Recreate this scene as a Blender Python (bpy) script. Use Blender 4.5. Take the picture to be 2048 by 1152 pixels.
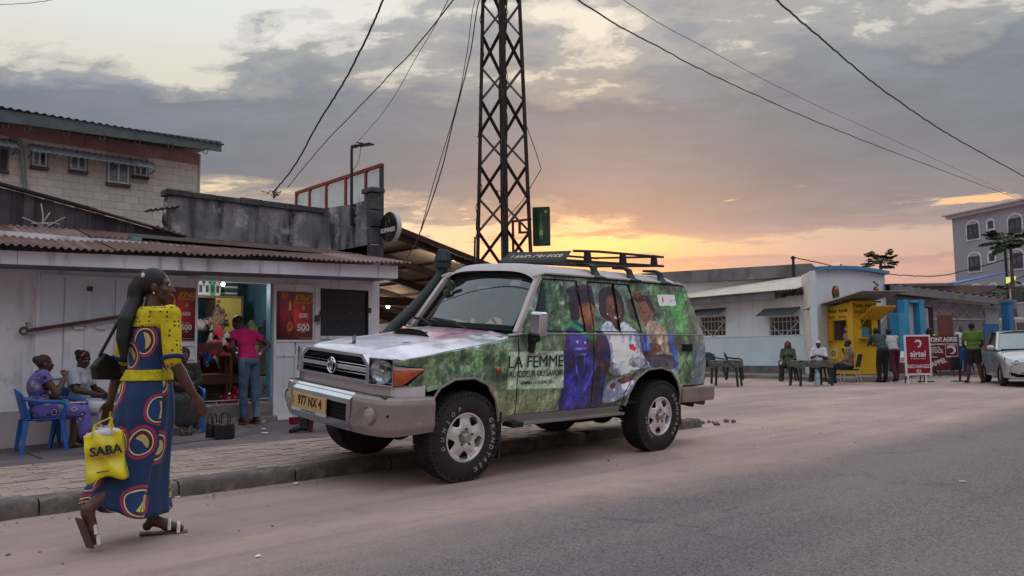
import bpy, bmesh, math, random
import numpy as np
from math import sin, cos, pi, radians, atan2, hypot, sqrt
from mathutils import Vector, Matrix, Euler
from mathutils.geometry import delaunay_2d_cdt
for _o in list(bpy.data.objects): bpy.data.objects.remove(_o)
random.seed(7); RNG = np.random.RandomState(7)
SC = bpy.context.scene; COL = SC.collection
# ---------------------------------------------------------------- camera
F_PX, PITCH, ROLL, PHI, CAM_H = 1550.0, radians(4.65), .013, radians(47.1), 1.10
fwv = Vector((cos(PHI)*cos(PITCH), sin(PHI)*cos(PITCH), sin(PITCH)))
_r0 = Vector((sin(PHI), -cos(PHI), 0)); _u0 = _r0.cross(fwv)
rgt = _r0*cos(ROLL) - _u0*sin(ROLL); upv = _u0*cos(ROLL) + _r0*sin(ROLL)
cd = bpy.data.cameras.new('camera'); cam = bpy.data.objects.new('camera', cd); COL.objects.link(cam)
cam.matrix_world = Matrix((rgt, upv, -fwv)).transposed().to_4x4()
cam.location = (0, 0, CAM_H)
cd.sensor_width = 36; cd.lens = F_PX/2048*36; cd.clip_end = 3000; cd.clip_start = .05
cd.dof.use_dof = False
SC.camera = cam
SC.view_settings.view_transform = 'Standard'; SC.view_settings.look = 'None'
SC.view_settings.exposure = 0.42; SC.view_settings.gamma = 1; SC.view_settings.use_curve_mapping = False
SC.cycles.max_bounces = 6; SC.cycles.transparent_max_bounces = 8
# a pixel of the 2048 wide photograph turned into a point of the place
def ray(x, y): return fwv + rgt*((x-1024)/F_PX) + upv*((576-y)/F_PX)
def G(x, y, z=0.0):
  d = ray(x, y); t = (z-CAM_H)/d.z; return Vector((d.x*t, d.y*t, z))
def WY(x, y, Y):
  d = ray(x, y); t = Y/d.y; return Vector((d.x*t, Y, d.z*t+CAM_H))
def WX(x, y, X):
  d = ray(x, y); t = X/d.x; return Vector((X, d.y*t, d.z*t+CAM_H))
def DD(x, y, dist):
  d = ray(x, y); t = dist/(d.x*cos(PHI)+d.y*sin(PHI)); return Vector((d.x*t, d.y*t, d.z*t+CAM_H))
# ---------------------------------------------------------------- world sky
SUN_DIR = ray(1190, 500); SUN_AZ = atan2(SUN_DIR.y, SUN_DIR.x)
def build_world():
  w = bpy.data.worlds.new('World'); SC.world = w; w.use_nodes = True
  nt = w.node_tree; N = nt.nodes; L = nt.links; N.clear()
  def nd(t, **k):
    n = N.new(t)
    for a, b in k.items(): setattr(n, a, b)
    return n
  def mth(op, a, b=None, c=None, clamp=False):
    n = nd('ShaderNodeMath', operation=op); n.use_clamp = clamp
    for i, v in enumerate((a, b, c)):
      if v is None: continue
      if isinstance(v, (int, float)): n.inputs[i].default_value = v
      else: L.new(v, n.inputs[i])
    return n.outputs[0]
  def ramp(fac, stops, interp='EASE'):
    n = nd('ShaderNodeValToRGB'); cr = n.color_ramp; cr.interpolation = interp
    while len(cr.elements) > 1: cr.elements.remove(cr.elements[-1])
    for i, (p, c) in enumerate(stops):
      e = cr.elements[0] if i == 0 else cr.elements.new(p)
      e.position = p; e.color = (*c, 1) if len(c) == 3 else c
    L.new(fac, n.inputs[0]); return n.outputs[0]
  def mixc(f, a, b, mode='MIX'):
    n = nd('ShaderNodeMix', data_type='RGBA', blend_type=mode)
    if isinstance(f, (int, float)): n.inputs[0].default_value = f
    else: L.new(f, n.inputs[0])
    for i, v in ((6, a), (7, b)):
      if isinstance(v, tuple): n.inputs[i].default_value = (*v, 1)
      else: L.new(v, n.inputs[i])
    return n.outputs[2]
  tc = nd('ShaderNodeTexCoord'); sp = nd('ShaderNodeSeparateXYZ'); L.new(tc.outputs['Generated'], sp.inputs[0])
  x, y, z = sp.outputs
  zc = mth('MAXIMUM', z, 0.0)
  hl = mth('SQRT', mth('ADD', mth('MULTIPLY', x, x), mth('MULTIPLY', y, y)))
  hl = mth('MAXIMUM', hl, .001)
  el = mth('DIVIDE', zc, hl)                     # tan(elevation)
  elc = mth('MULTIPLY', mth('ARCTANGENT', el), 2/pi)   # 0..1
  sx, sy = cos(SUN_AZ), sin(SUN_AZ)
  dots = mth('DIVIDE', mth('ADD', mth('MULTIPLY', x, sx), mth('MULTIPLY', y, sy)), hl)
  side = mth('DIVIDE', mth('SUBTRACT', mth('MULTIPLY', x, sy), mth('MULTIPLY', y, sx)), hl)   # + to the right of the sunset
  # cloud-plane coordinates, with the layers stretched across the view
  den = mth('ADD', zc, .16)
  cv = nd('ShaderNodeCombineXYZ')
  along = mth('DIVIDE', mth('ADD', mth('MULTIPLY', x, sx), mth('MULTIPLY', y, sy)), den)
  across = mth('DIVIDE', mth('SUBTRACT', mth('MULTIPLY', x, sy), mth('MULTIPLY', y, sx)), den)
  L.new(mth('MULTIPLY', along, 1.0), cv.inputs[0]); L.new(mth('MULTIPLY', across, .62), cv.inputs[1])
  def noise(scale, detail, rough, off=(0, 0, 0), dist=0.0, vec=None):
    mp = nd('ShaderNodeMapping'); mp.inputs[1].default_value = off
    L.new(vec or cv.outputs[0], mp.inputs[0])
    n = nd('ShaderNodeTexNoise'); n.inputs['Scale'].default_value = scale; n.inputs['Detail'].default_value = detail
    n.inputs['Roughness'].default_value = rough; n.inputs['Distortion'].default_value = dist
    L.new(mp.outputs[0], n.inputs['Vector']); return n.outputs[0]
  big = noise(.62, 3, .5, (SKY_OFF[0], SKY_OFF[1], 0), .2)
  med = noise(2.3, 9, .6, (1.3, 8.1, 0), .25)
  fine = noise(7.0, 8, .62, (5.3, 2.1, 0), .3)
  # light behind the clouds
  near = mth('POWER', mth('MAXIMUM', dots, 0.0), 95.0)
  clear_n = ramp(elc, [(0, (.80, .36, .22)), (.05, (.84, .36, .19)), (.068, (.92, .46, .19)), (.088, (1.0, .60, .24)), (.102, (.80, .50, .30)), (.14, (.60, .50, .40)), (.2, (.70, .62, .48)), (.27, (.74, .68, .57)), (.42, (.92, .93, .95)), (1, (.98, 1.1, 1.32))])
  clear_f = ramp(elc, [(0, (.47, .28, .25)), (.055, (.48, .30, .27)), (.085, (.48, .36, .31)), (.11, (.48, .40, .35)), (.15, (.54, .48, .42)), (.2, (.60, .57, .50)), (.27, (.68, .66, .60)), (.42, (.92, .95, 1.0)), (1, (.98, 1.1, 1.32))])
  lft0 = ramp(mth('MULTIPLY', side, -1.0), [(.0, (0,)*3), (.25, (1,)*3)]); lo_ = ramp(elc, [(.06, (0,)*3), (.085, (1,)*3), (.13, (1,)*3), (.16, (0,)*3)])
  clear_f = mixc(mth('MULTIPLY', mth('MULTIPLY', lft0, lo_), .8), clear_f, (.80, .62, .40))
  clear = mixc(near, clear_f, clear_n)
  lft = ramp(mth('ADD', mth('MULTIPLY', side, -1.0), .0), [(.1, (0,)*3), (.75, (1,)*3)]); hi_ = ramp(elc, [(.2, (0,)*3), (.28, (1,)*3)])
  clear = mixc(mth('MULTIPLY', mth('MULTIPLY', lft, hi_), .65), clear, (.56, .66, .72))
  cl_n = ramp(elc, [(0, (.50, .25, .20)), (.05, (.50, .25, .20)), (.08, (.38, .25, .22)), (.105, (.20, .175, .205)), (.15, (.155, .17, .215)), (.19, (.165, .185, .23)), (.23, (.195, .215, .25)), (.3, (.25, .27, .30)), (.42, (.62, .63, .66)), (1, (.80, .88, 1.0))])
  cl_f = ramp(elc, [(0, (.42, .27, .26)), (.055, (.40, .26, .26)), (.08, (.30, .235, .25)), (.105, (.185, .175, .21)), (.15, (.135, .155, .20)), (.19, (.145, .17, .215)), (.24, (.18, .205, .24)), (.32, (.26, .28, .31)), (.42, (.62, .63, .66)), (1, (.80, .88, 1.0))])
  cloud = mixc(near, cl_f, cl_n)
  # coverage: solid bank from about 9 to 19 degrees, broken above, streaks below
  cover = ramp(elc, [(0, (.52,)*3), (.055, (.48,)*3), (.075, (.46,)*3), (.092, (.56,)*3), (.112, (.74,)*3), (.15, (.86,)*3), (.178, (.76,)*3), (.205, (.56,)*3), (.25, (.50,)*3), (.34, (.46,)*3), (.5, (.40,)*3), (1, (.38,)*3)])
  # the bank climbs to the right and hangs lower on the left
  tilt = mth('MULTIPLY', side, .10)
  dens = mth('ADD', mth('MULTIPLY', big, .85), mth('ADD', mth('MULTIPLY', med, .8), mth('MULTIPLY', fine, .46)))
  dens = mth('ADD', mth('SUBTRACT', dens, 1.055), mth('SUBTRACT', cover, .45))
  dens = mth('ADD', dens, mth('MULTIPLY', tilt, ramp(elc, [(0, (0,)*3), (.12, (0,)*3), (.2, (.9,)*3), (.3, (.5,)*3), (.5, (0,)*3)])))
  # streaks hugging the horizon
  cs = nd('ShaderNodeCombineXYZ'); L.new(mth('MULTIPLY', side, 2.0), cs.inputs[0]); L.new(mth('MULTIPLY', el, 22.0), cs.inputs[1])
  st = noise(1.5, 5, .55, (2.0, 5.0, 0), .1, cs.outputs[0])
  low = ramp(elc, [(0, (1,)*3), (.07, (1,)*3), (.12, (0,)*3)])
  dens = mth('ADD', dens, mth('MULTIPLY', low, mth('MULTIPLY', mth('SUBTRACT', st, .47), 1.5)))
  dens = mth('SUBTRACT', dens, mth('MULTIPLY', mth('MULTIPLY', near, .16), ramp(elc, [(.06, (1,)*3), (.10, (1,)*3), (.125, (0,)*3)])))
  dens = mth('SUBTRACT', dens, mth('MULTIPLY', mth('MULTIPLY', lft0, lo_), .19))
  wsp = nd('ShaderNodeCombineXYZ'); L.new(mth('MULTIPLY', side, 5.0), wsp.inputs[0]); L.new(mth('MULTIPLY', el, 34.0), wsp.inputs[1])
  wk = noise(1.0, 5, .6, (7.3, 1.9, 0), .2, wsp.outputs[0]); patch = mth('MULTIPLY', ramp(wk, [(.60, (0,)*3), (.70, (1,)*3)]), ramp(elc, [(.05, (0,)*3), (.075, (1,)*3), (.125, (1,)*3), (.15, (0,)*3)]))
  dens = mth('SUBTRACT', dens, mth('MULTIPLY', patch, .30))
  clear = mixc(mth('MULTIPLY', patch, ramp(side, [(0, (0,)*3), (.15, (1,)*3)])), clear, (.86, .48, .24))
  mask = ramp(dens, [(.0, (0,)*3), (.04, (.25,)*3), (.09, (.75,)*3), (.19, (1,)*3)], 'EASE')
  shade = ramp(mth('ADD', mth('MULTIPLY', med, .5), mth('MULTIPLY', fine, .5)), [(.34, (.78,)*3), (.66, (1.26,)*3)])
  cloud = mixc(ramp(elc, [(.08, (.6,)*3), (.12, (.35,)*3), (.17, (.4,)*3), (.21, (1,)*3)]), cloud, mixc(1.0, cloud, shade, 'MULTIPLY'))
  col = mixc(mask, clear, cloud)
  sky = nd('ShaderNodeTexSky', sky_type='NISHITA'); sky.sun_disc = False
  sky.sun_elevation = radians(4); sky.sun_rotation = pi/2 - SUN_AZ; sky.air_density = 1.5; sky.dust_density = 3
  sc = mixc(1.0, col, (10.0, 10.0, 10.0), 'MULTIPLY')
  tot = mixc(.12, sc, sky.outputs[0])
  bg = nd('ShaderNodeBackground'); bg.inputs[1].default_value = .1; L.new(tot, bg.inputs[0])
  out = nd('ShaderNodeOutputWorld'); L.new(bg.outputs[0], out.inputs[0])
SKY_OFF = (3.4, 1.2)
build_world()
sl = bpy.data.lights.new('sun', 'SUN'); sl.energy = .9; sl.angle = radians(14); sl.color = (1, .80, .62)
so = bpy.data.objects.new('sun', sl); COL.objects.link(so)
so.rotation_euler = Vector((-cos(SUN_AZ)*cos(radians(9)), -sin(SUN_AZ)*cos(radians(9)), -sin(radians(9)))).to_track_quat('-Z', 'Y').to_euler()
# ---------------------------------------------------------------- helpers
def lin(c):
  if max(c) > 1.0: c = [v/255 for v in c]
  return tuple(v/12.92 if v <= .04045 else ((v+.055)/1.055)**2.4 for v in c[:3])
_M = {}
def M(name, c, r=.7, c2=None, ns=2.5, detail=6, bump=0.0, bs=60, metal=0.0, spec=.4, coat=0.0, emit=0.0, stain=None, streak=None, contrast=.2, alpha=None, trans=0.0, sheen=0.0, space='Object', spots=None):
  """procedural material; c, c2, stain given as 0-255 surface colours"""
  if name in _M: return _M[name]
  if r == .85 and not bump: bump = .7; bs = 13
  m = bpy.data.materials.new(name); m.use_nodes = True; nt = m.node_tree; N = nt.nodes; L = nt.links
  b = N['Principled BSDF']; b.inputs['Roughness'].default_value = r; b.inputs['Metallic'].default_value = metal
  b.inputs['Specular IOR Level'].default_value = spec
  if coat: b.inputs['Coat Weight'].default_value = coat; b.inputs['Coat Roughness'].default_value = .08
  if sheen: b.inputs['Sheen Weight'].default_value = sheen
  if trans: b.inputs['Transmission Weight'].default_value = trans
  if alpha is not None: b.inputs['Alpha'].default_value = alpha
  col = lin(c); col2 = lin(c2) if c2 else tuple(v*(1-contrast) for v in col)
  tc = N.new('ShaderNodeTexCoord'); src = tc.outputs[space]
  n = N.new('ShaderNodeTexNoise'); n.inputs['Scale'].default_value = ns; n.inputs['Detail'].default_value = detail; n.inputs['Roughness'].default_value = .62
  L.new(src, n.inputs['Vector'])
  cr = N.new('ShaderNodeValToRGB'); cr.color_ramp.elements[0].position = .36; cr.color_ramp.elements[1].position = .66
  cr.color_ramp.elements[0].color = (*col2, 1); cr.color_ramp.elements[1].color = (*col, 1)
  L.new(n.outputs[0], cr.inputs[0]); out = cr.outputs[0]
  def mix(f, a, bcol):
    k = N.new('ShaderNodeMix'); k.data_type = 'RGBA'
    L.new(f, k.inputs[0]); L.new(a, k.inputs[6]); k.inputs[7].default_value = (*bcol, 1); return k.outputs[2]
  if streak:     # (colour, scale xyz, lo, hi)
    mp = N.new('ShaderNodeMapping'); mp.inputs[3].default_value = streak[1]; L.new(src, mp.inputs[0])
    s = N.new('ShaderNodeTexNoise'); s.inputs['Scale'].default_value = 1; s.inputs['Detail'].default_value = 6; L.new(mp.outputs[0], s.inputs['Vector'])
    q = N.new('ShaderNodeMapRange'); q.inputs[1].default_value = streak[2]; q.inputs[2].default_value = streak[3]; L.new(s.outputs[0], q.inputs[0])
    out = mix(q.outputs[0], out, lin(streak[0]))
  if stain:      # (colour, scale, lo, hi)
    s = N.new('ShaderNodeTexNoise'); s.inputs['Scale'].default_value = stain[1]; s.inputs['Detail'].default_value = 8; s.inputs['Roughness'].default_value = .7; L.new(src, s.inputs['Vector'])
    q = N.new('ShaderNodeMapRange'); q.inputs[1].default_value = stain[2]; q.inputs[2].default_value = stain[3]; L.new(s.outputs[0], q.inputs[0])
    out = mix(q.outputs[0], out, lin(stain[0]))
  if spots:      # (colour, scale, lo, hi) small flecks
    s = N.new('ShaderNodeTexVoronoi'); s.inputs['Scale'].default_value = spots[1]; L.new(src, s.inputs['Vector'])
    q = N.new('ShaderNodeMapRange'); q.inputs[1].default_value = spots[2]; q.inputs[2].default_value = spots[3]; L.new(s.outputs[0], q.inputs[0])
    out = mix(q.outputs[0], out, lin(spots[0]))
  L.new(out, b.inputs['Base Color'])
  if emit:
    b.inputs['Emission Strength'].default_value = emit; b.inputs['Emission Color'].default_value = (*col, 1)
  if bump:
    bn = N.new('ShaderNodeTexNoise'); bn.inputs['Scale'].default_value = bs; bn.inputs['Detail'].default_value = 5; L.new(src, bn.inputs['Vector'])
    bp = N.new('ShaderNodeBump'); bp.inputs['Strength'].default_value = min(1, bump); bp.inputs['Distance'].default_value = .012 if r != .85 else .03; L.new(bn.outputs[0], bp.inputs['Height'])
    L.new(bp.outputs[0], b.inputs['Normal'])
  _M[name] = m; return m

class MB:
  def __init__(s): s.v = []; s.f = []; s.uv = None
  def add(s, vs, fs):
    o = len(s.v); s.v += [tuple(p) for p in vs]; s.f += [tuple(i+o for i in f) for f in fs]; return s
  def b(s, x0, x1, y0, y1, z0, z1):
    x0, x1 = min(x0, x1), max(x0, x1); y0, y1 = min(y0, y1), max(y0, y1); z0, z1 = min(z0, z1), max(z0, z1)
    return s.add([(x0,y0,z0),(x1,y0,z0),(x1,y1,z0),(x0,y1,z0),(x0,y0,z1),(x1,y0,z1),(x1,y1,z1),(x0,y1,z1)],
           [(0,3,2,1),(4,5,6,7),(0,1,5,4),(1,2,6,5),(2,3,7,6),(3,0,4,7)])
  def obox(s, p0, p1, w, h, up=(0,0,1)):
    """bar from p0 to p1, w wide, h high"""
    p0 = Vector(p0); p1 = Vector(p1); d = (p1-p0).normalized(); u = Vector(up)
    if abs(d.dot(u)) > .98: u = Vector((1,0,0))
    r = d.cross(u).normalized()*w/2; u = r.cross(d).normalized()*h/2
    vs = [p0-r-u, p0+r-u, p0+r+u, p0-r+u, p1-r-u, p1+r-u, p1+r+u, p1-r+u]
    return s.add(vs, [(0,1,2,3),(7,6,5,4),(0,4,5,1),(1,5,6,2),(2,6,7,3),(3,7,4,0)])
  def cyl(s, p0, p1, r0, r1=None, n=10, cap=True):
    if r1 is None: r1 = r0
    p0 = Vector(p0); p1 = Vector(p1); d = (p1-p0).normalized()
    a = d.orthogonal().normalized(); c = d.cross(a)
    vs = []
    for p, r in ((p0, r0), (p1, r1)):
      for i in range(n): t = 2*pi*i/n; vs.append(p + a*cos(t)*r + c*sin(t)*r)
    fs = [(i, (i+1) % n, n+(i+1) % n, n+i) for i in range(n)]
    if cap: fs += [tuple(range(n))[::-1], tuple(range(n, 2*n))]
    return s.add(vs, fs)
  def tube(s, pts, r, n=6, cap=True):
    pts = [Vector(p) for p in pts]; k = len(pts)
    rs = r if isinstance(r, (list, tuple)) else [r]*k
    d0 = (pts[1]-pts[0]).normalized(); a = d0.orthogonal().normalized(); vs = []
    for i, p in enumerate(pts):
      d = (pts[min(i+1, k-1)]-pts[max(i-1, 0)]).normalized()
      a = (a - d*a.dot(d)); a = a.normalized() if a.length > 1e-6 else d.orthogonal().normalized()
      c = d.cross(a)
      for j in range(n): t = 2*pi*j/n; vs.append(p + (a*cos(t)+c*sin(t))*rs[i])
    fs = [(i*n+j, i*n+(j+1) % n, (i+1)*n+(j+1) % n, (i+1)*n+j) for i in range(k-1) for j in range(n)]
    if cap: fs += [tuple(range(n))[::-1], tuple(range((k-1)*n, k*n))]
    return s.add(vs, fs)
  def prism(s, poly, fn, d0, d1):
    """poly list of 2D, fn(a,b,d)->xyz"""
    n = len(poly)
    vs = [fn(a, b, d0) for a, b in poly] + [fn(a, b, d1) for a, b in poly]
    return s.add(vs, [tuple(range(n))[::-1], tuple(range(n, 2*n))] + [(i, (i+1) % n, n+(i+1) % n, n+i) for i in range(n)])
  def lathe(s, prof, fn, n=32, closed=False):
    """prof [(r,h)], fn(c,s_,r,h)->xyz"""
    k = len(prof)
    vs = [fn(cos(2*pi*j/n), sin(2*pi*j/n), r, h) for r, h in prof for j in range(n)]
    m = k if closed else k-1
    return s.add(vs, [(i*n+j, i*n+(j+1) % n, ((i+1) % k)*n+(j+1) % n, ((i+1) % k)*n+j) for i in range(m) for j in range(n)])
  def ell(s, c, r, nu=14, nv=9, rot=None):
    c = Vector(c); r = (r, r, r) if isinstance(r, (int, float)) else r; vs = []; fs = []
    for i in range(nv+1):
      t = pi*i/nv
      for j in range(nu):
        a = 2*pi*j/nu; p = Vector((sin(t)*cos(a)*r[0], sin(t)*sin(a)*r[1], cos(t)*r[2]))
        if rot is not None: p = rot @ p
        vs.append(c+p)
    for i in range(nv):
      for j in range(nu): fs.append((i*nu+j, (i+1)*nu+j, (i+1)*nu+(j+1) % nu, i*nu+(j+1) % nu))
    return s.add(vs, fs)
  def cap(s, p0, p1, r0, r1=None, n=10):
    """round-ended tapered limb"""
    if r1 is None: r1 = r0
    p0 = Vector(p0); p1 = Vector(p1); d = p1-p0
    if d.length < 1e-5: return s.ell(p0, max(r0, r1))
    d.normalize(); pts = []; rs = []
    for a in (-88, -60, -30, 0): pts.append(p0 + d*r0*sin(radians(a))); rs.append(max(.0005, r0*cos(radians(a))))
    for a in (0, 30, 60, 88): pts.append(p1 + d*r1*sin(radians(a))); rs.append(max(.0005, r1*cos(radians(a))))
    return s.tube(pts, rs, n)
  def grid(s, fn, nu, nv, uvf=None):
    vs = [fn(i/nu, j/nv) for j in range(nv+1) for i in range(nu+1)]
    return s.add(vs, [(j*(nu+1)+i, j*(nu+1)+i+1, (j+1)*(nu+1)+i+1, (j+1)*(nu+1)+i) for j in range(nv) for i in range(nu)])
  def build(s, name, mat, parent=None, smooth=False, bev=0.0, loc=None, rot=None, uvf=None, solid=0.0, link=True, seg=2, fix=True):
    me = bpy.data.meshes.new(name); me.from_pydata(s.v, [], s.f)
    if fix:
      bm = bmesh.new(); bm.from_mesh(me)
      bmesh.ops.recalc_face_normals(bm, faces=bm.faces); bm.to_mesh(me); bm.free()
    if uvf:
      ul = me.uv_layers.new(name='uv')
      co = [uvf(v.co) for v in me.vertices]
      for lp in me.loops: ul.data[lp.index].uv = co[lp.vertex_index]
    if smooth:
      me.shade_smooth()
    me.materials.append(mat)
    o = bpy.data.objects.new(name, me); COL.objects.link(o)
    if parent: o.parent = parent
    if loc is not None: o.location = loc
    if rot is not None: o.rotation_euler = rot
    if solid:
      md = o.modifiers.new('solid', 'SOLIDIFY'); md.thickness = solid; md.offset = 0
    if bev:
      md = o.modifiers.new('bevel', 'BEVEL'); md.width = bev; md.segments = seg; md.limit_method = 'ANGLE'; md.angle_limit = radians(40)
      if smooth: md.harden_normals = False
    if smooth:
      set_auto(o)
    return o
def set_auto(o, ang=40):
  me = o.data
  bm = bmesh.new(); bm.from_mesh(me)
  for e in bm.edges:
    if len(e.link_faces) == 2 and e.calc_face_angle(0) > radians(ang): e.smooth = False
  bm.to_mesh(me); bm.free()
def tag(o, label=None, cat=None, group=None, kind=None):
  if label: o['label'] = label
  if cat: o['category'] = cat
  if group: o['group'] = group
  if kind: o['kind'] = kind
  return o
def thing(name, label, cat, loc=(0,0,0), rz=0, group=None, rot=None):
  o = bpy.data.objects.new(name, None); COL.objects.link(o); o.location = loc; o.empty_display_size = .2
  o.rotation_euler = rot if rot is not None else (0, 0, rz)
  return tag(o, label, cat, group)
def copy_tree(o, parent=None, top=True):
  c = o.copy(); COL.objects.link(c); c.parent = parent
  for ch in [k for k in bpy.data.objects if k.parent == o]: copy_tree(ch, c)
  return c
def kids(o): return [k for k in bpy.data.objects if k.parent == o]
# lettering: real font outlines turned into thin meshes
def text(s, size, mat, parent, loc, rot=(pi/2, 0, 0), ext=.0012, ax='CENTER', ay='CENTER', sx=1.0, weight=0.0, shear=0.0, name='lettering', spacing=1.0, label=None, mirror=False):
  cu = bpy.data.curves.new(name, 'FONT'); cu.body = s; cu.size = size; cu.extrude = ext; cu.align_x = ax; cu.align_y = ay
  cu.offset = weight*size; cu.shear = shear; cu.space_character = spacing; cu.resolution_u = 3
  t = bpy.data.objects.new(name, cu); COL.objects.link(t)
  dg = bpy.context.evaluated_depsgraph_get(); me = bpy.data.meshes.new_from_object(t.evaluated_get(dg)); bpy.data.objects.remove(t)
  me.materials.clear(); me.materials.append(mat)
  o = bpy.data.objects.new(name, me); COL.objects.link(o); o.parent = parent; o.location = loc; o.rotation_euler = rot; o.scale = (sx*(-1 if mirror else 1), 1, 1)
  if label: o['label'] = label
  return o
# flat print painted by code
class Canvas:
  def __init__(s, w, h, bg=(255,255,255)):
    s.w, s.h = w, h; s.a = np.zeros((h, w, 3), np.float32); s.a[:] = np.array(bg, np.float32)/255
    s.yy, s.xx = np.mgrid[0:h, 0:w].astype(np.float32); s.xx += .5; s.yy += .5
  def mask_apply(s, m, col, x0, y0, al=1.0):
    h, w = m.shape; m = (m*al)[..., None]; c = np.array(col, np.float32)/255 if not isinstance(col, np.ndarray) else col
    s.a[y0:y0+h, x0:x0+w] = s.a[y0:y0+h, x0:x0+w]*(1-m) + c*m
  def poly(s, pts, col, al=1.0, soft=1.0):
    """pts in unit coordinates (x right, y up)"""
    P = np.array(pts, np.float32); P[:, 0] *= s.w; P[:, 1] *= s.h
    x0 = max(0, int(P[:, 0].min())-2); x1 = min(s.w, int(P[:, 0].max())+3); y0 = max(0, int(P[:, 1].min())-2); y1 = min(s.h, int(P[:, 1].max())+3)
    if x1 <= x0 or y1 <= y0: return
    X = s.xx[y0:y1, x0:x1]; Y = s.yy[y0:y1, x0:x1]; ins = np.zeros(X.shape, bool); dist = np.full(X.shape, 1e9, np.float32)
    n = len(P)
    for i in range(n):
      ax, ay = P[i]; bx, by = P[(i+1) % n]
      c = ((ay > Y) != (by > Y)) & (X < (bx-ax)*(Y-ay)/((by-ay) if by != ay else 1e-9)+ax); ins ^= c
      dx, dy = bx-ax, by-ay; L2 = dx*dx+dy*dy+1e-9; t = np.clip(((X-ax)*dx+(Y-ay)*dy)/L2, 0, 1)
      dist = np.minimum(dist, np.hypot(X-ax-t*dx, Y-ay-t*dy))
    sd = np.where(ins, dist, -dist); m = np.clip(sd/soft+.5, 0, 1); s.mask_apply(m, col, x0, y0, al)
  def smooth(s, pts, col, al=1.0, soft=1.0):
    s.poly(catmull(pts, 5), col, al, soft)
  def oval(s, cx, cy, rx, ry, col, al=1.0, soft=1.0, ang=0, ring=None):
    pts = [(cx+(cos(t)*rx*cos(ang)-sin(t)*ry*sin(ang)), cy+(cos(t)*rx*sin(ang)+sin(t)*ry*cos(ang))*1.0) for t in np.linspace(0, 2*pi, 25)[:-1]]
    s.poly(pts, col, al, soft)
  def line(s, pts, wd, col, al=1.0, soft=1.0):
    for (ax, ay), (bx, by) in zip(pts[:-1], pts[1:]):
      dx, dy = (bx-ax)*s.w, (by-ay)*s.h; l = hypot(dx, dy)+1e-6; nx, ny = -dy/l*wd/2/s.w, dx/l*wd/2/s.h
      s.poly([(ax+nx, ay+ny), (bx+nx, by+ny), (bx-nx, by-ny), (ax-nx, ay-ny)], col, al, soft)
  def image(s, name):
    im = bpy.data.images.new(name, s.w, s.h, alpha=False)
    px = np.ones((s.h, s.w, 4), np.float32); px[..., :3] = np.clip(s.a, 0, 1); im.pixels.foreach_set(px.ravel()); im.update(); im.pack(); return im
def catmull(pts, k=4):
  n = len(pts); out = []
  for i in range(n):
    p0, p1, p2, p3 = [np.array(pts[(i+j-1) % n], float) for j in range(4)]
    for q in range(k):
      t = q/k; out.append(tuple(.5*((2*p1)+(-p0+p2)*t+(2*p0-5*p1+4*p2-p3)*t*t+(-p0+3*p1-3*p2+p3)*t**3)))
  return out
def fbm(w, h, sc, oct=5, seed=0, ax=1.0, gain=.55):
  rs = np.random.RandomState(seed); out = np.zeros((h, w), np.float32); amp = 1; tot = 0
  for o in range(oct):
    gw, gh = max(2, int(sc*2**o*ax)+2), max(2, int(sc*2**o*h/w)+2)
    g = rs.rand(gh, gw).astype(np.float32); X = np.linspace(0, gw-1.001, w); Y = np.linspace(0, gh-1.001, h)
    xi = X.astype(int); yi = Y.astype(int); fx = X-xi; fy = (Y-yi)[:, None]; fx = fx*fx*(3-2*fx); fy = fy*fy*(3-2*fy)
    a = g[yi][:, xi]; b = g[yi][:, xi+1]; c = g[yi+1][:, xi]; d = g[yi+1][:, xi+1]
    out += amp*((a*(1-fx)+b*fx)*(1-fy)+(c*(1-fx)+d*fx)*fy); tot += amp; amp *= gain
  return out/tot
def M_img(name, im, r=.4, coat=0.0, spec=.4, interp='Linear'):
  m = bpy.data.materials.new(name); m.use_nodes = True; nt = m.node_tree; b = nt.nodes['Principled BSDF']
  t = nt.nodes.new('ShaderNodeTexImage'); t.image = im; t.extension = 'EXTEND'; uv = nt.nodes.new('ShaderNodeUVMap'); uv.uv_map = 'uv'
  nt.links.new(uv.outputs[0], t.inputs[0]); nt.links.new(t.outputs[0], b.inputs['Base Color'])
  b.inputs['Roughness'].default_value = r; b.inputs['Coat Weight'].default_value = coat; b.inputs['Coat Roughness'].default_value = .06; b.inputs['Specular IOR Level'].default_value = spec
  return m
def inpoly(p, poly):
  x, y = p; c = False; n = len(poly)
  for i in range(n):
    ax, ay = poly[i]; bx, by = poly[(i+1) % n]
    if (ay > y) != (by > y) and x < (bx-ax)*(y-ay)/(by-ay)+ax: c = not c
  return c
def densify(poly, step):
  out = []
  for (ax, ay), (bx, by) in zip(poly, poly[1:]+poly[:1]):
    k = max(1, int(hypot(bx-ax, by-ay)/step)); out += [(ax+(bx-ax)*i/k, ay+(by-ay)*i/k) for i in range(k)]
  return out
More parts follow.
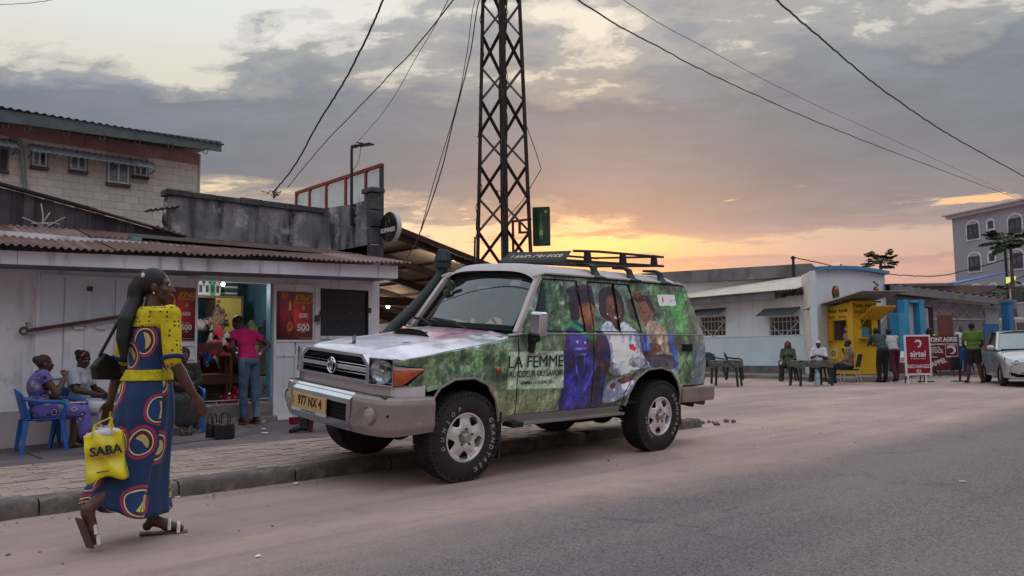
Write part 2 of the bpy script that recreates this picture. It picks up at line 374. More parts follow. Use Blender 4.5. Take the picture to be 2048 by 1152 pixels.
def panel_mesh(outline, fn, holes=(), step=.06):
  """flat outline with holes, triangulated and bent onto a surface by fn(a,b)->xyz"""
  ol = densify(list(outline), step); hs = [densify(list(h), step) for h in holes]
  vs = []; es = []
  for lp in [ol]+hs:
    o = len(vs); vs += lp; es += [(o+i, o+(i+1) % len(lp)) for i in range(len(lp))]
  x0 = min(p[0] for p in ol); x1 = max(p[0] for p in ol); y0 = min(p[1] for p in ol); y1 = max(p[1] for p in ol)
  nx = int((x1-x0)/step)+1; ny = int((y1-y0)/step)+1
  for i in range(1, nx):
    for j in range(1, ny):
      p = (x0+(x1-x0)*i/nx, y0+(y1-y0)*j/ny)
      if inpoly(p, ol) and not any(inpoly(p, h) for h in hs): vs.append(p)
  r = delaunay_2d_cdt([Vector(v) for v in vs], es, [], 0, 1e-5)
  V, Fc = r[0], r[2]; keep = []
  for f in Fc:
    c = (sum(V[i][0] for i in f)/len(f), sum(V[i][1] for i in f)/len(f))
    if inpoly(c, ol) and not any(inpoly(c, h) for h in hs): keep.append(tuple(f))
  mb = MB(); mb.add([fn(v[0], v[1]) for v in V], keep); return mb
def remesh(mb, name, mat, parent, voxel=.01, smooth=2, tri=False, loc=None, rot=None, dec=1.0):
  """fuse overlapping round pieces into one continuous skin"""
  me = bpy.data.meshes.new(name); me.from_pydata(mb.v, [], mb.f)
  bm = bmesh.new(); bm.from_mesh(me); bmesh.ops.recalc_face_normals(bm, faces=bm.faces); bm.to_mesh(me); bm.free()
  t = bpy.data.objects.new('tmp', me); COL.objects.link(t)
  md = t.modifiers.new('r', 'REMESH'); md.mode = 'VOXEL'; md.voxel_size = voxel; md.adaptivity = 0
  if smooth: ms = t.modifiers.new('s', 'SMOOTH'); ms.factor = .5; ms.iterations = smooth
  if dec < 1: mdd = t.modifiers.new('d', 'DECIMATE'); mdd.ratio = dec
  dg = bpy.context.evaluated_depsgraph_get(); out = bpy.data.meshes.new_from_object(t.evaluated_get(dg)); bpy.data.objects.remove(t); bpy.data.meshes.remove(me)
  out.name = name; out.shade_smooth(); out.materials.clear(); out.materials.append(mat)
  o = bpy.data.objects.new(name, out); COL.objects.link(o)
  if parent: o.parent = parent
  if loc is not None: o.location = loc
  if rot is not None: o.rotation_euler = rot
  return o
# ---------------------------------------------------------------- ground, road, sidewalk
def ground_mat(name, kind):
  m = bpy.data.materials.new(name); m.use_nodes = True; nt = m.node_tree; N = nt.nodes; L = nt.links; b = N['Principled BSDF']
  b.inputs['Roughness'].default_value = .95; b.inputs['Specular IOR Level'].default_value = .12
  tc = N.new('ShaderNodeTexCoord'); src = tc.outputs['Object']
  def noise(sc, det=6, rough=.6, scale=(1,1,1)):
    mp = N.new('ShaderNodeMapping'); mp.inputs[3].default_value = scale; L.new(src, mp.inputs[0])
    n = N.new('ShaderNodeTexNoise'); n.inputs['Scale'].default_value = sc; n.inputs['Detail'].default_value = det; n.inputs['Roughness'].default_value = rough
    L.new(mp.outputs[0], n.inputs['Vector']); return n.outputs[0]
  def rng(s, a, c, lo=0., hi=1.):
    q = N.new('ShaderNodeMapRange'); q.inputs[1].default_value = a; q.inputs[2].default_value = c; q.inputs[3].default_value = lo; q.inputs[4].default_value = hi; L.new(s, q.inputs[0]); return q.outputs[0]
  def mix(f, a, c2, mode='MIX'):
    k = N.new('ShaderNodeMix'); k.data_type = 'RGBA'; k.blend_type = mode
    if isinstance(f, float): k.inputs[0].default_value = f
    else: L.new(f, k.inputs[0])
    for i, v in ((6, a), (7, c2)):
      if isinstance(v, tuple): k.inputs[i].default_value = (*v, 1)
      else: L.new(v, k.inputs[i])
    return k.outputs[2]
  def mth(op, a, c):
    k = N.new('ShaderNodeMath'); k.operation = op
    for i, v in ((0, a), (1, c)):
      if isinstance(v, (int, float)): k.inputs[i].default_value = v
      else: L.new(v, k.inputs[i])
    return k.outputs[0]
  dust = mix(rng(noise(.55, 7, .62, (.5, 1.4, 1)), .35, .68), lin((158, 138, 134)), lin((190, 164, 152)))
  dust = mix(rng(noise(2.6, 8, .7), .52, .74, 0, .55), dust, lin((128, 116, 114)))
  dust = mix(rng(noise(.9, 6, .7, (.35, 2.2, 1)), .55, .72, 0, .5), dust, lin((176, 150, 140)))
  dust = mix(rng(noise(9, 9, .75, (.7, 1.6, 1)), .56, .7, 0, .45), dust, lin((104, 94, 92)))
  dust = mix(rng(noise(120, 3, .6), .6, .75, 0, .5), dust, lin((210, 190, 178)))
  asp = mix(rng(noise(75, 6, .85), .40, .60), lin((64, 57, 58)), lin((154, 142, 142)))
  asp = mix(rng(noise(26, 6, .75), .42, .7, 0, .5), asp, lin((116, 104, 104)))
  asp = mix(rng(noise(.5, 5, .6, (.3, 1.6, 1)), .42, .7, 0, .6), asp, lin((138, 124, 122)))
  asp = mix(rng(noise(.25, 4, .6, (.25, 2.4, 1)), .5, .65, 0, .35), asp, lin((84, 80, 88)))
  # wheel-worn bands and old cracks
  dust = mix(rng(noise(1.6, 5, .6, (.06, 1.6, 1)), .52, .68, 0, .45), dust, lin((122, 108, 106)))
  vc = N.new('ShaderNodeTexVoronoi'); vc.feature = 'DISTANCE_TO_EDGE'; vc.inputs['Scale'].default_value = .55
  mpv = N.new('ShaderNodeMapping'); wn_ = N.new('ShaderNodeTexNoise'); wn_.inputs['Scale'].default_value = 2.2; wn_.inputs['Detail'].default_value = 6; L.new(src, wn_.inputs['Vector'])
  av = N.new('ShaderNodeVectorMath'); av.operation = 'MULTIPLY_ADD'; av.inputs[1].default_value = (1.4, 1.4, 0); L.new(wn_.outputs[1], av.inputs[0]); L.new(src, av.inputs[2]); L.new(av.outputs[0], vc.inputs['Vector'])
  crk = mth('MULTIPLY', rng(vc.outputs['Distance'], .0, .018, 1, 0), rng(noise(.5, 3, .5), .48, .6))
  asp = mix(mth('MULTIPLY', crk, .32), asp, lin((40, 36, 38)))
  asp = mix(rng(noise(.8, 5, .65, (.10, 1.2, 1)), .56, .7, 0, .45), asp, lin((150, 134, 128)))
  sp = N.new('ShaderNodeSeparateXYZ'); L.new(src, sp.inputs[0])
  if kind == 'road':
    edge = mth('ADD', sp.outputs[1], mth('MULTIPLY', mth('SUBTRACT', noise(1.1, 6, .65, (.6, 1, 1)), .5), 1.1))
    edge = mth('ADD', edge, mth('MULTIPLY', mth('SUBTRACT', noise(60, 4, .7), .5), .9))
    f = rng(edge, 3.35, 4.3)
    out = mix(f, asp, dust)
  elif kind == 'dust':
    out = mix(rng(noise(.18, 4, .6), .45, .7, 0, .6), dust, lin((132, 118, 122)))
  L.new(out, b.inputs['Base Color'])
  h = mth('ADD', mth('MULTIPLY', noise(160, 4, .7), .5), mth('MULTIPLY', noise(7, 6, .65), 1.0))
  bp = N.new('ShaderNodeBump'); bp.inputs['Strength'].default_value = .55; bp.inputs['Distance'].default_value = .02; L.new(h, bp.inputs['Height']); L.new(bp.outputs[0], b.inputs['Normal'])
  return m
g = MB().add([(-300,-300,0),(600,-300,0),(600,8.3,0),(-300,8.3,0),(-300,13,-.15),(9.6,13,-.15),(9.6,8.3,0),(-300,600,-.15),(9.6,600,0),(600,600,0),(-300,8.3,-.15),(9.6,8.3,-.15)], [(0,1,2,3),(10,11,5,4),(4,5,8,7),(6,2,9,8)]).build('ground', ground_mat('lot_dust', 'dust')); tag(g, kind='structure')
rd = MB()
rd.grid(lambda u, v: (-40+u*140, -7+v*11.6, .005+.03*math.exp(-((v*11.6-5)/5)**2)*0), 60, 6)
rd = rd.build('road', ground_mat('road_surface', 'road')); tag(rd, kind='structure')
# raised pavement with small concrete pavers behind a row of kerb stones
KY, SY, AY, WALL_Y = 6.27, 8.35, 10.9, 10.9
conc = M('pavement_concrete', (150, 138, 132), .95, (118, 106, 104), ns=1.3, bump=.6, bs=30, stain=((92, 84, 84), 2.2, .52, .72))
pave = MB().b(-8, 9.5, KY+.16, SY, -.15, .098).build('sidewalk', M('joint_sand', (150, 132, 122), .95, bump=.4)); tag(pave, kind='structure')
pm = [M('paver_%d' % i, c, .95, c2, ns=3, bump=.6, bs=70, stain=((110, 98, 94), 1.1, .5, .75)) for i, (c, c2) in enumerate([((172, 150, 138), (150, 130, 120)), ((160, 140, 130), (138, 120, 114)), ((180, 158, 144), (150, 132, 124))])]
def paver_mesh(seed):
  rs = random.Random(seed); l, w = .206, .106
  return MB().b(-l/2, l/2, -w/2, w/2, 0, .022)
pmesh = []
for k in range(6):
  o = paver_mesh(k).build('paver', pm[k % 3], pave, loc=(0,0,-1)); o.modifiers.clear()
  pmesh.append(o.data); bpy.data.objects.remove(o)
spots = []
nrow = int((SY-KY-.17)/.11)
for j in range(nrow):
  for i in range(int(17.4/.21)):
    x = -8+.11+i*.21+(.105 if j % 2 else 0); y = KY+.17+.055+j*.11
    if x < 9.4: spots.append((x, y))
spots.sort(key=lambda p: hypot(p[0]-2.2, p[1]-6.4) if p[0] > .2 else 50+p[0])
rest = [MB() for _ in range(3)]
for n_, (x, y) in enumerate(spots):
  rs = random.random(); dz = random.uniform(-.004, .005)
  if n_ < 285:
    o = bpy.data.objects.new('paver', random.choice(pmesh)); COL.objects.link(o); o.parent = pave
    o.location = (x+random.uniform(-.003, .003), y+random.uniform(-.003, .003), .098+dz); o.rotation_euler = (random.uniform(-.012, .012), random.uniform(-.012, .012), random.uniform(-.02, .02))
  else: random.choice(rest).b(x-.103, x+.103, y-.053, y+.053, .099, .120+dz)
for k in range(3): tag(rest[k].build('pavers', pm[k], pave), kind='stuff')
kerb = thing('kerb', 'long low concrete kerb beside the dusty road', 'kerb', (0, 0, 0)); kerb['kind'] = 'structure'; del kerb['category']; del kerb['label']
km = M('kerb_concrete', (112, 104, 102), .95, (84, 78, 78), ns=3, bump=.9, bs=24, stain=((140, 124, 114), 4, .5, .7))
x = -8.0
while x < 9.35:
  l = random.uniform(.85, 1.05); l = min(l, 9.45-x)
  m_ = MB(); nx = 10
  h = .125+random.uniform(-.006, .006)
  def kf(u, v, x=x, l=l, h=h):
    # profile: bottom front, up, rounded nose, back along the top
    pr = [(0, -.02), (0, .05), (0, h-.035), (.012, h-.01), (.035, h), (.16, h+.002)]
    y, z = pr[int(round(v*5))]
    nn = .010*math.sin(17*(x+u*l))+.012*math.sin(41*(x+u*l)+v*3)
    e = .012*max(0, 1-min(u, 1-u)*l/.03)
    return (x+.006+u*(l-.012), KY+y+(nn*.6 if v < .7 else 0)+(e if v < .9 else 0), z+(nn*.35 if v > .3 else 0)-e*(v > .3))
  m_.grid(kf, 12, 5)
  o = m_.build('kerb_stone', km, kerb, smooth=True)
  x += l
# crumbled end of the kerb
for k in range(8):
  c = Vector((9.5+random.random()*.9, KY+.05+random.uniform(-.1, .35), .02)); r = random.uniform(.02, .06)
  mb = MB(); mb.ell(c, (r, r*.8, r*.6), 7, 5)
  mb.v = [(p[0]+random.uniform(-.25, .25)*r, p[1]+random.uniform(-.25, .25)*r, p[2]) for p in mb.v]
  mb.build('rubble_stone', km, kerb)
end = MB().b(9.5, 10.6, KY+.25, SY+.3, -.1, .03)
# shop apron: bigger worn slabs, falling away to the left
def AZ(x): t = min(1, max(0, (x-1.6)/3.0)); t = t*t*(3-2*t); return .03+.092*t
apr = MB().grid(lambda u, v: (-8+u*17.6, SY+.01+v*4.2, AZ(-8+u*17.6)-.02), 60, 2).build('pavement', M('apron_concrete', (112, 102, 104), .9, (88, 82, 86), ns=1.1, bump=.5, bs=12, stain=((70, 66, 70), 1.6, .5, .7), streak=((138, 124, 118), (.6, 3, 1), .55, .7))); tag(apr, kind='structure')
am = [M('slab_%d' % i, c, .9, c2, ns=1.5, bump=.5, bs=20, stain=((84, 76, 78), 2.3, .5, .72)) for i, (c, c2) in enumerate([((122, 110, 110), (96, 88, 92)), ((110, 101, 104), (88, 82, 87))])]
yy = SY+.02
for r_ in range(2):
  y1 = [9.3, WALL_Y-.01][r_]; xx = -8+.7*r_
  while xx < 9.5:
    l = random.uniform(1.5, 2.1); x1 = min(9.58, xx+l)
    dz_ = random.uniform(-.004, .006); MB().add([(x_, y_, AZ(x_)+h_) for h_ in (-.03, dz_) for x_, y_ in ((xx+.006, yy+.006), (x1-.006, yy+.006), (x1-.006, y1-.006), (xx+.006, y1-.006))], [(0,3,2,1),(4,5,6,7),(0,1,5,4),(1,2,6,5),(2,3,7,6),(3,0,4,7)]).build('slab', random.choice(am), apr, bev=.006)
    xx = x1
  yy = y1
# grit, litter
pebm = M('pebble', (150, 136, 128), .9, contrast=.5, ns=20)
mb = MB()
for k in range(260):
  if k < 150: x = random.uniform(-1, 9); y = KY-abs(random.gauss(0, .16))-.02
  else: x = random.uniform(0, 12); y = random.uniform(3.4, 6.2)
  r = random.uniform(.003, .010)*(1 if k < 250 else 1.6)
  mb.ell((x, y, r*.4), (r, r*.8, r*.55), 5, 4)
tag(mb.build('gravel', pebm), kind='stuff')
lm = M('litter_paper', (225, 222, 218), .8, contrast=.15)
lab = ['small white paper scrap on the road below the walking woman', 'white scrap on the road right of the low kerb end', 'crumpled white wrapper by the kerb near the front wheel', 'flat white paper scrap on the slabs below the pink shirted person', 'tiny white scrap on slabs nearest the parked car front', 'pale leaf litter lying beside the kerb under the car', 'white flake on the open asphalt far to the right', 'scrap of paper against the kerb right of the walking woman']
for (px, py, z, s), lb in zip([(516, 1115, 0, .02), (1705, 855, 0, .035), (592, 968, 0, .03), (530, 866, .13, .05), (527, 858, .13, .04), (1085, 893, 0, .05), (1925, 963, .01, .03), (355, 994, 0, .03)], lab):
  p = G(px, py, z+.004); a = random.random()*3
  mb = MB(); mb.add([(p.x+s*cos(a+t)*q, p.y+s*sin(a+t)*q, p.z+random.uniform(0, .012)) for t, q in ((0, 1), (1.2, .7), (2.4, 1), (3.6, .8), (4.9, .9))], [(0, 1, 2, 3, 4)])
  tag(mb.build('paper_scrap', lm, solid=.003, fix=False), lb, 'litter')
# ---------------------------------------------------------------- the white shop
W = lambda x, y: WY(x, y, WALL_Y)
wall_m = M('old_white_plaster', (226, 226, 232), .9, (206, 206, 214), ns=1.2, bump=.35, bs=14, streak=((140, 136, 142), (5, 5, .7), .56, .8), stain=((150, 144, 146), 3.1, .6, .8))
lowwall_m = M('grimy_plaster', (196, 188, 190), .9, (170, 162, 166), ns=1.6, bump=.5, bs=16, streak=((120, 108, 106), (4, 4, 1.5), .5, .8), stain=((60, 56, 58), 9, .66, .72))
white_metal = M('white_painted_metal', (222, 222, 230), .55, (206, 206, 216), ns=3, bump=.1, bs=20, streak=((140, 130, 128), (9, 9, 1), .58, .85))
white_metal2 = M('pale_blue_white_metal', (206, 216, 226), .55, (190, 202, 214), ns=2, bump=.1, bs=20, streak=((142, 134, 134), (9, 9, 1), .6, .85))
fascia_m = M('fascia_paint', (222, 224, 234), .8, (202, 204, 216), ns=1.0, bump=.25, bs=12, streak=((126, 120, 124), (8, 8, 1.2), .56, .8))
dark_m = M('near_black', (26, 27, 32), .5, contrast=.4)
DX0, DX1 = W(392, 700).x, W(543, 700).x; DZ1 = W(460, 563).z; FLOOR = .30
shop = thing('shop', 'low white shop with rusty corrugated roof and open doorway on the left', 'shop building', (0, 0, 0))
WX1 = 7.12
BX0, BX1, BZ0, BZ1 = W(641, 620).x, W(737, 620).x, W(690, 672).z, W(690, 579).z
wp = panel_mesh([(-3, .45), (WX1, .45), (WX1, 2.62), (-3, 2.62)], lambda a, b: (a, WALL_Y+.004*sin(a*3)*sin(b*5), b), holes=[[(DX0, .46), (DX1, .46), (DX1, DZ1), (DX0, DZ1)], [(BX0, BZ0), (BX1, BZ0), (BX1, BZ1), (BX0, BZ1)]], step=.35)
wp.build('wall', wall_m, shop, fix=False)
lw = MB(); lw.b(-3, DX0, WALL_Y-.006, WALL_Y+.15, -.2, .46); lw.b(DX1, WX1, WALL_Y-.006, WALL_Y+.15, -.0, .46); lw.build('wall', lowwall_m, shop)
mb = MB()
mb.b(DX0-.15, DX0, WALL_Y+.004, WALL_Y+.17, .46, DZ1+.1); mb.b(DX1, DX1+.14, WALL_Y+.005, WALL_Y+.17, .46, DZ1+.1); mb.b(DX0, DX1, WALL_Y+.006, WALL_Y+.16, DZ1, DZ1+.12)
mb.b(BX0-.1, BX0, WALL_Y+.01, WALL_Y+.15, BZ0-.05, BZ1+.05); mb.b(BX1, BX1+.1, WALL_Y+.01, WALL_Y+.15, BZ0-.05, BZ1+.05); mb.b(BX0, BX1, WALL_Y+.01, WALL_Y+.15, BZ1, BZ1+.1)
mb.b(WX1-.14, WX1-.001, WALL_Y+.01, WALL_Y+3.2, .1, 2.9)
mb.build('wall_return', wall_m, shop)
# threshold
st = MB(); st.b(DX0, DX1, WALL_Y-.05, WALL_Y+.3, -.1, FLOOR+.10)
st.build('threshold', M('step_concrete', (140, 130, 128), .9, (110, 100, 100), bump=.8, bs=14, stain=((180, 172, 168), 3, .56, .66)), shop, bev=.02)
MB().b(DX0-.04, DX1+.04, WALL_Y-.16, WALL_Y-.05, -.1, .21).build('threshold', M('step_concrete', (1,1,1)), shop, bev=.02)
# shuttered left doorway: frame bars, recessed sheets
def bars(name, lst, mat, parent, t=.025, y0=WALL_Y-.035, y1=WALL_Y):
  for (x0, z0, x1, z1) in lst:
    if abs(x1-x0) > abs(z1-z0): MB().obox((x0, (y0+y1)/2, z0), (x1, (y0+y1)/2, z1), y1-y0, t).build(name, mat, parent)
    else: MB().obox((x0, (y0+y1)/2, z0), (x1, (y0+y1)/2, z1), t, y1-y0, (0, 1, 0)).build(name, mat, parent)
SX0, SX1 = W(74, 650).x, W(346, 650).x; SZ0, SZ1 = W(200, 751).z, W(200, 556).z; SM = W(200, 655).z
cols = [SX0, W(126, 650).x, W(176, 650).x, W(228, 650).x, W(286, 650).x, SX1]
sh = thing('steel_shutter', 'closed white steel shutter doors behind the seated women', 'shutter', (0, 0, 0))
for i in range(5):
  for (z0, z1) in ((SZ0, SM), (SM, SZ1)):
    MB().b(cols[i]+.008, cols[i+1]-.008, WALL_Y-.018-.003*(i % 2), WALL_Y-.001, z0+.01, z1-.01).build('panel', white_metal if z0 < SM-.01 else white_metal2, sh)
bars('frame_bar', [(SX0, SZ0-.02, SX0, SZ1+.02), (SX1, SZ0-.02, SX1, SZ1+.02), (SX0+.01, SZ1, SX1-.01, SZ1), (SX0+.01, SZ0, SX1-.01, SZ0)], white_metal, sh, .035)
bars('frame_bar', [(cols[2], SZ0+.015, cols[2], SZ1-.015)], white_metal, sh, .02, WALL_Y-.03, WALL_Y)
bars('rail', [(SX0+.02, SM, SX1-.02, SM)], white_metal, sh, .012, WALL_Y-.027, WALL_Y)
for px in (155, 200):
  p = W(px, 656); MB().b(p.x-.055, p.x+.055, WALL_Y-.06, WALL_Y-.02, p.z-.018, p.z+.018).build('handle', M('cream_handle', (215, 212, 205)), sh, bev=.004)
MB().b(cols[2]-.03, cols[2]+.03, WALL_Y-.05, WALL_Y-.02, W(180, 578).z-.03, W(180, 578).z+.03).build('latch', M('brown_iron', (74, 62, 58), .7), sh)
for z in (SZ0+.1, (SZ0+SZ1)/2+.28, SZ1-.2): MB().cyl((SX0-.02, WALL_Y-.03, z-.05), (SX0-.02, WALL_Y-.03, z+.05), .014).build('hinge', white_metal, sh)
rust_bar = M('red_oxide_bar', (96, 52, 52), .7, (66, 40, 42), ns=8, bump=.3)
a, b_ = WY(52, 662, WALL_Y-.09), WY(262, 630, WALL_Y-.09)
lb = thing('locking_bar', 'red oxide steel bar slung across the white shutter', 'bar')
MB().obox(a, b_, .03, .045).build('bar', rust_bar, lb, bev=.004)
rg = MB(); rg.lathe([(.045, -.02), (.055, 0), (.045, .02), (.03, .012), (.026, 0), (.03, -.012)], lambda c, s, r, h: (a.x-.02+c*r, WALL_Y-.09+h, a.z+s*r), 16, True)
rg.b(a.x-.03, a.x-.005, WALL_Y-.12, WALL_Y, a.z+.03, a.z+.05); rg.build('ring', M('bronze_ring', (110, 88, 70), .5, metal=.4), lb, smooth=True)
MB().tube([(a.x+.02, WALL_Y-.07, a.z+.05), (a.x+.0, WALL_Y-.06, a.z+.1), (a.x+.05, WALL_Y-.05, a.z+.09)], .007).build('wire', rust_bar, lb)
# ---- beer poster print
def poster_canvas():
  c = Canvas(260, 380, (225, 30, 60))
  n = fbm(260, 380, 3, 4, 3)
  g = np.clip(1.15-np.hypot(c.xx-110, c.yy-200)/240, .25, 1)[..., None]
  c.a *= (g*(.8+.5*n[..., None])); 
  c.a[:, :120] *= np.array([.8, .6, .75]); c.a[:, :20] *= .6
  # bottle
  bx = .36
  c.smooth([(bx-.10, .12), (bx-.11, .34), (bx-.085, .44), (bx-.035, .52), (bx-.03, .66), (bx-.025, .80), (bx+.025, .80), (bx+.03, .66), (bx+.035, .52), (bx+.085, .44), (bx+.11, .34), (bx+.10, .12)], (92, 30, 22), 1, 2)
  c.smooth([(bx-.05, .14), (bx-.06, .34), (bx-.03, .46), (bx-.005, .6), (bx-.01, .4), (bx-.02, .14)], (176, 70, 36), .8, 5)
  c.oval(bx, .27, .095, .105, (186, 62, 34), 1, 2); c.oval(bx, .27, .07, .08, (214, 150, 84), .8, 2); c.oval(bx, .27, .055, .06, (170, 50, 34), 1, 2)
  c.poly([(bx-.028, .6), (bx+.028, .6), (bx+.034, .72), (bx+.012, .81), (bx-.012, .81), (bx-.034, .72)], (226, 176, 60), 1, 1.5)
  c.poly([(.12, .86), (.3, .86), (.3, .975), (.12, .975)], (168, 74, 30), 1, 1); c.poly([(.12, .86), (.21, .82), (.3, .86)], (168, 74, 30), 1, 1)
  return c
pim = poster_canvas().image('poster_print'); poster_m = M_img('poster_print', pim, .3, coat=.3)
gold = M('gold_ink', (220, 150, 48), .5); whitei = M('white_ink', (232, 226, 222), .5); redi = M('red_ink', (190, 40, 40), .5)
def poster(x0, x1, z0, z1, label, parentlabel=None):
  t = thing('beer_poster', label, 'poster', (0, 0, 0), group='beer posters on the shop doors')
  mb = MB(); y = WALL_Y-.052
  mb.b(x0, x1, y, y+.006, z0, z1)
  mb.build('print', poster_m, t, uvf=lambda c: ((c.x-x0)/(x1-x0), (c.z-z0)/(z1-z0)))
  w, h = x1-x0, z1-z0; cx = x0+w*.73
  text('KING', w*.24, gold, t, (cx, y-.003, z0+h*.86), sx=.9, weight=.03, shear=.3, ext=.001)
  text('BONANZA', w*.12, gold, t, (cx, y-.003, z0+h*.785), sx=.95, weight=.03, shear=.2, ext=.001)
  MB().prism([(-.06*w, 0), (0, .085*w), (.06*w, 0), (0, -.085*w)], lambda a, b, d: (cx+a, y-.003+d, z0+h*.665+b), 0, .002).build('badge', gold, t)
  text('600', w*.17, whitei, t, (cx, y-.003, z0+h*.50), weight=.02, ext=.001)
  text('500', w*.24, whitei, t, (cx, y-.003, z0+h*.245), weight=.02, ext=.001)
  text('FCFA', w*.06, whitei, t, (cx, y-.003, z0+h*.165), ext=.001)
  text('prix conseille', w*.05, whitei, t, (cx, y-.003, z0+h*.335), ext=.001)
  MB().b(x0+w*.6, x0+w*.95, y-.003, y-.001, z0+h*.03, z0+h*.038).build('lettering_line', gold, t)
  return t
P0 = (W(322, 630).x, W(387, 630).x, W(350, 681).z, W(350, 575).z)
P1 = (W(550.5, 630).x, W(622, 630).x, W(590, 679).z, W(590, 584).z)
poster(*P0, 'red beer poster left of the open doorway'); poster(*P1, 'red beer poster right of the open doorway')
# open door leaves carrying the posters
def leaf(x0, x1, z0, z1, rails, label, lock, group):
  t = thing('door_leaf', label, 'door', (0, 0, 0), group=group)
  zr = sorted(rails); zs = [z0]+zr+[z1]; xm = (x0+x1)/2
  for i in range(len(zs)-1):
    for (xa, xb) in ((x0, xm), (xm, x1)):
      MB().b(xa+.012, xb-.012, WALL_Y-.028, WALL_Y-.012, zs[i]+.012, zs[i+1]-.012).build('panel', white_metal, t)
  bars('frame_bar', [(x0, z0, x0, z1), (x1, z0, x1, z1), (x0+.013, z0+.01, x1-.013, z0+.01), (x0+.013, z1-.01, x1-.013, z1-.01)], white_metal, t, .034, WALL_Y-.048, WALL_Y-.008)
  bars('frame_bar', [(xm, z0+.03, xm, zr[0]-.016), (xm, zr[-1]+.016, xm, z1-.03)], white_metal, t, .026, WALL_Y-.044, WALL_Y-.008)
  bars('rail', [(x0+.017, z, x1-.017, z) for z in zr], white_metal, t, .03, WALL_Y-.046, WALL_Y-.008)
  if lock:
    MB().b(x1-.03, x1+.05, WALL_Y-.075, WALL_Y-.05, lock-.05, lock+.05).build('bolt', M('brown_iron', (0,0,0)), t, bev=.004)
    MB().b(x1-.01, x1+.04, WALL_Y-.095, WALL_Y-.075, lock-.09, lock-.045).build('padlock', M('brass', (150, 140, 120), .4, metal=.6), t, bev=.006)
leaf(W(320, 600).x, W(391, 600).x, .42, W(360, 553).z, [W(360, 690).z, W(360, 718).z], 'white steel door leaf left of the open doorway', None, 'door leaves beside the doorway')
leaf(W(548, 600).x, W(630, 600).x, .13, W(590, 570).z, [W(590, 682).z, W(590, 711).z], 'white steel door leaf with padlock right of the doorway', W(622, 637).z, 'door leaves beside the doorway')
# cyan jamb right of opening
MB().b(DX1-.03, DX1-.001, WALL_Y-.01, WALL_Y+.12, FLOOR+.1, DZ1-.002).build('door_jamb', M('cyan_paint', (96, 150, 165), .6, (80, 130, 148), ns=3, bump=.1), shop)
# blacked window
bw = thing('boarded_window', 'black painted board closing the shop window right of the doors', 'window')
MB().b(BX0+.012, BX1-.012, WALL_Y+.03, WALL_Y+.05, BZ0, BZ1-.01).build('board', M('black_board', (38, 40, 47), .5, (28, 30, 36), ns=3, bump=.15, bs=15, spots=((200, 200, 200), 8, .06, .02)), bw)
bars('frame_bar', [(BX0+.01, BZ0, BX0+.01, BZ1), (BX1-.01, BZ0, BX1-.01, BZ1), (BX0+.02, BZ1-.01, BX1-.02, BZ1-.01)], M('black_frame', (48, 44, 46), .7), bw, .02, WALL_Y-.004, WALL_Y+.05)
MB().b(BX0, BX1, WALL_Y-.03, WALL_Y+.05, BZ0-.05, BZ0-.003).build('sill', wall_m, bw)
for z in (BZ0+.35, BZ1-.4): MB().cyl((BX0-.012, WALL_Y-.015, z-.03), (BX0-.012, WALL_Y-.015, z+.03), .012).build('hinge', M('brown_iron', (0,0,0)), bw)
MB().b(BX1-.03, BX1+.035, WALL_Y-.03, WALL_Y-.006, BZ0+.38, BZ0+.46).build('latch', M('brown_iron', (0,0,0)), bw)
# fascia + soffit
FY = 10.18
fz = lambda x: (WY(0, 527, FY).z*(7.0-x)+WY(795, 557, FY).z*(x-1.7))/5.3
ft = lambda x: (WY(0, 500, FY).z*(7.0-x)+WY(795, 532, FY).z*(x-1.7))/5.3
FX1 = 7.0
fx = [-3, 1.83, FX1]
for i in range(2):
  a_, b_ = fx[i], fx[i+1]
  mb = MB(); mb.prism([(a_+.003, fz(a_)), (b_-.003, fz(b_)), (b_-.003, ft(b_)), (a_+.003, ft(a_))], lambda p, q, d: (p, FY+d, q), 0, .03)
  mb.build('fascia_board', fascia_m, shop)
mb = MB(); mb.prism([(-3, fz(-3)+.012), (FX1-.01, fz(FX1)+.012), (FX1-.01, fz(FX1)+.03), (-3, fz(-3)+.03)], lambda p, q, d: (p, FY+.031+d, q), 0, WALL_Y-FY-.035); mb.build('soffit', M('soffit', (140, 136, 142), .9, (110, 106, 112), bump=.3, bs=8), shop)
MB().prism([(FX1-.03, fz(FX1)), (FX1, fz(FX1)), (FX1, ft(FX1)), (FX1-.03, ft(FX1))], lambda p, q, d: (p, FY+d, q), .031, WALL_Y-FY).build('fascia_board', fascia_m, shop)
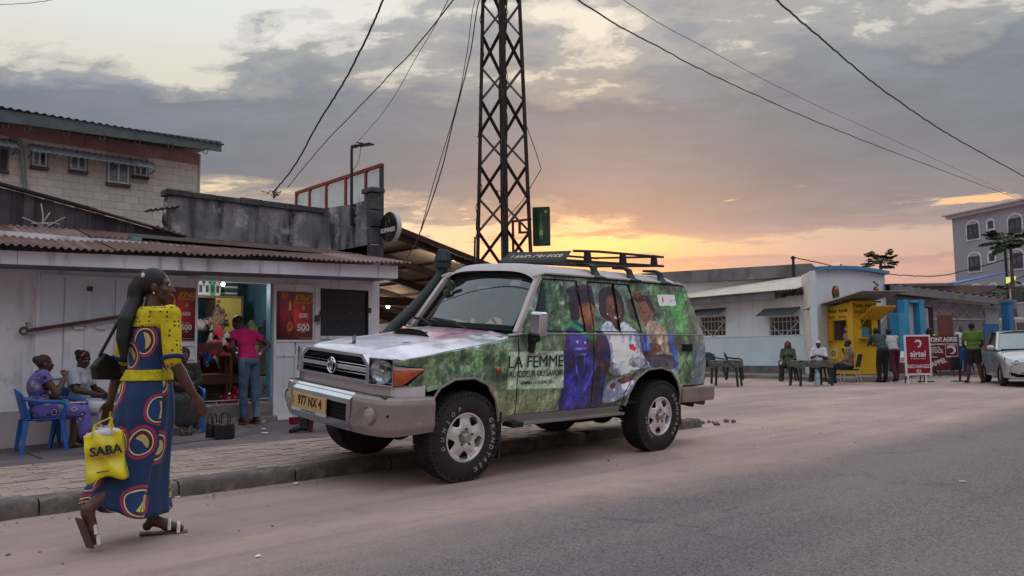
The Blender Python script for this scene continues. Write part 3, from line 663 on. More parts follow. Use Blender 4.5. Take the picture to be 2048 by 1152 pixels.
# corrugated sheets
def zfront(x): return ft(x)+.035
def zback(x): return 2.93
RY0, RY1 = FY-.14, 12.36
rm = [M('rusty_sheet_%d' % i, c, .75, c2, ns=1.6, detail=8, bump=.3, bs=25, streak=(c3, (7, .5, 1), .5, .72), stain=((196, 184, 178), 6, .66, .74)) for i, (c, c2, c3) in enumerate([((116, 82, 76), (88, 62, 58), (70, 54, 54)), ((130, 100, 92), (100, 74, 68), (80, 62, 60)), ((110, 78, 70), (80, 58, 54), (144, 126, 118)), ((150, 132, 126), (118, 92, 86), (110, 80, 76))])]
x = -3.0; k = 0
while x < 7.1:
  w = min(.86, 7.2-x); w = w if w > .2 else .2; dz = .008*(k % 2)+random.uniform(0, .006); off = random.uniform(-.04, .03)
  for seg_ in range(2):
    ya, yb = ((RY0+off, 11.35), (11.2, RY1))[seg_]
    def rf(u, v, x=x, w=w, dz=dz, ya=ya, yb=yb, sg=seg_):
      X = x+u*w; Y = ya+v*(yb-ya); t = (Y-RY0)/(RY1-RY0)
      return (X, Y, zfront(X)*(1-t)+zback(X)*t+dz+.016*sin(X*2*pi/.082)+.012*sg+.01*sin(X*2.1+Y*1.7))
    MB().grid(rf, int(w/.0137)+1, 5).build('roof_sheet', rm[0 if random.random() < .5 else random.randrange(4)] if x > 0 else rm[3], shop, smooth=True, fix=False)
  x += w-.03; k += 1
# grey parapet and wing wall of the building behind
par_m = M('weathered_render', (138, 138, 144), .95, (92, 94, 100), ns=1.8, detail=9, bump=.8, bs=9, streak=((36, 38, 42), (4, 4, .7), .46, .62), stain=((190, 188, 190), 2.6, .52, .70))
cop_m = M('coping_concrete', (84, 84, 88), .95, (54, 54, 58), ns=4, bump=.9, bs=14)
par = thing('parapet_wall', 'blackened grey render parapet rising behind the rusty roof', 'wall')
PX0, PX1, PY = 4.22, 6.94, 12.4
top = [(PX0, 2.7), (PX0+.02, 3.1), (PX0-.03, 3.2), (PX0, 3.58)]+[(PX0+.3+i*.4, 3.60+random.uniform(-.015, .02)) for i in range(6)]+[(PX1+.12, 3.60), (PX1+.12, 2.7)]
MB().prism(top, lambda a, b, d: (a, PY+d, b), 0, .2).build('wall', par_m, par)
for i in range(7):
  a_ = PX0-.05+i*(PX1-PX0+.05)/7
  MB().b(a_+.004, a_+(PX1-PX0+.05)/7-.004, PY-.05, PY+.24, 3.60, 3.70+random.uniform(-.015, .01)).build('coping_block', cop_m, par, bev=.012)
wing = thing('wing_wall', 'dark stained wing wall with white peeling patches below the billboard', 'wall')
wg = [(10.95, 2.3), (10.95, 3.72), (11.08, 3.72), (11.09, 3.66), (11.6, 3.66), (12.37, 3.72), (12.37, 2.6)]
MB().prism(wg, lambda a, b, d: (6.98+d, a, b), 0, .2).build('wall', par_m, wing)
for i in range(4): MB().b(7.0-.03, 7.2, 10.90, 11.05, 2.62+i*.29, 2.89+i*.29).build('block', cop_m, wing, bev=.012)
MB().b(6.95, 7.22, 10.88, 11.2, 3.78, 3.86).build('coping_block', cop_m, wing, bev=.012)
# old plank wall on the left
pl_m = [M('old_plank_%d' % i, c, .95, c2, ns=2, bump=.7, bs=10, streak=((36, 36, 40), (14, 14, .8), .5, .75)) for i, (c, c2) in enumerate([((84, 82, 88), (60, 59, 64)), ((72, 71, 77), (52, 51, 56)), ((96, 94, 98), (68, 66, 70))])]
pk = thing('plank_wall', 'grey weathered plank wall sloping down above the rusty roof', 'wall')
x = -.6
def ptop(x): return WY(0, 374, 12.05).z+(x-1.93)*(-.19)
while x < 4.1:
  w = random.uniform(.1, .16)
  MB().prism([(x+.003, 2.6), (x+w-.003, 2.6), (x+w-.003, ptop(x+w)+random.uniform(-.01, .01)), (x+.003, ptop(x)+random.uniform(-.01, .01))], lambda a, b, d: (a, 12.05+d, b), 0, .03+random.uniform(0, .012)).build('plank', random.choice(pl_m), pk)
  x += w
MB().obox((-.7, 12.02, ptop(-.7)+.03), (3.1, 12.02, ptop(3.1)+.035), .12, .035).build('capping', M('dark_cap', (50, 44, 46), .9, bump=.3), pk)
MB().obox((3.0, 12.0, ptop(3.0)+.03), (4.35, 12.0, ptop(4.35)+.01), .12, .02).build('capping', rm[0], pk)
# scraps of tin where the planks meet the parapet
for i, (px, py, L_, lb) in enumerate([(330, 430, .5, 'bent tin scrap leaning at the left end of the grey parapet'), (345, 462, .5, 'pale green tin scrap lying at the foot of the parapet')]):
  p = WY(px, py, 12.2); t = tag(MB().grid(lambda u, v: (p.x-.25+u*L_, p.y-.05+v*.3, p.z+.05-.12*u*(1 if i else -1)+.014*sin((u*L_)*2*pi/.08)), 24, 2).build('tin_scrap', M('tin_%d' % i, [(120, 90, 84), (128, 140, 142)][i], .7, contrast=.4, ns=6, bump=.3), fix=False, solid=.003), lb, 'scrap')
mb = MB(); c = WY(85, 452, 10.9)
tw = thing('dry_twigs', 'bleached sticks lying on the rusty roof near the left edge', 'sticks')
for (dx, dy, dz, ex, ez) in [(-.12, 0, .02, .1, .03), (-.2, .1, .1, .06, -.02), (.0, 0, 0, -.02, .28), (.05, 0, .0, .25, .14), (-.02, 0, .02, .08, .18), (.02, .05, .05, .2, .05)]:
  MB().tube([(c.x+dx, c.y+dy, c.z+dz), (c.x+(dx+ex)/2+.01, c.y+dy, c.z+(dz+ez)/2+.01), (c.x+ex, c.y+dy+.02, c.z+ez)], .008, 5).build('stick', M('bleached_stick', (176, 168, 160), .9), tw)
# ---------------------------------------------------------------- upper storey building behind
UY = 20.0
U = lambda x, y: WY(x, y, UY)
up = thing('upstairs_building', 'cream block upper storey with grey eave and pink band at far left', 'building')
ux1 = U(397, 350).x; uzt = U(200, 300).z; uzb = 3.4
zt = lambda x: 6.42
core = MB().b(0, ux1-.02, UY+.02, UY+8, 2, 6.3).build('wall', M('block_joint', (160, 152, 146), .95), up)
blk = [M('cream_block_%d' % i, c, .9, c2, ns=2, bump=.4, bs=10, streak=((120, 110, 104), (3, 3, 1), .6, .85)) for i, (c, c2) in enumerate([((190, 185, 181), (178, 173, 170)), ((184, 179, 176), (172, 168, 166)), ((196, 190, 185), (184, 178, 174)), ((187, 184, 183), (175, 172, 172))])]
pxwin = [(0, 14, 300, 341), (64, 93, 303, 333), (140, 172, 312, 341), (215, 257, 322, 367), (267, 294, 327, 352)]
wins = []
for (a_, b_, t_, bo) in pxwin:
  wins.append((U(a_, (t_+bo)/2).x, U(b_, (t_+bo)/2).x, U((a_+b_)/2, bo).z, U((a_+b_)/2, t_).z))
bh = .172; bw_ = .33
row = 0; z = 6.02-bh*13
bmesh_cache = {}
def block(x0, x1, z0, z1):
  key = (round(x1-x0, 2), round(z1-z0, 2))
  if key not in bmesh_cache:
    o = MB().b(0, x1-x0-.006, -.012, 0, 0, z1-z0-.006).build('block', blk[0], None); bmesh_cache[key] = [o.data]; bpy.data.objects.remove(o)
    for k in (1, 2, 3): m2 = bmesh_cache[key][0].copy(); m2.materials[0] = blk[k]; bmesh_cache[key].append(m2)
  o = bpy.data.objects.new('block', random.choice(bmesh_cache[key])); COL.objects.link(o); o.parent = up; o.location = (x0+.003, UY+.02+random.uniform(-.003, .002), z0+.003)
nb = 0
while z < 5.99:
  x = .8-(row % 2)*bw_/2+random.uniform(-.03, .03)
  while x < ux1-.02:
    x1 = min(x+bw_, ux1)
    pieces = [(x, x1)]
    for (a_, b_, c_, d_) in wins:
      if z+bh > c_-.02 and z < d_+.04:
        np_ = []
        for (p, q) in pieces:
          if q <= a_-.03 or p >= b_+.03: np_.append((p, q))
          else:
            if p < a_-.03: np_.append((p, a_-.03))
            if q > b_+.03: np_.append((b_+.03, q))
        pieces = np_
    for (p, q) in pieces:
      if q-p > .06 and nb < 300 and x1 > 2.6: block(round(p, 2), round(q, 2), z, z+bh); nb += 1
    x = x1
  z += bh; row += 1
pink = M('pink_band', (156, 124, 120), .9, (138, 108, 105), ns=2, bump=.3, streak=((96, 66, 64), (4, 4, 1), .56, .8))
MB().b(0, ux1, UY-.012, UY+.03, 6.02, 6.32).build('band', pink, up)
MB().b(0, ux1, UY-.012, UY+.03, 3.2, 3.76).build('band', M('orange_band', (170, 104, 74), .9, contrast=.3), up)
MB().b(ux1, ux1+.04, UY-.02, UY+7.9, 3.0, 6.30).build('corner_trim', M('cream_trim', (186, 178, 172), .9), up)
MB().obox((-.6, UY-.62, U(0, 258).z+.02), (U(423, 300).x, UY-.62, U(423, 303).z*1.0+.0), .06, .26).build('eave_board', M('eave_grey', (96, 106, 110), .8, (78, 88, 92), ns=3, bump=.2, streak=((60, 64, 66), (2, 2, 1), .6, .8)), up)
ez = lambda x: 6.22
def rf2(u, v): X = -.7+u*(U(424, 298).x+.75); return (X, UY-.7+v*6, 6.46+v*.5+.02*sin(X*2*pi/.16)+(X-2)*.004-(0.0))
MB().grid(rf2, 260, 6).build('roof_sheet', M('grey_tin', (104, 104, 108), .6, (76, 74, 78), ns=2, bump=.2), up, smooth=True, fix=False)
hk = M('brown_iron', (0,0,0))
for px in (12, 55, 133, 205, 275, 341, 411):
  p = WY(px, 247+px*.125, UY-.66); MB().tube([(p.x-.05, UY-.66, p.z-.02), (p.x-.05, UY-.67, p.z-.1), (p.x, UY-.67, p.z-.13), (p.x+.05, UY-.67, p.z-.08), (p.x+.06, UY-.66, p.z+.06)], .012, 5).build('roof_hook', hk, up)
wf_m = M('white_window_frame', (190, 196, 202), .5); 
def glassy(name, c, r=.08): return M(name, c, r, contrast=.3, spec=.8, coat=.5)
dark_pane = glassy('dark_pane', (44, 52, 62)); pale_pane = glassy('pale_curtained_pane', (120, 136, 150))
for i, (a_, b_, c_, d_) in enumerate(wins):
  w = MB(); f = .035
  fr = MB()
  fr.b(a_, a_+f, UY-.05, UY+.03, c_, d_); fr.b(b_-f, b_, UY-.05, UY+.03, c_, d_); fr.b(a_+f, b_-f, UY-.05, UY+.03, d_-f, d_); fr.b(a_+f, b_-f, UY-.05, UY+.03, c_, c_+f); xm = (a_+b_)/2
  fr.b(xm-f*.6, xm+f*.6, UY-.045, UY+.03, c_+f, d_-f)
  wo = fr.build('window', wf_m if i else M('dark_frame', (60, 60, 66)), up)
  for s_, (p, q) in enumerate(((a_+f, xm-f*.6), (xm+f*.6, b_-f))):
    MB().b(p, q, UY-.012, UY+.0, c_+f, d_-f).build('pane', dark_pane if (i in (0,) or (i == 1 and s_)) else pale_pane, wo)
  MB().b(a_-.04, b_+.04, UY-.09, UY+.02, c_-.07, c_-.01).build('sill', cop_m, wo)
def awn(x0, x1, z0, ws, lab):
  def f(u, v): X = x0+u*(x1-x0); return (X, UY-.02-v*.42, z0-v*.16-v*v*.10+.012*sin(X*2*pi/.13))
  o = MB().grid(f, int((x1-x0)/.022), 5).build('awning', M('blue_grey_tin', (116, 128, 138), .6, (92, 102, 112), ns=2, streak=((136, 142, 146), (6, 1, 1), .55, .8)), up, smooth=True, fix=False, solid=.004)
  for X in ws: MB().tube([(X, UY, z0-.32), (X, UY-.3, z0-.30), (X, UY-.4, z0-.24), (X, UY-.03, z0-.03)], .014, 5).build('bracket', hk, up)
pA, pB = WY(58, 298, UY-.2), WY(308, 326, UY-.2)
awn(pA.x, pB.x, (pA.z+pB.z)/2+.12, [pA.x+.03, (pA.x*2+pB.x)/3, (pA.x+pB.x*2)/3, pB.x-.03], '')
pC = WY(35, 290, UY-.2); awn(1.5, pC.x, (pA.z+pB.z)/2+.14, [pC.x-.05], '')
q = [WY(20, 275, UY-.15), WY(38, 281, UY-.15), WY(43, 300, UY-.12), WY(50, 378, UY-.12)]
MB().tube([tuple(v) for v in q], .055, 8).build('drain_pipe', M('grey_pipe', (112, 118, 122), .6), up, smooth=True)
# ---------------------------------------------------------------- billboard seen edge-on
bb = thing('billboard', 'red framed billboard with white sheets seen edge on above the wing wall', 'billboard')
BXX = 7.32; red_m = M('red_oxide_frame', (150, 66, 50), .7, (112, 50, 42), ns=5, bump=.2)
sheet_m = M('white_sheet', (222, 228, 228), .5, (200, 206, 208), ns=1.5, streak=((130, 138, 140), (3, 3, .6), .6, .8))
yA, yB = 11.14, 14.2; zT = 4.33; zB = 2.9
npan = 5; edges = [yA, 11.62, 12.3, 13.0, 13.65, yB]
for i in range(5): MB().b(BXX, BXX+.02, edges[i]+.03, edges[i+1]-.03, zB, zT-.06).build('sheet', sheet_m, bb)
for i, y in enumerate(edges): MB().b(BXX-.03, BXX+.03, y-.025, y+.025, zB-.3, zT-.035).build('post', M('dark_frame', (60, 60, 66)) if i in (0,) else red_m, bb)
MB().b(BXX-.03, BXX+.03, yA-.03, yB+.03, zT-.034, zT+.02).build('rail', red_m, bb)
# lamp post strapped to the wing wall
lp = thing('street_lamp', 'slim black lamp post with flat lamp head strapped to the wing wall', 'street lamp')
lx, ly = 6.9, 11.42; blackp = M('black_pole', (34, 33, 38), .6, contrast=.3)
MB().cyl((lx, ly, 3.28), (lx, ly, 4.62), .026, .024, 10).build('pole', blackp, lp, smooth=True)
for z in (3.28, 3.44, 3.62): MB().obox((lx-.02, ly, z), (6.99, ly, z), .03, .03).build('bracket', blackp, lp)
hd = MB(); a0 = Vector((lx, ly, 4.63)); a1 = WX(742, 288, 7.02); dirv = (a1-a0)
d2 = Vector((dirv.x, dirv.y, dirv.z))
hd.obox(a0+d2*.35+Vector((0,0,-.0)), a0+d2*1.05, .13, .022); hd.obox(a0+d2*.1, a0+d2*.6, .04, .03); hd.obox(a0+Vector((0, 0, .0)), a0+d2*.25, .05, .05); hd.obox(a0+d2*.32+Vector((0,0,.05)), a0+d2*.6+Vector((0,0,.03)), .1, .012)
hd.build('lamp_head', blackp, lp, bev=.004)
MB().tube([a0+d2*.5, a0+d2*.45+Vector((0,0,-.1)), a0+d2*.4+Vector((0,0,-.22)), a0+d2*.28+Vector((0,0,-.33)), a0+d2*.05+Vector((0,0,-.42))], .005, 4).build('cable', blackp, lp)
# round stout sign
gs = thing('round_sign', 'round black sign with white lettering projecting from the wall corner', 'sign', (7.16, 10.62, 3.16))
gn = MB(); gn.lathe([(.001, -.045), (.240, -.045), (.255, -.04), (.260, 0), (.255, .04), (.235, .045), (.001, .045)], lambda c, s, r, h: (h, c*r, s*r), 48); gn.build('rim', M('white_rim', (190, 192, 196), .5), gs, smooth=True)
gn = MB(); gn.lathe([(.001, -.060), (.238, -.056), (.250, -.042)], lambda c, s, r, h: (h, c*r, s*r), 48); gn.build('face', M('glossy_black_face', (22, 26, 36), .12, coat=1, contrast=.3), gs, smooth=True)
text('GUINNESS', .098, M('white_ink', (1,1,1)), gs, (-.064, 0, -.055), (pi/2, 0, -pi/2), weight=.025, sx=.92)
hp = MB(); hp.tube([(-.064, .03, .02), (-.064, -.01, .12), (-.064, -.06, .05), (-.064, -.04, .16)], .006, 5); hp.tube([(-.064, .05, .03), (-.064, .06, .12), (-.064, -.02, .17)], .006, 5); hp.build('emblem', M('dull_gold', (110, 96, 62), .5), gs)
for z in (-.1, .14): MB().obox((0, .26, z), (0, .42, z), .04, .04).build('bracket', blackp, gs)
# ---------------------------------------------------------------- open-sided bar under a sloping tin roof
bar = thing('bar_shelter', 'open bar shelter with sloping tin roof and dark timber beams', 'bar shelter')
tin_u = M('tin_underside', (150, 134, 120), .6, (104, 92, 84), ns=1.2, detail=8, bump=.2, streak=((140, 132, 122), (1, 6, 1), .6, .8))
beam_m = M('dark_timber', (66, 48, 46), .9, (44, 34, 34), ns=4, bump=.4, streak=((96, 74, 66), (1, 8, 1), .6, .8))
def rz(X): return 3.62-(X-7.2)*.235
for i in range(9):
  xa = 7.2+i*.75
  def f(u, v, xa=xa): X = xa+u*.8; Y = 11.9+v*11; return (X, Y, rz(X)+.012*sin(Y*2*pi/.1)+.006*(i % 2)+.02*v)
  MB().grid(f, 3, 420).build('roof_sheet', tin_u, bar, fix=False)
for y in np.arange(12.05, 22.9, 1.55): MB().obox((7.2, y, rz(7.2)-.08), (13.9, y, rz(13.9)-.08), .07, .13).build('beam', beam_m, bar)
for x in np.arange(7.3, 13.6, .85): MB().obox((x, 11.92, rz(x)-.035), (x, 22.9, rz(x)-.03), .06, .045).build('purlin', beam_m, bar)
MB().obox((7.15, 11.9, rz(7.15)+.0), (13.9, 11.9, rz(13.9)+.0), .03, .1).build('edge_board', beam_m, bar)
MB().obox((7.4, 15.6, 2.35), (13.6, 15.6, 2.3), .12, .2).build('beam', beam_m, bar)
MB().obox((7.4, 19.2, 2.3), (13.6, 19.2, 2.25), .12, .2).build('beam', beam_m, bar)
for (x, y) in ((9.0, 15.6), (11.6, 15.6), (9.9, 19.2), (12.4, 19.2), (13.4, 12.1)): MB().obox((x, y, .1), (x, y, rz(x)-.1), .1, .1).build('post', beam_m, bar)
wl = MB(); wl.b(7.3, 16, 23, 23.15, 0, 2.5); wl.build('wall', M('bar_wall', (170, 166, 160), .9, (150, 144, 140), bump=.2), bar)
lwb = MB(); lwb.b(7.3, 12.8, 12.9, 13.0, .1, 1.2); lwb.build('counter', M('maroon_counter', (96, 44, 46), .7, (70, 36, 38), bump=.2), bar)
fn = thing('wooden_railing', 'dark red wooden railing at the bar entrance behind the car bonnet', 'railing')
for z in (1.42, 1.18, .8): MB().obox((7.2, 12.2, z), (8.6, 12.2, z), .05, .13 if z > 1.3 else .07).build('rail', M('maroon_counter', (1,1,1)), fn)
for x in (7.22, 7.5, 7.8, 8.1, 8.4): MB().obox((x, 12.2, .1), (x, 12.2, 1.4), .05, .05).build('post', M('maroon_counter', (1,1,1)), fn)
bulb_m = M('lit_bulb', (255, 244, 214), .4, emit=7, contrast=0.01)
def lamp(p, label, e=10, col=(1, .86, .66), tube=False, r=.055):
  t = thing('light_bulb' if not tube else 'tube_light', label, 'lamp', tuple(p), group='bulbs lit under the bar roof')
  if tube: MB().cyl((-.0, -.3, 0), (0, .3, 0), .022).build('tube', bulb_m, t)
  else:
    mb = MB(); mb.ell((0, 0, 0), (r, r, r*1.15)); mb.build('globe', bulb_m, t, smooth=True)
  MB().cyl((0, 0, r*.9), (0, 0, r*.9+.07), .022).build('socket', dark_m, t)
  l = bpy.data.lights.new('bulb_light', 'POINT'); l.energy = e; l.color = col; l.shadow_soft_size = .07
  o = bpy.data.objects.new('bulb_light', l); COL.objects.link(o); o.parent = t; o.location = (0, 0, -.12)
  return t
lamp(WY(895, 519, 12.15), 'bright lit bulb under the bar roof edge above the snorkel', 22)
lamp(WY(776, 612, 16.4), 'lit bulb low under the bar roof beside the shop wall', 26, r=.05)
lamp(WY(788, 586, 17.2), 'short lit tube light under the bar roof beside the shop corner', 26, tube=True)
lamp(WY(802, 570, 20.2), 'small distant bulb deep under the bar roof', 26, r=.06)
# ---------------------------------------------------------------- lattice mast
mast = thing('lattice_mast', 'tall dark steel lattice mast rising behind the car', 'mast')
steel = M('dark_steel', (72, 54, 50), .75, (46, 37, 36), ns=3, bump=.2, metal=.3)
mc = DD(1009, 540, 14.0); mcx, mcy = mc.x, mc.y
ca = atan2(-mcy, -mcx)+radians(3)      # one corner leg faces the camera
MH = 9.2
def leg(i, z):
  r = .566-.0295*z; a = ca+i*pi/2
  return Vector((mcx+cos(a)*r, mcy+sin(a)*r, z))
for i in range(4):
  w = .045 if i else .075
  p0, p1 = leg(i, 0), leg(i, MH); d = Vector((cos(ca+i*pi/2), sin(ca+i*pi/2), 0)); t1 = Vector((-d.y, d.x, 0))
  mb = MB(); mb.obox(p0, p1, .10 if i == 0 else .07, .10 if i == 0 else .065, tuple(d)); mb.build('leg', steel, mast)
nb_ = 15; hh = MH/nb_*1.0
for i in range(4):
  j = (i+1) % 4
  for k in range(nb_):
    z0 = .2+k*hh; z1 = z0+hh; p_, q_ = (i, j) if (k+i//2) % 2 else (j, i)
    MB().obox(leg(p_, z0), leg(q_, z1), .07, .016).build('brace', steel, mast)
mb = MB(); rr = random.Random(5)
for k in range(4):
  pts = []
  ph = rr.random()*6
  for z in np.linspace(.3, MH, 46): p = leg(0, z); pts.append((p.x+.06*sin(z*2.3+ph)+rr.uniform(-.03, .03)-.05, p.y+.05*cos(z*1.7+ph)-.05, z))
  mb.tube(pts, .008 if k else .014, 4)
for k in range(2):
  pts = []
  for z in np.linspace(1.5, MH, 60): p = leg(3, z); pts.append((p.x+.03*sin(z*3+k*2)+rr.uniform(-.03, .03), p.y+rr.uniform(-.03, .03), z))
  mb.tube(pts, .008, 4)
for k in range(60):
  z = rr.uniform(1.8, MH); p = leg(3, z) if k % 3 else leg(0, z); a = rr.random()*6; q = Vector((cos(a), sin(a), rr.uniform(-.8, .5)))*rr.uniform(.04, .11); mb.tube([p, p+q*.6, p+q], .004, 3)
mb.tube([leg(0, 3.9), leg(0, 3.9)+Vector((-.14, .05, .03)), leg(0, 3.8)+Vector((-.08, .05, -.1)), leg(0, 3.85)], .012, 5)
mb.tube([leg(0, 3.4), leg(0, 3.7)+Vector((.2, -.25, .05)), leg(0, 4.3)+Vector((.42, -.5, 0)), leg(0, 4.6)+Vector((.36, -.44, 0)), leg(0, 5.2)+Vector((.22, -.3, 0))], .007, 4)
mb.build('tangled_cable', M('black_cable', (30, 28, 32), .7), mast)
MB().b(mcx-.65, mcx+.65, mcy-.65, mcy+.65, 0, .22).build('footing', conc, mast, bev=.03)
# beer sign on a red bracket
bs = thing('beer_sign', 'green lit box sign with beer bottle fixed behind the mast', 'sign')
s0 = DD(1083, 453, 14.6); az = radians(-52)
bx_ = Vector((cos(az), sin(az), 0))
bsx = thing('sign_box', None, None, tuple(s0), 0); bsx.parent = bs; bpy.data.objects.remove(bsx)
gm = M('green_sign', (26, 62, 46), .25, (16, 44, 36), ns=2, coat=.4)
bs.location = s0; bs.rotation_euler = (0, 0, az)
MB().b(-.165, .165, -.05, .05, -.37, .37).build('box', M('sign_casing', (24, 30, 30), .5), bs, bev=.01)
MB().b(-.15, .15, -.056, -.051, -.355, .355).build('face', gm, bs)
btl = [(-.035, -.25), (-.04, -.05), (-.015, .08), (-.013, .24), (.013, .24), (.015, .08), (.04, -.05), (.035, -.25)]
MB().prism(btl, lambda a, b, d: (a, d, b), -.062, -.057).build('bottle_print', M('bottle_green', (70, 120, 78), .4), bs)
MB().prism([(-.033, -.18), (-.035, -.08), (.035, -.08), (.033, -.18)], lambda a, b, d: (a, d, b), -.065, -.0625).build('label_print', M('pale_label', (170, 178, 120), .4), bs)
MB().ell((.09, -.06, .27), (.03, .004, .03)).build('badge_print', M('badge_yellow', (150, 160, 70), .4), bs)
mb = MB(); mb.obox((-.19, 0, .15), (-.55, 0, .12), .04, .04); mb.obox((-.19, 0, -.1), (-.42, 0, -.1), .04, .04); mb.obox((-.42, 0, -.12), (-.42, 0, .14), .05, .05); mb.obox((-.55, 0, .14), (-.55, 0, -.95), .045, .045)
mb.build('bracket', M('red_paint', (120, 30, 34), .6), bs)
# ---------------------------------------------------------------- overhead wires
wire_m = M('wire', (26, 25, 30), .7)
def wire(name, pts, r, label, group='overhead wires', twist=0.0, n=40):
  P_ = [Vector(p) for p in pts]; out = []
  if name == 'drop_cable': P_.insert(0, leg(1, 9.1))
  elif pts[0].z > 5 and label[:4] not in ('sagg', 'shor'): P_.insert(0, P_[0]+(P_[0]-P_[1])*3+Vector((0, 0, .6)))
  n = int(n*1.3)
  for i in range(n+1):
    t = i/n
    if len(P_) == 2: p = P_[0].lerp(P_[1], t); p.z -= 4*t*(1-t)*twist
    else:
      k = len(P_)-1; f = min(t*k, k-1e-6); j = int(f); u = f-j
      a = P_[max(j-1, 0)]; b = P_[j]; c = P_[j+1]; d = P_[min(j+2, k)]
      p = .5*((2*b)+(c-a)*u+(2*a-5*b+4*c-d)*u*u+(3*b-a-3*c+d)*u**3)
    if twist == 0: p = p+Vector((0, 0, random.uniform(-1, 1)*r*.8))
    out.append(tuple(p))
  o = MB().tube(out, r, 5).build(name, wire_m, smooth=True, fix=False); tag(o, label, 'wire', group); return o
wire('power_cable', [DD(775, -25, 7.0), DD(745, 50, 7.4), DD(690, 160, 8.2), DD(640, 240, 9.0), DD(590, 330, 10.2), DD(548, 383, 11.6)], .010, 'thick black cable dropping from the top to the scrubby parapet', n=60)
wire('telephone_wire', [DD(920, -18, 9), DD(770, 160, 12), DD(650, 285, 15), DD(575, 375, 18)], .009, 'thin grey wire running down left from top centre')
wire('telephone_wire', [DD(905, -18, 10), DD(835, 110, 14), DD(770, 220, 18), DD(700, 300, 22)], .007, 'faint thin wire ending near the lamp post head')
wire('drop_cable', [DD(965, -20, 12.5), DD(940, 110, 12.3), DD(905, 250, 12.1), DD(880, 350, 12), DD(835, 478, 11.9), DD(803, 530, 11.5)], .010, 'wavy black cable hanging between the mast top and bar roof', n=70)
wire('drop_cable', [DD(957, -20, 12.6), DD(935, 100, 12.4), DD(915, 205, 12.2), DD(872, 350, 12.1), DD(840, 465, 12)], .007, 'thinner cable twisting beside the wavy drop cable', n=70)
wire('power_cable', [DD(1135, -15, 12), DD(1300, 85, 16), DD(1500, 185, 22), DD(1750, 290, 32), DD(2048, 402, 60)], .016, 'long straight cable descending right from above the mast sign', n=60)
wire('telephone_wire', [DD(1225, -15, 14), DD(1400, 90, 18), DD(1600, 195, 26), DD(1830, 300, 38), DD(2048, 400, 62)], .008, 'finest pale wire between the two long right hand cables', n=60)
wire('power_cable', [DD(1530, -20, 8), DD(1640, 75, 9.5), DD(1760, 175, 12), DD(1900, 270, 15), DD(2070, 365, 20)], .012, 'heavy twisted cable crossing the upper right corner', n=60)
wire('telephone_wire', [DD(-30, 10, 20), DD(60, 6, 20), DD(130, -5, 20)], .008, 'short wire clipping the top left corner')
# scrub growing on the parapet
tw = thing('parapet_scrub', 'sparse leafy twigs growing on top of the grey parapet', 'plant')
c = WY(548, 392, 12.5); sm = M('twig_leaf', (70, 66, 48), .8, contrast=.4); mb = MB(); lfm = MB()
for k in range(12):
  a = random.uniform(-1.3, 1.3); l = random.uniform(.1, .24); p1 = Vector((c.x+sin(a)*l, c.y+random.uniform(-.06, .06), c.z+cos(a)*l*.55)); mb.tube([(c.x, c.y, c.z-.05), ((c.x+p1.x)/2, c.y, (c.z+p1.z)/2+.02), p1], .005, 4)
  for j in range(7):
    q = Vector((c.x, c.y, c.z)).lerp(p1, random.uniform(.5, 1.05)); d = Vector((random.uniform(-1, 1), random.uniform(-1, 1), random.uniform(-.3, .8)))*.035; e = d.orthogonal()*.35
    lfm.add([q, q+d*.5+e, q+d, q+d*.5-e], [(0, 1, 2, 3)])
mb.build('stem', beam_m, tw); lfm.build('foliage', sm, tw, fix=False)
# thin rod by the bar roof end
tag(MB().cyl(DD(949, 525, 13), DD(950, 474, 13), .02, .018, 6).build('iron_rod', blackp), 'short thin iron rod standing just left of the mast', 'rod')
# ---------------------------------------------------------------- inside the shop
RX0, RX1, RY1_ = DX0-.7, DX1+.9, WALL_Y+3.0
room = MB()
cy = M('cyan_wall', (110, 158, 168), .8, (92, 138, 150), ns=1.5, bump=.15, stain=((120, 130, 132), 2, .6, .8))
room.b(RX0, RX1, RY1_, RY1_+.1, FLOOR, 2.7).b(RX0-.1, RX0, WALL_Y+.15, RY1_, FLOOR, 2.7).b(RX1, RX1+.1, WALL_Y+.18, RY1_, FLOOR, 2.7)
room.build('interior_wall', cy, shop)
MB().b(RX0, RX1, WALL_Y+.3, RY1_, .15, FLOOR+.1).build('interior_floor', M('dark_floor', (84, 76, 76), .8), shop)
MB().b(RX0-.1, RX1+.1, WALL_Y+.17, RY1_+.1, 2.7, 2.75).build('ceiling', M('interior_ceiling', (120, 118, 116), .9), shop)
IF = FLOOR+.1
def at(px, py, dy): return WY(px, py, WALL_Y+dy)
# shelf unit with its contents
shf = thing('shelf_unit', 'brown and yellow shelf unit against the cyan back wall', 'shelf')
y0, y1 = WALL_Y+1.9, WALL_Y+2.3
xa, xb, xc = RX0+.1, at(430, 600, 1.9).x, at(484, 600, 1.9).x
xz = at(404, 600, 1.9).x
brownw = M('brown_board', (128, 98, 70), .7, (104, 78, 56), ns=3, streak=((88, 66, 50), (1, 1, 10), .55, .8)); yel = M('mustard_board', (176, 156, 70), .6, (160, 140, 62))
zs = [at(440, 595, 1.9).z, at(440, 650, 1.9).z, at(440, 700, 1.9).z]
for z in zs: MB().b(xa, xb, y0, y1, z-.015, z+.015).build('shelf_board', brownw, shf)
for x in (xa-.02, xb, xc): MB().b(x, x+.02, y0-.002, y1, IF, zs[0]-.018 if x != xa-.02 else zs[0]).build('side_board', brownw, shf)
MB().b(xb+.021, xc-.001, y0+.03, y0+.05, at(460, 640, 1.9).z-.2, zs[0]).build('cupboard_door', yel, shf)
MB().b(xa, xc+.02, y0-.004, y1, zs[0]+.002, zs[0]+.03).build('top_board', brownw, shf)
bagc = [(210, 206, 200), (196, 196, 190), (60, 180, 110), (205, 204, 200)]
zt_ = zs[0]+.03
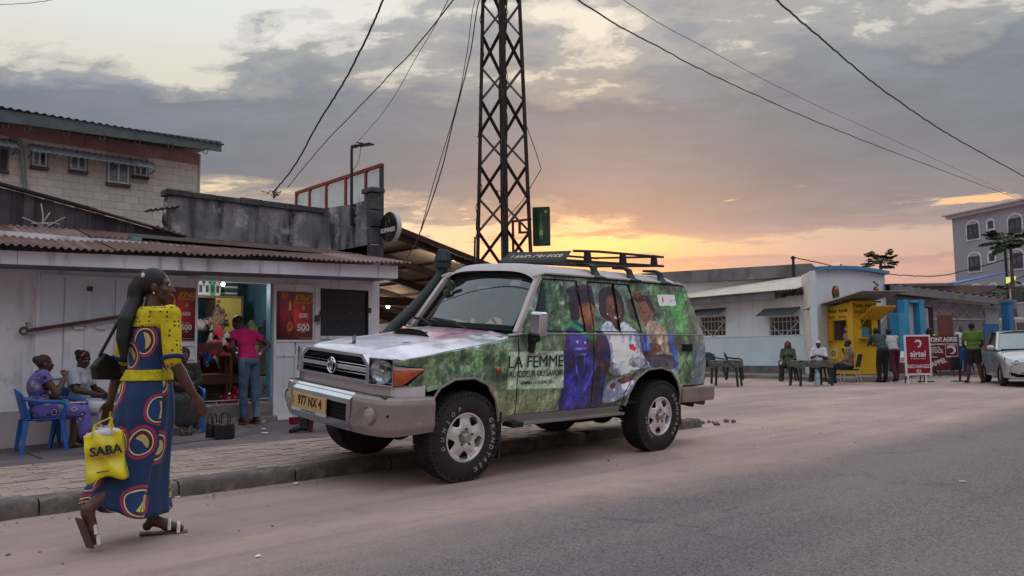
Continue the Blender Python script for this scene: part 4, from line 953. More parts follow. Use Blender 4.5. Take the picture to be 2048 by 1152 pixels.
for i, px in enumerate((404, 417, 428, 438)):
  x = at(px, 590, 1.9).x; mb = MB(); mb.prism([(-.05, 0), (-.06, .12), (-.04, .2), (-.02, .26), (.02, .26), (.04, .2), (.06, .12), (.05, 0)], lambda a, b, d: (x+a, y0+.06+d, zt_+b), 0, .07)
  t = thing('shoe_bag', ['white plastic bag leftmost above the shop shelf', 'second white bag above the shop shelf', 'bright green bag on top of the shop shelf', 'white bag beside the books on the shop shelf'][i], 'bag', (0,0,0)); mb.build('bag', M('bag%d' % (i if i == 2 else 0), bagc[i], .5, contrast=.35, ns=12), t, bev=.01)
  MB().b(x-.025, x+.025, y0+.055, y0+.059, zt_+.05, zt_+.17).build('print', M('bag_print', (70, 70, 80), .6, contrast=.5, ns=30), t)
for i in range(7):
  z = zt_+.0+i*.035; x = at(463, 590, 1.9).x; tag(MB().b(x-.11+random.uniform(-.015, .015), x+.11+random.uniform(-.01, .01), y0+.03, y0+.3, z, z+.032).build('book', M('book%d' % (i % 3), [(52, 78, 66), (170, 166, 154), (44, 56, 62)][i % 3], .6), bev=.003), '%s book in the stack on the shop shelf' % ['lowest green', 'second lowest cream', 'slate coloured middle left', 'green middle', 'cream upper', 'slate blue second from top', 'topmost green'][i], 'book', 'books stacked on the shelf')
def heap(name, label, cat, c, size, n, cols, seed, sz=.16):
  """crumpled cloth pieces piled up; every piece a bent sheet"""
  rs = random.Random(seed); mb = [MB() for _ in cols]
  for k in range(n):
    u = rs.random(); a = rs.random()*2*pi; rr_ = sqrt(rs.random()); h = (1-rr_**2)
    p = Vector((c[0]+cos(a)*rr_*size[0], c[1]+sin(a)*rr_*size[1], c[2]+h*size[2]*rs.uniform(.55, 1)))
    ph = [rs.random()*6 for _ in range(4)]; s = sz*rs.uniform(.7, 1.3); tilt = Matrix.Rotation(rs.uniform(-.35, .35), 3, 'X') @ Matrix.Rotation(rs.random()*6, 3, 'Z')
    def f(u, v): ro = min(1, 1.15-.5*((abs(u-.5)*2)**3*(abs(v-.5)*2)**3)); q = Vector(((u-.5)*1.5*s*ro, (v-.5)*1.3*s*ro, (.05*sin(u*7+ph[0])+.04*sin(v*8+ph[1])+.03*sin((u+v)*11+ph[2]))*s/.16-.9*s*((u-.5)**2+(v-.5)**2)*2)); return p+tilt @ q
    rs.choice(mb).grid(f, 9, 8)
  t = thing(name, label, cat); core = MB(); core.ell((c[0], c[1], c[2]+size[2]*.1), (size[0]*.9, size[1]*.9, size[2]*.62)); core.build('heap_core', cols[0], t, smooth=True)
  for m_, q in zip(mb, cols):
    if q is cols[0] or m_.v: o = m_.build('garments', q, t, smooth=True, fix=False); o['kind'] = 'stuff'
  return t
cl = lambda n_, c: M('cloth_'+n_, c, .9, contrast=.45, ns=9, bump=.5, bs=30)
heap('clothes_heap', 'big heap of dark clothes behind the pink shirted person', 'clothes', (at(515, 720, 1.5).x, WALL_Y+1.5, 1.05), (.62, .4, .72), 46, [cl('black', (34, 36, 44)), cl('navy', (42, 48, 72)), cl('olive', (80, 82, 50)), cl('charcoal', (58, 58, 64))], 3)
heap('clothes_heap', 'blue and red clothes piled left of the dark heap', 'clothes', (at(440, 700, 1.25).x, WALL_Y+1.25, .95), (.34, .3, .55), 22, [cl('red', (140, 26, 34)), cl('blue', (50, 66, 150)), cl('grey', (130, 128, 126)), cl('red', (1,1,1))], 5)
heap('clothes_heap', 'small heap of pale clothes on the lower left shelf', 'clothes', (at(402, 690, 1.9).x, WALL_Y+2.0, zs[1]-.02), (.3, .12, .18), 14, [cl('cream', (190, 176, 160)), cl('mauve', (110, 84, 100)), cl('black', (1,1,1))], 8, .09)
heap('clothes_heap', 'rolled garments packed in the middle shelf column', 'clothes', (at(438, 630, 1.9).x, WALL_Y+1.93, zs[1]+.02), (.13, .06, .40), 30, [cl('tan', (150, 118, 92)), cl('charcoal', (1,1,1)), cl('mauve', (1,1,1))], 9, .06)
heap('plastic_bag', 'crumpled dark red plastic bag on the shop doorstep', 'bag', (at(466, 785, .25).x, WALL_Y+.3, IF+.0), (.17, .13, .22), 12, [M('red_plastic', (140, 16, 36), .25, contrast=.5, ns=14), M('red_plastic', (1,1,1))], 11, .09)
heap('cloth_bundle', 'pale cloth hanging over the doorstep by the jeans', 'cloth', (at(490, 800, .1).x, WALL_Y+.12, IF-.05), (.1, .08, .14), 7, [cl('cream', (1,1,1)), cl('grey', (1,1,1))], 12, .08)
# old wooden armchairs / table in the doorway
wood = M('varnished_wood', (132, 84, 56), .5, (100, 62, 42), ns=3, streak=((80, 48, 34), (2, 14, 2), .5, .75))
def frame_chair(px, dy, label):
  p = at(px, 800, dy); t = thing('wooden_armchair', label, 'chair', (p.x, WALL_Y+dy, IF))
  for sx in (-.26, .26):
    for sy in (-.2, .2): MB().b(sx-.025, sx+.025, sy-.025, sy+.025, 0, .66 if sy < 0 else .9).build('leg', wood, t, bev=.004)
    MB().b(sx-.035, sx+.035, -.24, .24, .66, .69).build('armrest', wood, t, bev=.006)
  MB().b(-.24, .24, -.22, .2, .36, .42).build('seat', wood, t, bev=.01)
  MB().b(-.24, .24, -.245, -.221, .27, .36).build('apron', wood, t); MB().b(-.24, .24, .18, .22, .75, .88).build('backrest', wood, t)
frame_chair(415, .75, 'wooden armchair frame at the left side of the doorway'); frame_chair(475, .95, 'wooden armchair frame under the dark clothes heap')
t = tag(MB().b(-.11, .11, -.09, .09, 0, .03).build('tissue_box', M('coral_box', (190, 92, 80), .6), loc=(at(450, 716, .7).x, WALL_Y+.7, IF+.70)), 'coral red folded cloth lying on the wooden armchair arm', 'cloth')
hb = MB(); hb.ell((0, 0, .16), (.24, .12, .19), 18, 10); tb = thing('handbag', 'black leather bag sitting on the armchair in the doorway', 'bag', (at(480, 690, .8).x, WALL_Y+.72, IF+.42)); hb.build('bag', M('black_leather', (26, 26, 30), .35, bump=.2, contrast=.3), tb, smooth=True); MB().tube([(-.12, 0, .3), (-.1, 0, .45), (.1, 0, .45), (.12, 0, .3)], .012, 6).build('strap', M('black_leather', (1,1,1)), tb)
cart = M('cardboard', (150, 112, 84), .8, (130, 96, 72)); cb = thing('cardboard_box', 'brown cardboard box behind the hip of the pink shirted person', 'box', (at(528, 720, .8).x, WALL_Y+.8, IF+.38))
MB().b(-.17, .17, -.15, .15, 0, .46).build('box', cart, cb, bev=.004); MB().b(-.165, .165, -.154, -.151, .3, .31).build('tape', brownw, cb)
cb = thing('cardboard_box', 'white carton with handwriting low in the doorway corner', 'box', (at(523, 790, .6).x, WALL_Y+.6, IF)); MB().b(-.1, .1, -.1, .1, 0, .36).build('box', M('white_carton', (176, 182, 184), .7), cb, bev=.004)
text('Caf', .09, dark_m, cb, (-.0, -.103, .16), (pi/2, -pi/2, 0), shear=.3)
cb = thing('cardboard_box', 'yellow topped carton between the jeans and the white carton', 'box', (at(510, 790, .7).x, WALL_Y+.72, IF)); MB().b(-.08, .08, -.1, .1, 0, .3).build('box', cart, cb, bev=.004); MB().b(-.081, -.02, -.102, -.1005, .02, .28).build('panel', yel, cb)
cb = thing('cardboard_box', 'olive box under the left wooden armchair', 'box', (at(420, 780, .9).x, WALL_Y+1.0, IF)); MB().b(-.2, .2, -.15, .15, 0, .27).build('box', M('olive_box', (96, 92, 66), .8), cb, bev=.004); MB().b(-.2, .2, -.152, -.1505, .1, .12).build('tape', cart, cb)
sb = thing('light_bulb', 'small lit bulb above the shelf inside the shop', 'lamp', tuple(at(446, 568, .9)))
MB().ell((0, 0, 0), .03).build('globe', bulb_m, sb, smooth=True); MB().cyl((0, 0, .025), (0, 0, .09), .014).build('socket', dark_m, sb)
l = bpy.data.lights.new('shop_light', 'POINT'); l.energy = 20; l.color = (.95, .97, 1); l.shadow_soft_size = .06; o = bpy.data.objects.new('shop_light', l); COL.objects.link(o); o.parent = sb; o.location = (0, 0, -.09)
# ---------------------------------------------------------------- the parked off-road car (x rearwards from the front axle, y<0 is the camera side)
car = thing('parked_car', 'silver off-road wagon wrapped in a green graduate picture print, parked half on the kerb', 'car', (4.23, 6.03, .06), rot=(atan2(.12, 1.46), 0, 0))
CMI = (Matrix.Translation(car.location) @ Euler(car.rotation_euler).to_matrix().to_4x4()).inverted()
def onside(px, py, y=-.845):
  o = CMI @ Vector((0, 0, CAM_H)); d = CMI.to_3x3() @ ray(px, py); t = (y-o.y)/d.y; p = o+d*t; return p.x, p.z
UX = lambda x: (x+.8)/4.5
UZ = lambda z: (z-.45)/1.45
def S(px, py): x, z = onside(px, py); return UX(x), UZ(z)
def SC2(cx, cy): return S(980+cx/3.839, 540+cy/3.84)
def SCL(pts): return [SC2(*p) for p in pts]
def wrap_canvas():
  w, h = 1500, 483
  c = Canvas(w, h, (84, 100, 82))
  n1 = fbm(w, h, 14, 5, 11, 1.0, .62); n2 = fbm(w, h, 34, 4, 12, 1, .65); n3 = fbm(w, h, 5, 3, 13); n4 = fbm(w, h, 60, 3, 14)
  def blend(m, col): c.a[:] = c.a*(1-m[..., None])+np.array(col, np.float32)/255*m[..., None]
  sm = lambda v, a, b: np.clip((v-a)/(b-a), 0, 1)
  Yn = c.yy/h; Xn = c.xx/w
  blend(sm(n1, .40, .62), (56, 78, 58)); blend(sm(n2, .5, .6)*.7, (104, 132, 92)); blend(sm(n2, .53, .62)*sm(n3, .40, .55)*sm(Yn, .42, .62)*.9, (150, 158, 168)); blend(sm(n4, .54, .60)*sm(n1, .42, .5)*.5, (34, 46, 36)); blend(sm(n4, .5, .62)*.35, (38, 52, 40))
  blend(sm(n1, .52, .64)*sm(Yn, .5, .7)*.5, (150, 158, 166))
  # bright green branch by the rear window, bluish thicket at the tail
  g = sm(n2, .44, .56)*np.exp(-((Xn-.86)/.06)**2)*sm(Yn, .35, .6); blend(g*.8, (70, 142, 66))
  g = sm(n1, .42, .56)*np.exp(-((Xn-.955)/.035)**2); blend(g*.75, (96, 104, 142)); blend(sm(n2, .52, .6)*np.exp(-((Xn-.96)/.04)**2)*.7, (58, 84, 92))
  # lower lawn and path under the trees (front half)
  lo = (1-sm(Yn, .16, .30))*(1-sm(Xn, .42, .6)); blend(lo*.75, (112, 114, 88)); blend(lo*sm(n2, .5, .6)*.5, (84, 92, 68))
  # row of arched trees along the fender and front door
  for k in range(17):
    x = .02+k*.0265; x += random.uniform(-.006, .006); c.line([(x, .12), (x+.003, .50)], random.uniform(4, 9), (62, 74, 56), .55, 6); c.line([(x+.006, .14), (x+.008, .40)], 3, (150, 160, 156), .35, 5)
    c.oval(x+.004, .53, .010, .07, (150, 158, 168), .35, 7); c.oval(x+.012, .56, .012, .06, (52, 74, 52), .6, 7)
  for k in range(220):
    x = random.random()*.44; y = .45+random.random()*.3; c.oval(x, y, random.uniform(.002, .007), random.uniform(.008, .025), random.choice([(46, 66, 48), (92, 120, 84), (66, 92, 66)]), .6, 4)
  for k in range(26):   # branches in the greenhouse
    x = .32+random.random()*.62; y = .62+random.random()*.3; a = random.uniform(-1, 1); c.line([(x, y), (x+.03*cos(a), y+.1*sin(a)), (x+.06*cos(a+.3), y+.2*sin(a+.3))], 3, (60, 54, 48), .6, 3)
  D = (38, 34, 62)
  # kid with parent at the back
  c.smooth(SCL([(1170, 500), (1240, 480), (1390, 480), (1430, 600), (1440, 780), (1390, 760), (1190, 740), (1150, 620)]), (52, 84, 150), 1, 2)
  c.smooth(SCL([(1215, 420), (1290, 390), (1370, 470), (1370, 600), (1400, 660), (1290, 655), (1230, 560)]), (136, 122, 108), 1, 2)
  for k in range(26): a, b = random.uniform(1240, 1370), random.uniform(410, 640); c.oval(*SC2(a, b), .002, .007, (88, 76, 70), .7, 2)
  c.smooth(SCL([(1230, 560), (1300, 570), (1310, 620), (1230, 660), (1160, 650), (1170, 620), (1230, 620)]), (78, 50, 44), 1, 2)
  c.smooth(SCL([(1205, 680), (1250, 650), (1400, 660), (1420, 750), (1300, 760), (1215, 740)]), (48, 44, 56), 1, 2)
  c.smooth(SCL([(1175, 260), (1230, 215), (1290, 240), (1300, 310), (1280, 370), (1240, 400), (1215, 440), (1195, 390), (1190, 330)]), (112, 74, 60), 1, 2)
  c.smooth(SCL([(1150, 200), (1200, 190), (1280, 215), (1310, 330), (1275, 300), (1240, 240), (1180, 250)]), (40, 30, 32), 1, 2)
  for q in ((1165, 185), (1185, 205), (1205, 190), (1240, 215)): c.oval(*SC2(*q), .006, .014, (120, 34, 36), .9, 2)
  for q in ((1300, 320), (1305, 345), (1270, 215)): c.oval(*SC2(*q), .003, .012, (36, 28, 30), .9, 2)
  c.oval(*SC2(1218, 330), .004, .005, (30, 22, 24), 1, 1.5); c.oval(*SC2(1215, 385), .003, .004, (90, 44, 44), 1, 1.5)
  c.smooth(SCL([(1110, 240), (1150, 230), (1165, 330), (1160, 400), (1120, 370), (1105, 300)]), (62, 42, 42), .85, 3)
  # woman in a white coat
  c.smooth(SCL([(900, 180), (940, 140), (1010, 130), (1060, 180), (1080, 280), (1060, 370), (1000, 420), (930, 390), (885, 340), (890, 250)]), (44, 30, 38), 1, 2)
  c.smooth(SCL([(870, 470), (920, 400), (960, 400), (1000, 440), (1060, 400), (1120, 450), (1150, 480), (1170, 640), (1210, 720), (1080, 770), (930, 740), (910, 620)]), (166, 176, 204), 1, 2)
  c.smooth(SCL([(860, 1010), (890, 900), (960, 830), (1060, 840), (1090, 860), (1040, 950), (960, 1010)]), (164, 170, 200), 1, 2)
  c.smooth(SCL([(945, 225), (980, 195), (1030, 210), (1055, 280), (1045, 360), (1010, 400), (975, 390), (940, 330)]), (88, 56, 48), 1, 2)
  c.smooth(SCL([(965, 380), (1010, 395), (1020, 440), (1000, 465), (975, 430)]), (70, 42, 38), 1, 2)
  c.smooth(SCL([(960, 230), (1000, 215), (1020, 250), (1000, 300), (965, 290)]), (128, 84, 70), .6, 8)
  for q in ((975, 285), (1022, 285)): c.oval(*SC2(*q), .004, .006, (22, 16, 18), 1, 1.5)
  for q in ((973, 268), (1023, 268)): c.line([SC2(q[0]-13, q[1]+2), SC2(q[0]+13, q[1])], 2, (26, 18, 20), .9, 1.5)
  c.line([SC2(1002, 290), SC2(1006, 325)], 2, (60, 36, 32), .8, 2)
  c.smooth(SCL([(990, 358), (1010, 366), (1034, 356), (1020, 376), (1000, 376)]), (225, 218, 212), 1, 1.5)
  c.oval(*SC2(942, 342), .0025, .006, (210, 200, 180), 1, 1.5)
  c.line([SC2(930, 430), SC2(985, 520), SC2(1010, 640)], 2, (128, 138, 170), .8, 2); c.line([SC2(1060, 430), SC2(1015, 520)], 2, (128, 138, 170), .8, 2); c.line([SC2(1100, 500), SC2(1110, 640)], 2, (134, 144, 178), .7, 3)
  c.poly(SCL([(1070, 575), (1100, 568), (1125, 600), (1112, 625), (1070, 605)]), (150, 34, 48), 1, 1.5)
  # graduate in a blue gown
  c.smooth(SCL([(590, 520), (640, 420), (700, 400), (800, 470), (880, 480), (915, 560), (925, 700), (880, 860), (850, 1060), (700, 1075), (535, 1060), (565, 880), (565, 680)]), (40, 38, 98), 1, 2)
  c.smooth(SCL([(700, 420), (740, 520), (760, 700), (700, 900), (640, 1060), (545, 1060), (570, 800), (580, 560)]), (46, 44, 124), .6, 12)
  c.smooth(SCL([(770, 500), (860, 490), (860, 640), (850, 850), (800, 1060), (750, 1060), (790, 800)]), (40, 30, 46), .9, 6)
  for k in range(7): c.line([SC2(600+k*34, 560+k*8), SC2(575+k*34, 1050)], 5, (30, 28, 88), .4, 8)
  c.line([SC2(655, 640), SC2(660, 760), SC2(690, 835), SC2(720, 760), SC2(730, 640)], 3, (120, 124, 190), .7, 2)
  for y in (606, 650): c.line([SC2(655, y), SC2(740, y-4)], 5, (130, 126, 178), .8, 2)
  c.oval(*SC2(675, 552), .003, .009, (150, 160, 200), .9, 1.5); c.oval(*SC2(735, 558), .003, .009, (180, 180, 200), .9, 1.5)
  for k in range(14): t = k/13; c.oval(*SC2(810-t*100, 730+t*240), .004, .008, (74, 80, 168), .7, 2)
  c.smooth(SCL([(610, 450), (650, 400), (690, 420), (760, 480), (800, 500), (830, 440), (830, 520), (790, 545), (730, 500), (660, 440)]), (34, 128, 74), 1, 2)
  c.line([SC2(805, 500), SC2(812, 600)], 3, (40, 110, 90), .9, 2)
  c.smooth(SCL([(655, 330), (660, 230), (700, 180), (760, 160), (840, 200), (855, 300), (800, 270), (740, 290), (720, 380), (660, 385)]), (40, 28, 34), 1, 2)
  c.smooth(SCL([(730, 270), (800, 250), (840, 270), (850, 320), (838, 370), (835, 420), (800, 440), (760, 430), (735, 380)]), (104, 66, 52), 1, 2)
  c.smooth(SCL([(740, 420), (800, 430), (800, 490), (760, 480)]), (74, 44, 38), 1, 3)
  c.smooth(SCL([(760, 290), (800, 275), (815, 330), (790, 370), (760, 350)]), (140, 94, 72), .6, 8)
  c.oval(*SC2(815, 308), .004, .005, (22, 16, 18), 1, 1.5); c.line([SC2(802, 292), SC2(828, 294)], 2, (26, 18, 20), .9, 1.5); c.line([SC2(822, 392), SC2(838, 388)], 2.5, (60, 26, 28), .9, 1.5)
  c.smooth(SCL([(650, 150), (740, 120), (840, 130), (850, 240), (780, 250), (720, 275), (680, 230)]), (44, 34, 46), 1, 2)
  c.poly(SCL([(640, 150), (720, 120), (850, 128), (850, 150), (740, 150)]), (62, 50, 62), 1, 2)
  # hands and the open book
  c.smooth(SCL([(840, 710), (890, 700), (930, 740), (960, 770), (930, 810), (880, 790), (850, 760)]), (80, 48, 42), 1, 2)
  c.smooth(SCL([(905, 760), (960, 720), (1040, 700), (1075, 760), (1060, 790), (960, 810)]), (150, 156, 172), 1, 2); c.line([SC2(960, 720), SC2(975, 800)], 2, (110, 112, 128), .8, 1.5)
  c.smooth(SCL([(1060, 700), (1100, 670), (1170, 670), (1210, 730), (1160, 750), (1080, 740)]), (112, 116, 126), 1, 2)
  c.smooth(SCL([(985, 840), (1050, 820), (1090, 790), (1120, 780), (1090, 830), (1040, 870), (1000, 870)]), (76, 46, 40), 1, 2)
  c.smooth(SCL([(920, 890), (960, 860), (960, 900), (940, 915)]), (120, 60, 50), 1, 2)
  c.poly(SCL([(930, 712), (960, 716), (930, 728)]), (24, 22, 50), 1, 2)
  fo = fbm(w, h, 22, 4, 41, 1.6, .6); xm_ = sm(c.xx/w, .40, .44)*(1-sm(c.xx/w, .88, .92))*(1-sm(Yn, .52, .60)); c.a *= (1-xm_*.55*(sm(fo, .40, .62)-.35))[..., None]
  # text block
  c.poly([S(1018, 703), S(1127, 702), S(1128, 776), S(1015, 779)], (172, 190, 172), .68, 3)
  c.poly([S(1330, 590), S(1365, 590), S(1366, 612), S(1331, 612)], (206, 206, 214), 1, 2)
  c.oval(*S(1340, 600), .004, .022, (196, 54, 44), 1, 2); c.oval(*S(1355, 600), .006, .004, (120, 120, 140), .8, 1.5)
  c.a *= (.80+.40*fbm(w, h, 40, 5, 31, 1, .7))[..., None]; c.a *= (.88+.24*fbm(w, h, 8, 3, 32))[..., None]
  for _ in range(3): c.a[1:-1, 1:-1] = (c.a[1:-1, 1:-1]*2+c.a[:-2, 1:-1]+c.a[2:, 1:-1]+c.a[1:-1, :-2]+c.a[1:-1, 2:])/6
  g1 = fbm(w, h, 26, 4, 51, 1, .6); c.a *= (1+np.clip((np.roll(g1, 3, 0)-g1)*3+(np.roll(g1, -3, 1)-g1)*2.5, -.35, .35))[..., None]
  c.a *= (.93+.14*np.random.RandomState(5).rand(h, w))[..., None]
  c.a = np.clip(c.a, 0, 1)**1.10*1.45+.012
  return c
wim = wrap_canvas().image('side_print')
wrap_m = M_img('side_wrap_print', wim, .3, coat=.65, spec=.5); wrapglass_m = M_img('window_wrap_print', wim, .12, coat=1, spec=.5)
def hood_canvas():
  w, h = 420, 420; c = Canvas(w, h, (206, 202, 214)); n = fbm(w, h, 6, 5, 21); n2 = fbm(w, h, 18, 4, 22); sm = lambda v, a, b: np.clip((v-a)/(b-a), 0, 1)
  def blend(m, col): c.a[:] = c.a*(1-m[..., None])+np.array(col, np.float32)/255*m[..., None]
  X = c.xx/w; Y = c.yy/h      # X: 0 front 1 back ; Y: 0 camera side
  blend(sm(n, .42, .62)*.5, (150, 146, 166)); blend(sm(X, .35, .55)*sm(n, .38, .6)*.6, (176, 150, 152)); blend(sm(X, .5, .7)*np.exp(-((Y-.35)/.14)**2)*.75, (140, 66, 80))
  blend(sm(X, .62, .85)*np.exp(-((Y-.12)/.13)**2)*sm(n2, .4, .55), (74, 104, 76)); blend(sm(X, .55, .8)*np.exp(-((Y-.62)/.2)**2)*sm(n2, .4, .6)*.7, (112, 88, 84)); blend(sm(X, .7, .9)*sm(n2, .5, .6)*.5, (120, 116, 160))
  c.a *= 1.12; return c
hood_m = M_img('hood_wrap_print', hood_canvas().image('hood_print'), .35, coat=.6, spec=.5)
silver = M('silver_beige_paint', (186, 176, 176), .38, (176, 166, 166), ns=1, coat=.7, metal=.15)
bumper_m = M('champagne_silver_bumper', (150, 138, 136), .42, (138, 126, 125), ns=1.5, metal=.35, coat=.3, stain=((106, 92, 86), 4, .58, .8))
chrome = M('chrome', (214, 218, 224), .09, (200, 204, 210), metal=1.0); chrome_r = M('satin_chrome', (196, 196, 200), .25, (180, 180, 186), metal=1)
blackpl = M('black_plastic', (30, 30, 33), .55, contrast=.25, ns=10); rubber = M('rubber', (34, 33, 36), .85, (46, 44, 46), ns=6, bump=.2, stain=((74, 66, 62), 5, .55, .75)); darkin = M('dark_interior', (38, 40, 44), .85, contrast=.3); gapm = M('panel_gap', (10, 10, 12), .9)
greyin = M('grey_seat', (84, 90, 94), .9, (70, 76, 80), bump=.2)
amber = M('amber_lens', (196, 92, 34), .2, (160, 66, 26), ns=14, coat=1); redl = M('red_lens', (150, 24, 26), .2, coat=1); lensc = M('clear_reflector', (200, 204, 208), .1, (150, 156, 166), ns=18, metal=.8, coat=1)
def glass_mat(name, tint, a):
  m = bpy.data.materials.new(name); m.use_nodes = True; nt = m.node_tree; N = nt.nodes; L = nt.links; N.remove(N['Principled BSDF'])
  tr = N.new('ShaderNodeBsdfTransparent'); tr.inputs[0].default_value = (*lin(tint), 1); gl = N.new('ShaderNodeBsdfGlossy'); gl.inputs['Roughness'].default_value = .02; gl.inputs[0].default_value = (.9, .95, 1, 1)
  lw_ = N.new('ShaderNodeLayerWeight'); lw_.inputs[0].default_value = .5; pw = N.new('ShaderNodeMath'); pw.operation = 'POWER'; pw.inputs[1].default_value = 4; L.new(lw_.outputs['Facing'], pw.inputs[0]); ad = N.new('ShaderNodeMath'); ad.operation = 'MULTIPLY_ADD'; ad.inputs[1].default_value = .6; ad.inputs[2].default_value = a; L.new(pw.outputs[0], ad.inputs[0])
  df = N.new('ShaderNodeBsdfDiffuse'); df.inputs[0].default_value = (.35, .36, .36, 1)
  mx = N.new('ShaderNodeMixShader'); L.new(ad.outputs[0], mx.inputs[0]); L.new(tr.outputs[0], mx.inputs[1]); L.new(gl.outputs[0], mx.inputs[2])
  m2 = N.new('ShaderNodeMixShader'); m2.inputs[0].default_value = .035; L.new(mx.outputs[0], m2.inputs[1]); L.new(df.outputs[0], m2.inputs[2]); L.new(m2.outputs[0], N['Material Output'].inputs[0]); return m
ws_glass = glass_mat('windscreen_glass', (196, 212, 214), .13); side_glass = glass_mat('tinted_side_glass', (150, 165, 168), .05)
# --- body surface
ARF = [(-.43, .50), (-.41, .70), (-.32, .82), (-.17, .885), (.04, .89), (.19, .83), (.29, .70), (.36, .50)]
ARR = [(2.10, .535), (2.14, .66), (2.26, .81), (2.44, .90), (2.66, .915), (2.86, .87), (2.98, .76), (3.05, .62), (3.07, .50)]
def pd(x, z, pl):
  best = 9
  for (ax, az), (bx, bz) in zip(pl[:-1], pl[1:]):
    dx, dz = bx-ax, bz-az; t = max(0, min(1, ((x-ax)*dx+(z-az)*dz)/(dx*dx+dz*dz))); best = min(best, hypot(x-ax-t*dx, z-az-t*dz))
  return best
def ip(x, pts):
  if x <= pts[0][0]: return pts[0][1]
  for (a, b), (c, d) in zip(pts[:-1], pts[1:]):
    if x <= c: return b+(d-b)*(x-a)/(c-a)
  return pts[-1][1]
def hw(x, z):
  y = ip(z, [(.45, .80), (.54, .825), (.62, .838), (.90, .845), (.925, .856), (.945, .856), (.965, .846), (1.10, .846), (1.125, .850), (1.15, .842), (1.25, .832), (1.29, .822), (1.83, .715), (1.9, .70)])
  if x < -.3: y -= .06*((-.3-x)/.5)**2
  if x > 3.3: y -= .05*((x-3.3)/.35)**2
  if z > 1.0 and x < .7: y -= .30*max(0, z-ztop(x)+.07)**1.5 if z < 1.3 else 0
  if z < 1.05:
    d = min(pd(x, z, ARF), pd(x, z, ARR)); y += .038*math.exp(-(d/.055)**2)
  return y
def ztop(x): return ip(x, [(-.78, 1.01), (-.6, 1.055), (-.45, 1.075), (0, 1.14), (.35, 1.19), (.6, 1.25), (.8, 1.27)])
SU = lambda c: (UX(c.x), UZ(c.z))
def side(name, outline, mat, parent=None, holes=(), inset=0.0, step=.055, both=True, uvf=SU):
  out = []
  for s in (-1, 1) if both else (-1,):
    o = panel_mesh(outline, lambda a, b: (a, s*(hw(a, b)-inset), b), holes, step).build(name, mat, parent or car, smooth=True, uvf=uvf); out.append(o)
  return out
fl = [(-.73, .835), (-.44, .835), (-.425, .79)]+ARF[2:7]+[(.345, .54), (.36, .53), (.572, .53), (.572, 1.247)]+[(x, ztop(x)) for x in (.35, .15, 0, -.2, -.45, -.6, -.735)]+[(-.735, 1.006), (-.60, .998), (-.50, .985), (-.448, .968), (-.50, .935), (-.575, .865), (-.61, .842), (-.70, .838), (-.73, .8375)]
side('front_fender', fl, wrap_m, step=.045)
fd = side('front_door', [(.584, .54), (1.60, .54), (1.60, 1.262), (.584, 1.262)], wrap_m)
arb = [(2.055, .54), (2.09, .66), (2.21, .835), (2.38, .94), (2.436, .96)]
rdp = side('rear_door', [(1.611, .54)]+arb+[(2.436, 1.262), (1.611, 1.262)], wrap_m)
side('quarter_panel', [(2.447, .965), (2.447, .903)]+ARR[4:]+[(3.09, .50), (3.12, .62), (3.14, .70), (3.66, .70), (3.64, 1.0), (3.60, 1.262), (2.447, 1.262)], wrap_m, step=.045)
side('arch_lip_panel', [(2.062, .54), (2.10, .54)]+ARR[1:5]+[(2.44, .955), (2.385, .935), (2.215, .83), (2.095, .655)], wrap_m, step=.04)
side('sill', [(.40, .47), (2.06, .47), (2.05, .535), (.38, .535)], bumper_m)
# wheel arch lips
def strip(pl, w, off, s, rad=.012):
  return MB().tube([(x, s*(hw(x, z)+off), z) for x, z in catmull(pl, 4)[:-7]], rad, 6)
for s in (-1, 1):
  for pl in (ARF, ARR):
    q = []
    for (a, b), (c, d) in zip(pl[:-1], pl[1:]): q += [(a+(c-a)*t, b+(d-b)*t) for t in (0, .5)]
    q.append(pl[-1])
    MB().tube([(x, s*(hw(x, z)+.001), z) for x, z in q], .011, 6).build('arch_lip', bumper_m, car, smooth=True)
# dark wheel houses and floor
def whouse(x0, x1, zt, nm):
  mb = MB(); mb.b(x0, x1, -.80, .80, zt, zt+.02); mb.b(x0-.02, x0, -.82, .82, .45, zt+.02); mb.b(x1, x1+.02, -.82, .82, .45, zt+.02); mb.b(x0, x1, -.45, -.43, .5, zt); mb.b(x0, x1, .43, .45, .5, zt); mb.build(nm, gapm, car)
whouse(-.43, .37, .91, 'wheel_housing'); whouse(2.09, 3.08, .93, 'wheel_housing')
for q_ in ((.38, 2.08, -.80, .80, .50, .54), (3.1, 3.6, -.78, .78, .62, .68), (-.7, -.44, -.7, .7, .50, .60)): MB().b(*q_).build('floor_pan', darkin, car)
# chassis bits
ch = MB(); ch.obox((-.6, -.42, .46), (3.4, -.42, .50), .07, .12); ch.obox((-.6, .42, .46), (3.4, .42, .50), .07, .12); ch.cyl((0, -.7, .34), (0, .7, .34), .05); ch.cyl((2.73, -.7, .34), (2.73, .7, .34), .055); ch.ell((.0, .15, .34), (.14, .16, .13)); ch.ell((2.73, 0, .34), (.16, .18, .15))
ch.b(1.9, 2.3, -.35, .2, .30, .46); ch.b(1.0, 1.5, -.2, .3, .36, .5); ch.tube([(3.3, -.45, .42), (3.62, -.5, .45), (3.78, -.55, .42)], .035, 8); ch.cyl((0, -.3, .34), (.9, -.3, .42), .03); ch.b(-.35, .3, -.35, .4, .38, .5)
ch.build('chassis', M('grimy_chassis', (40, 37, 37), .9, contrast=.4), car)
MB().tube([(3.55, -.60, .50), (3.72, -.66, .47), (3.80, -.69, .46)], .035, 10).build('exhaust_tip', M('rusty_exhaust', (110, 76, 62), .7), car, smooth=True)
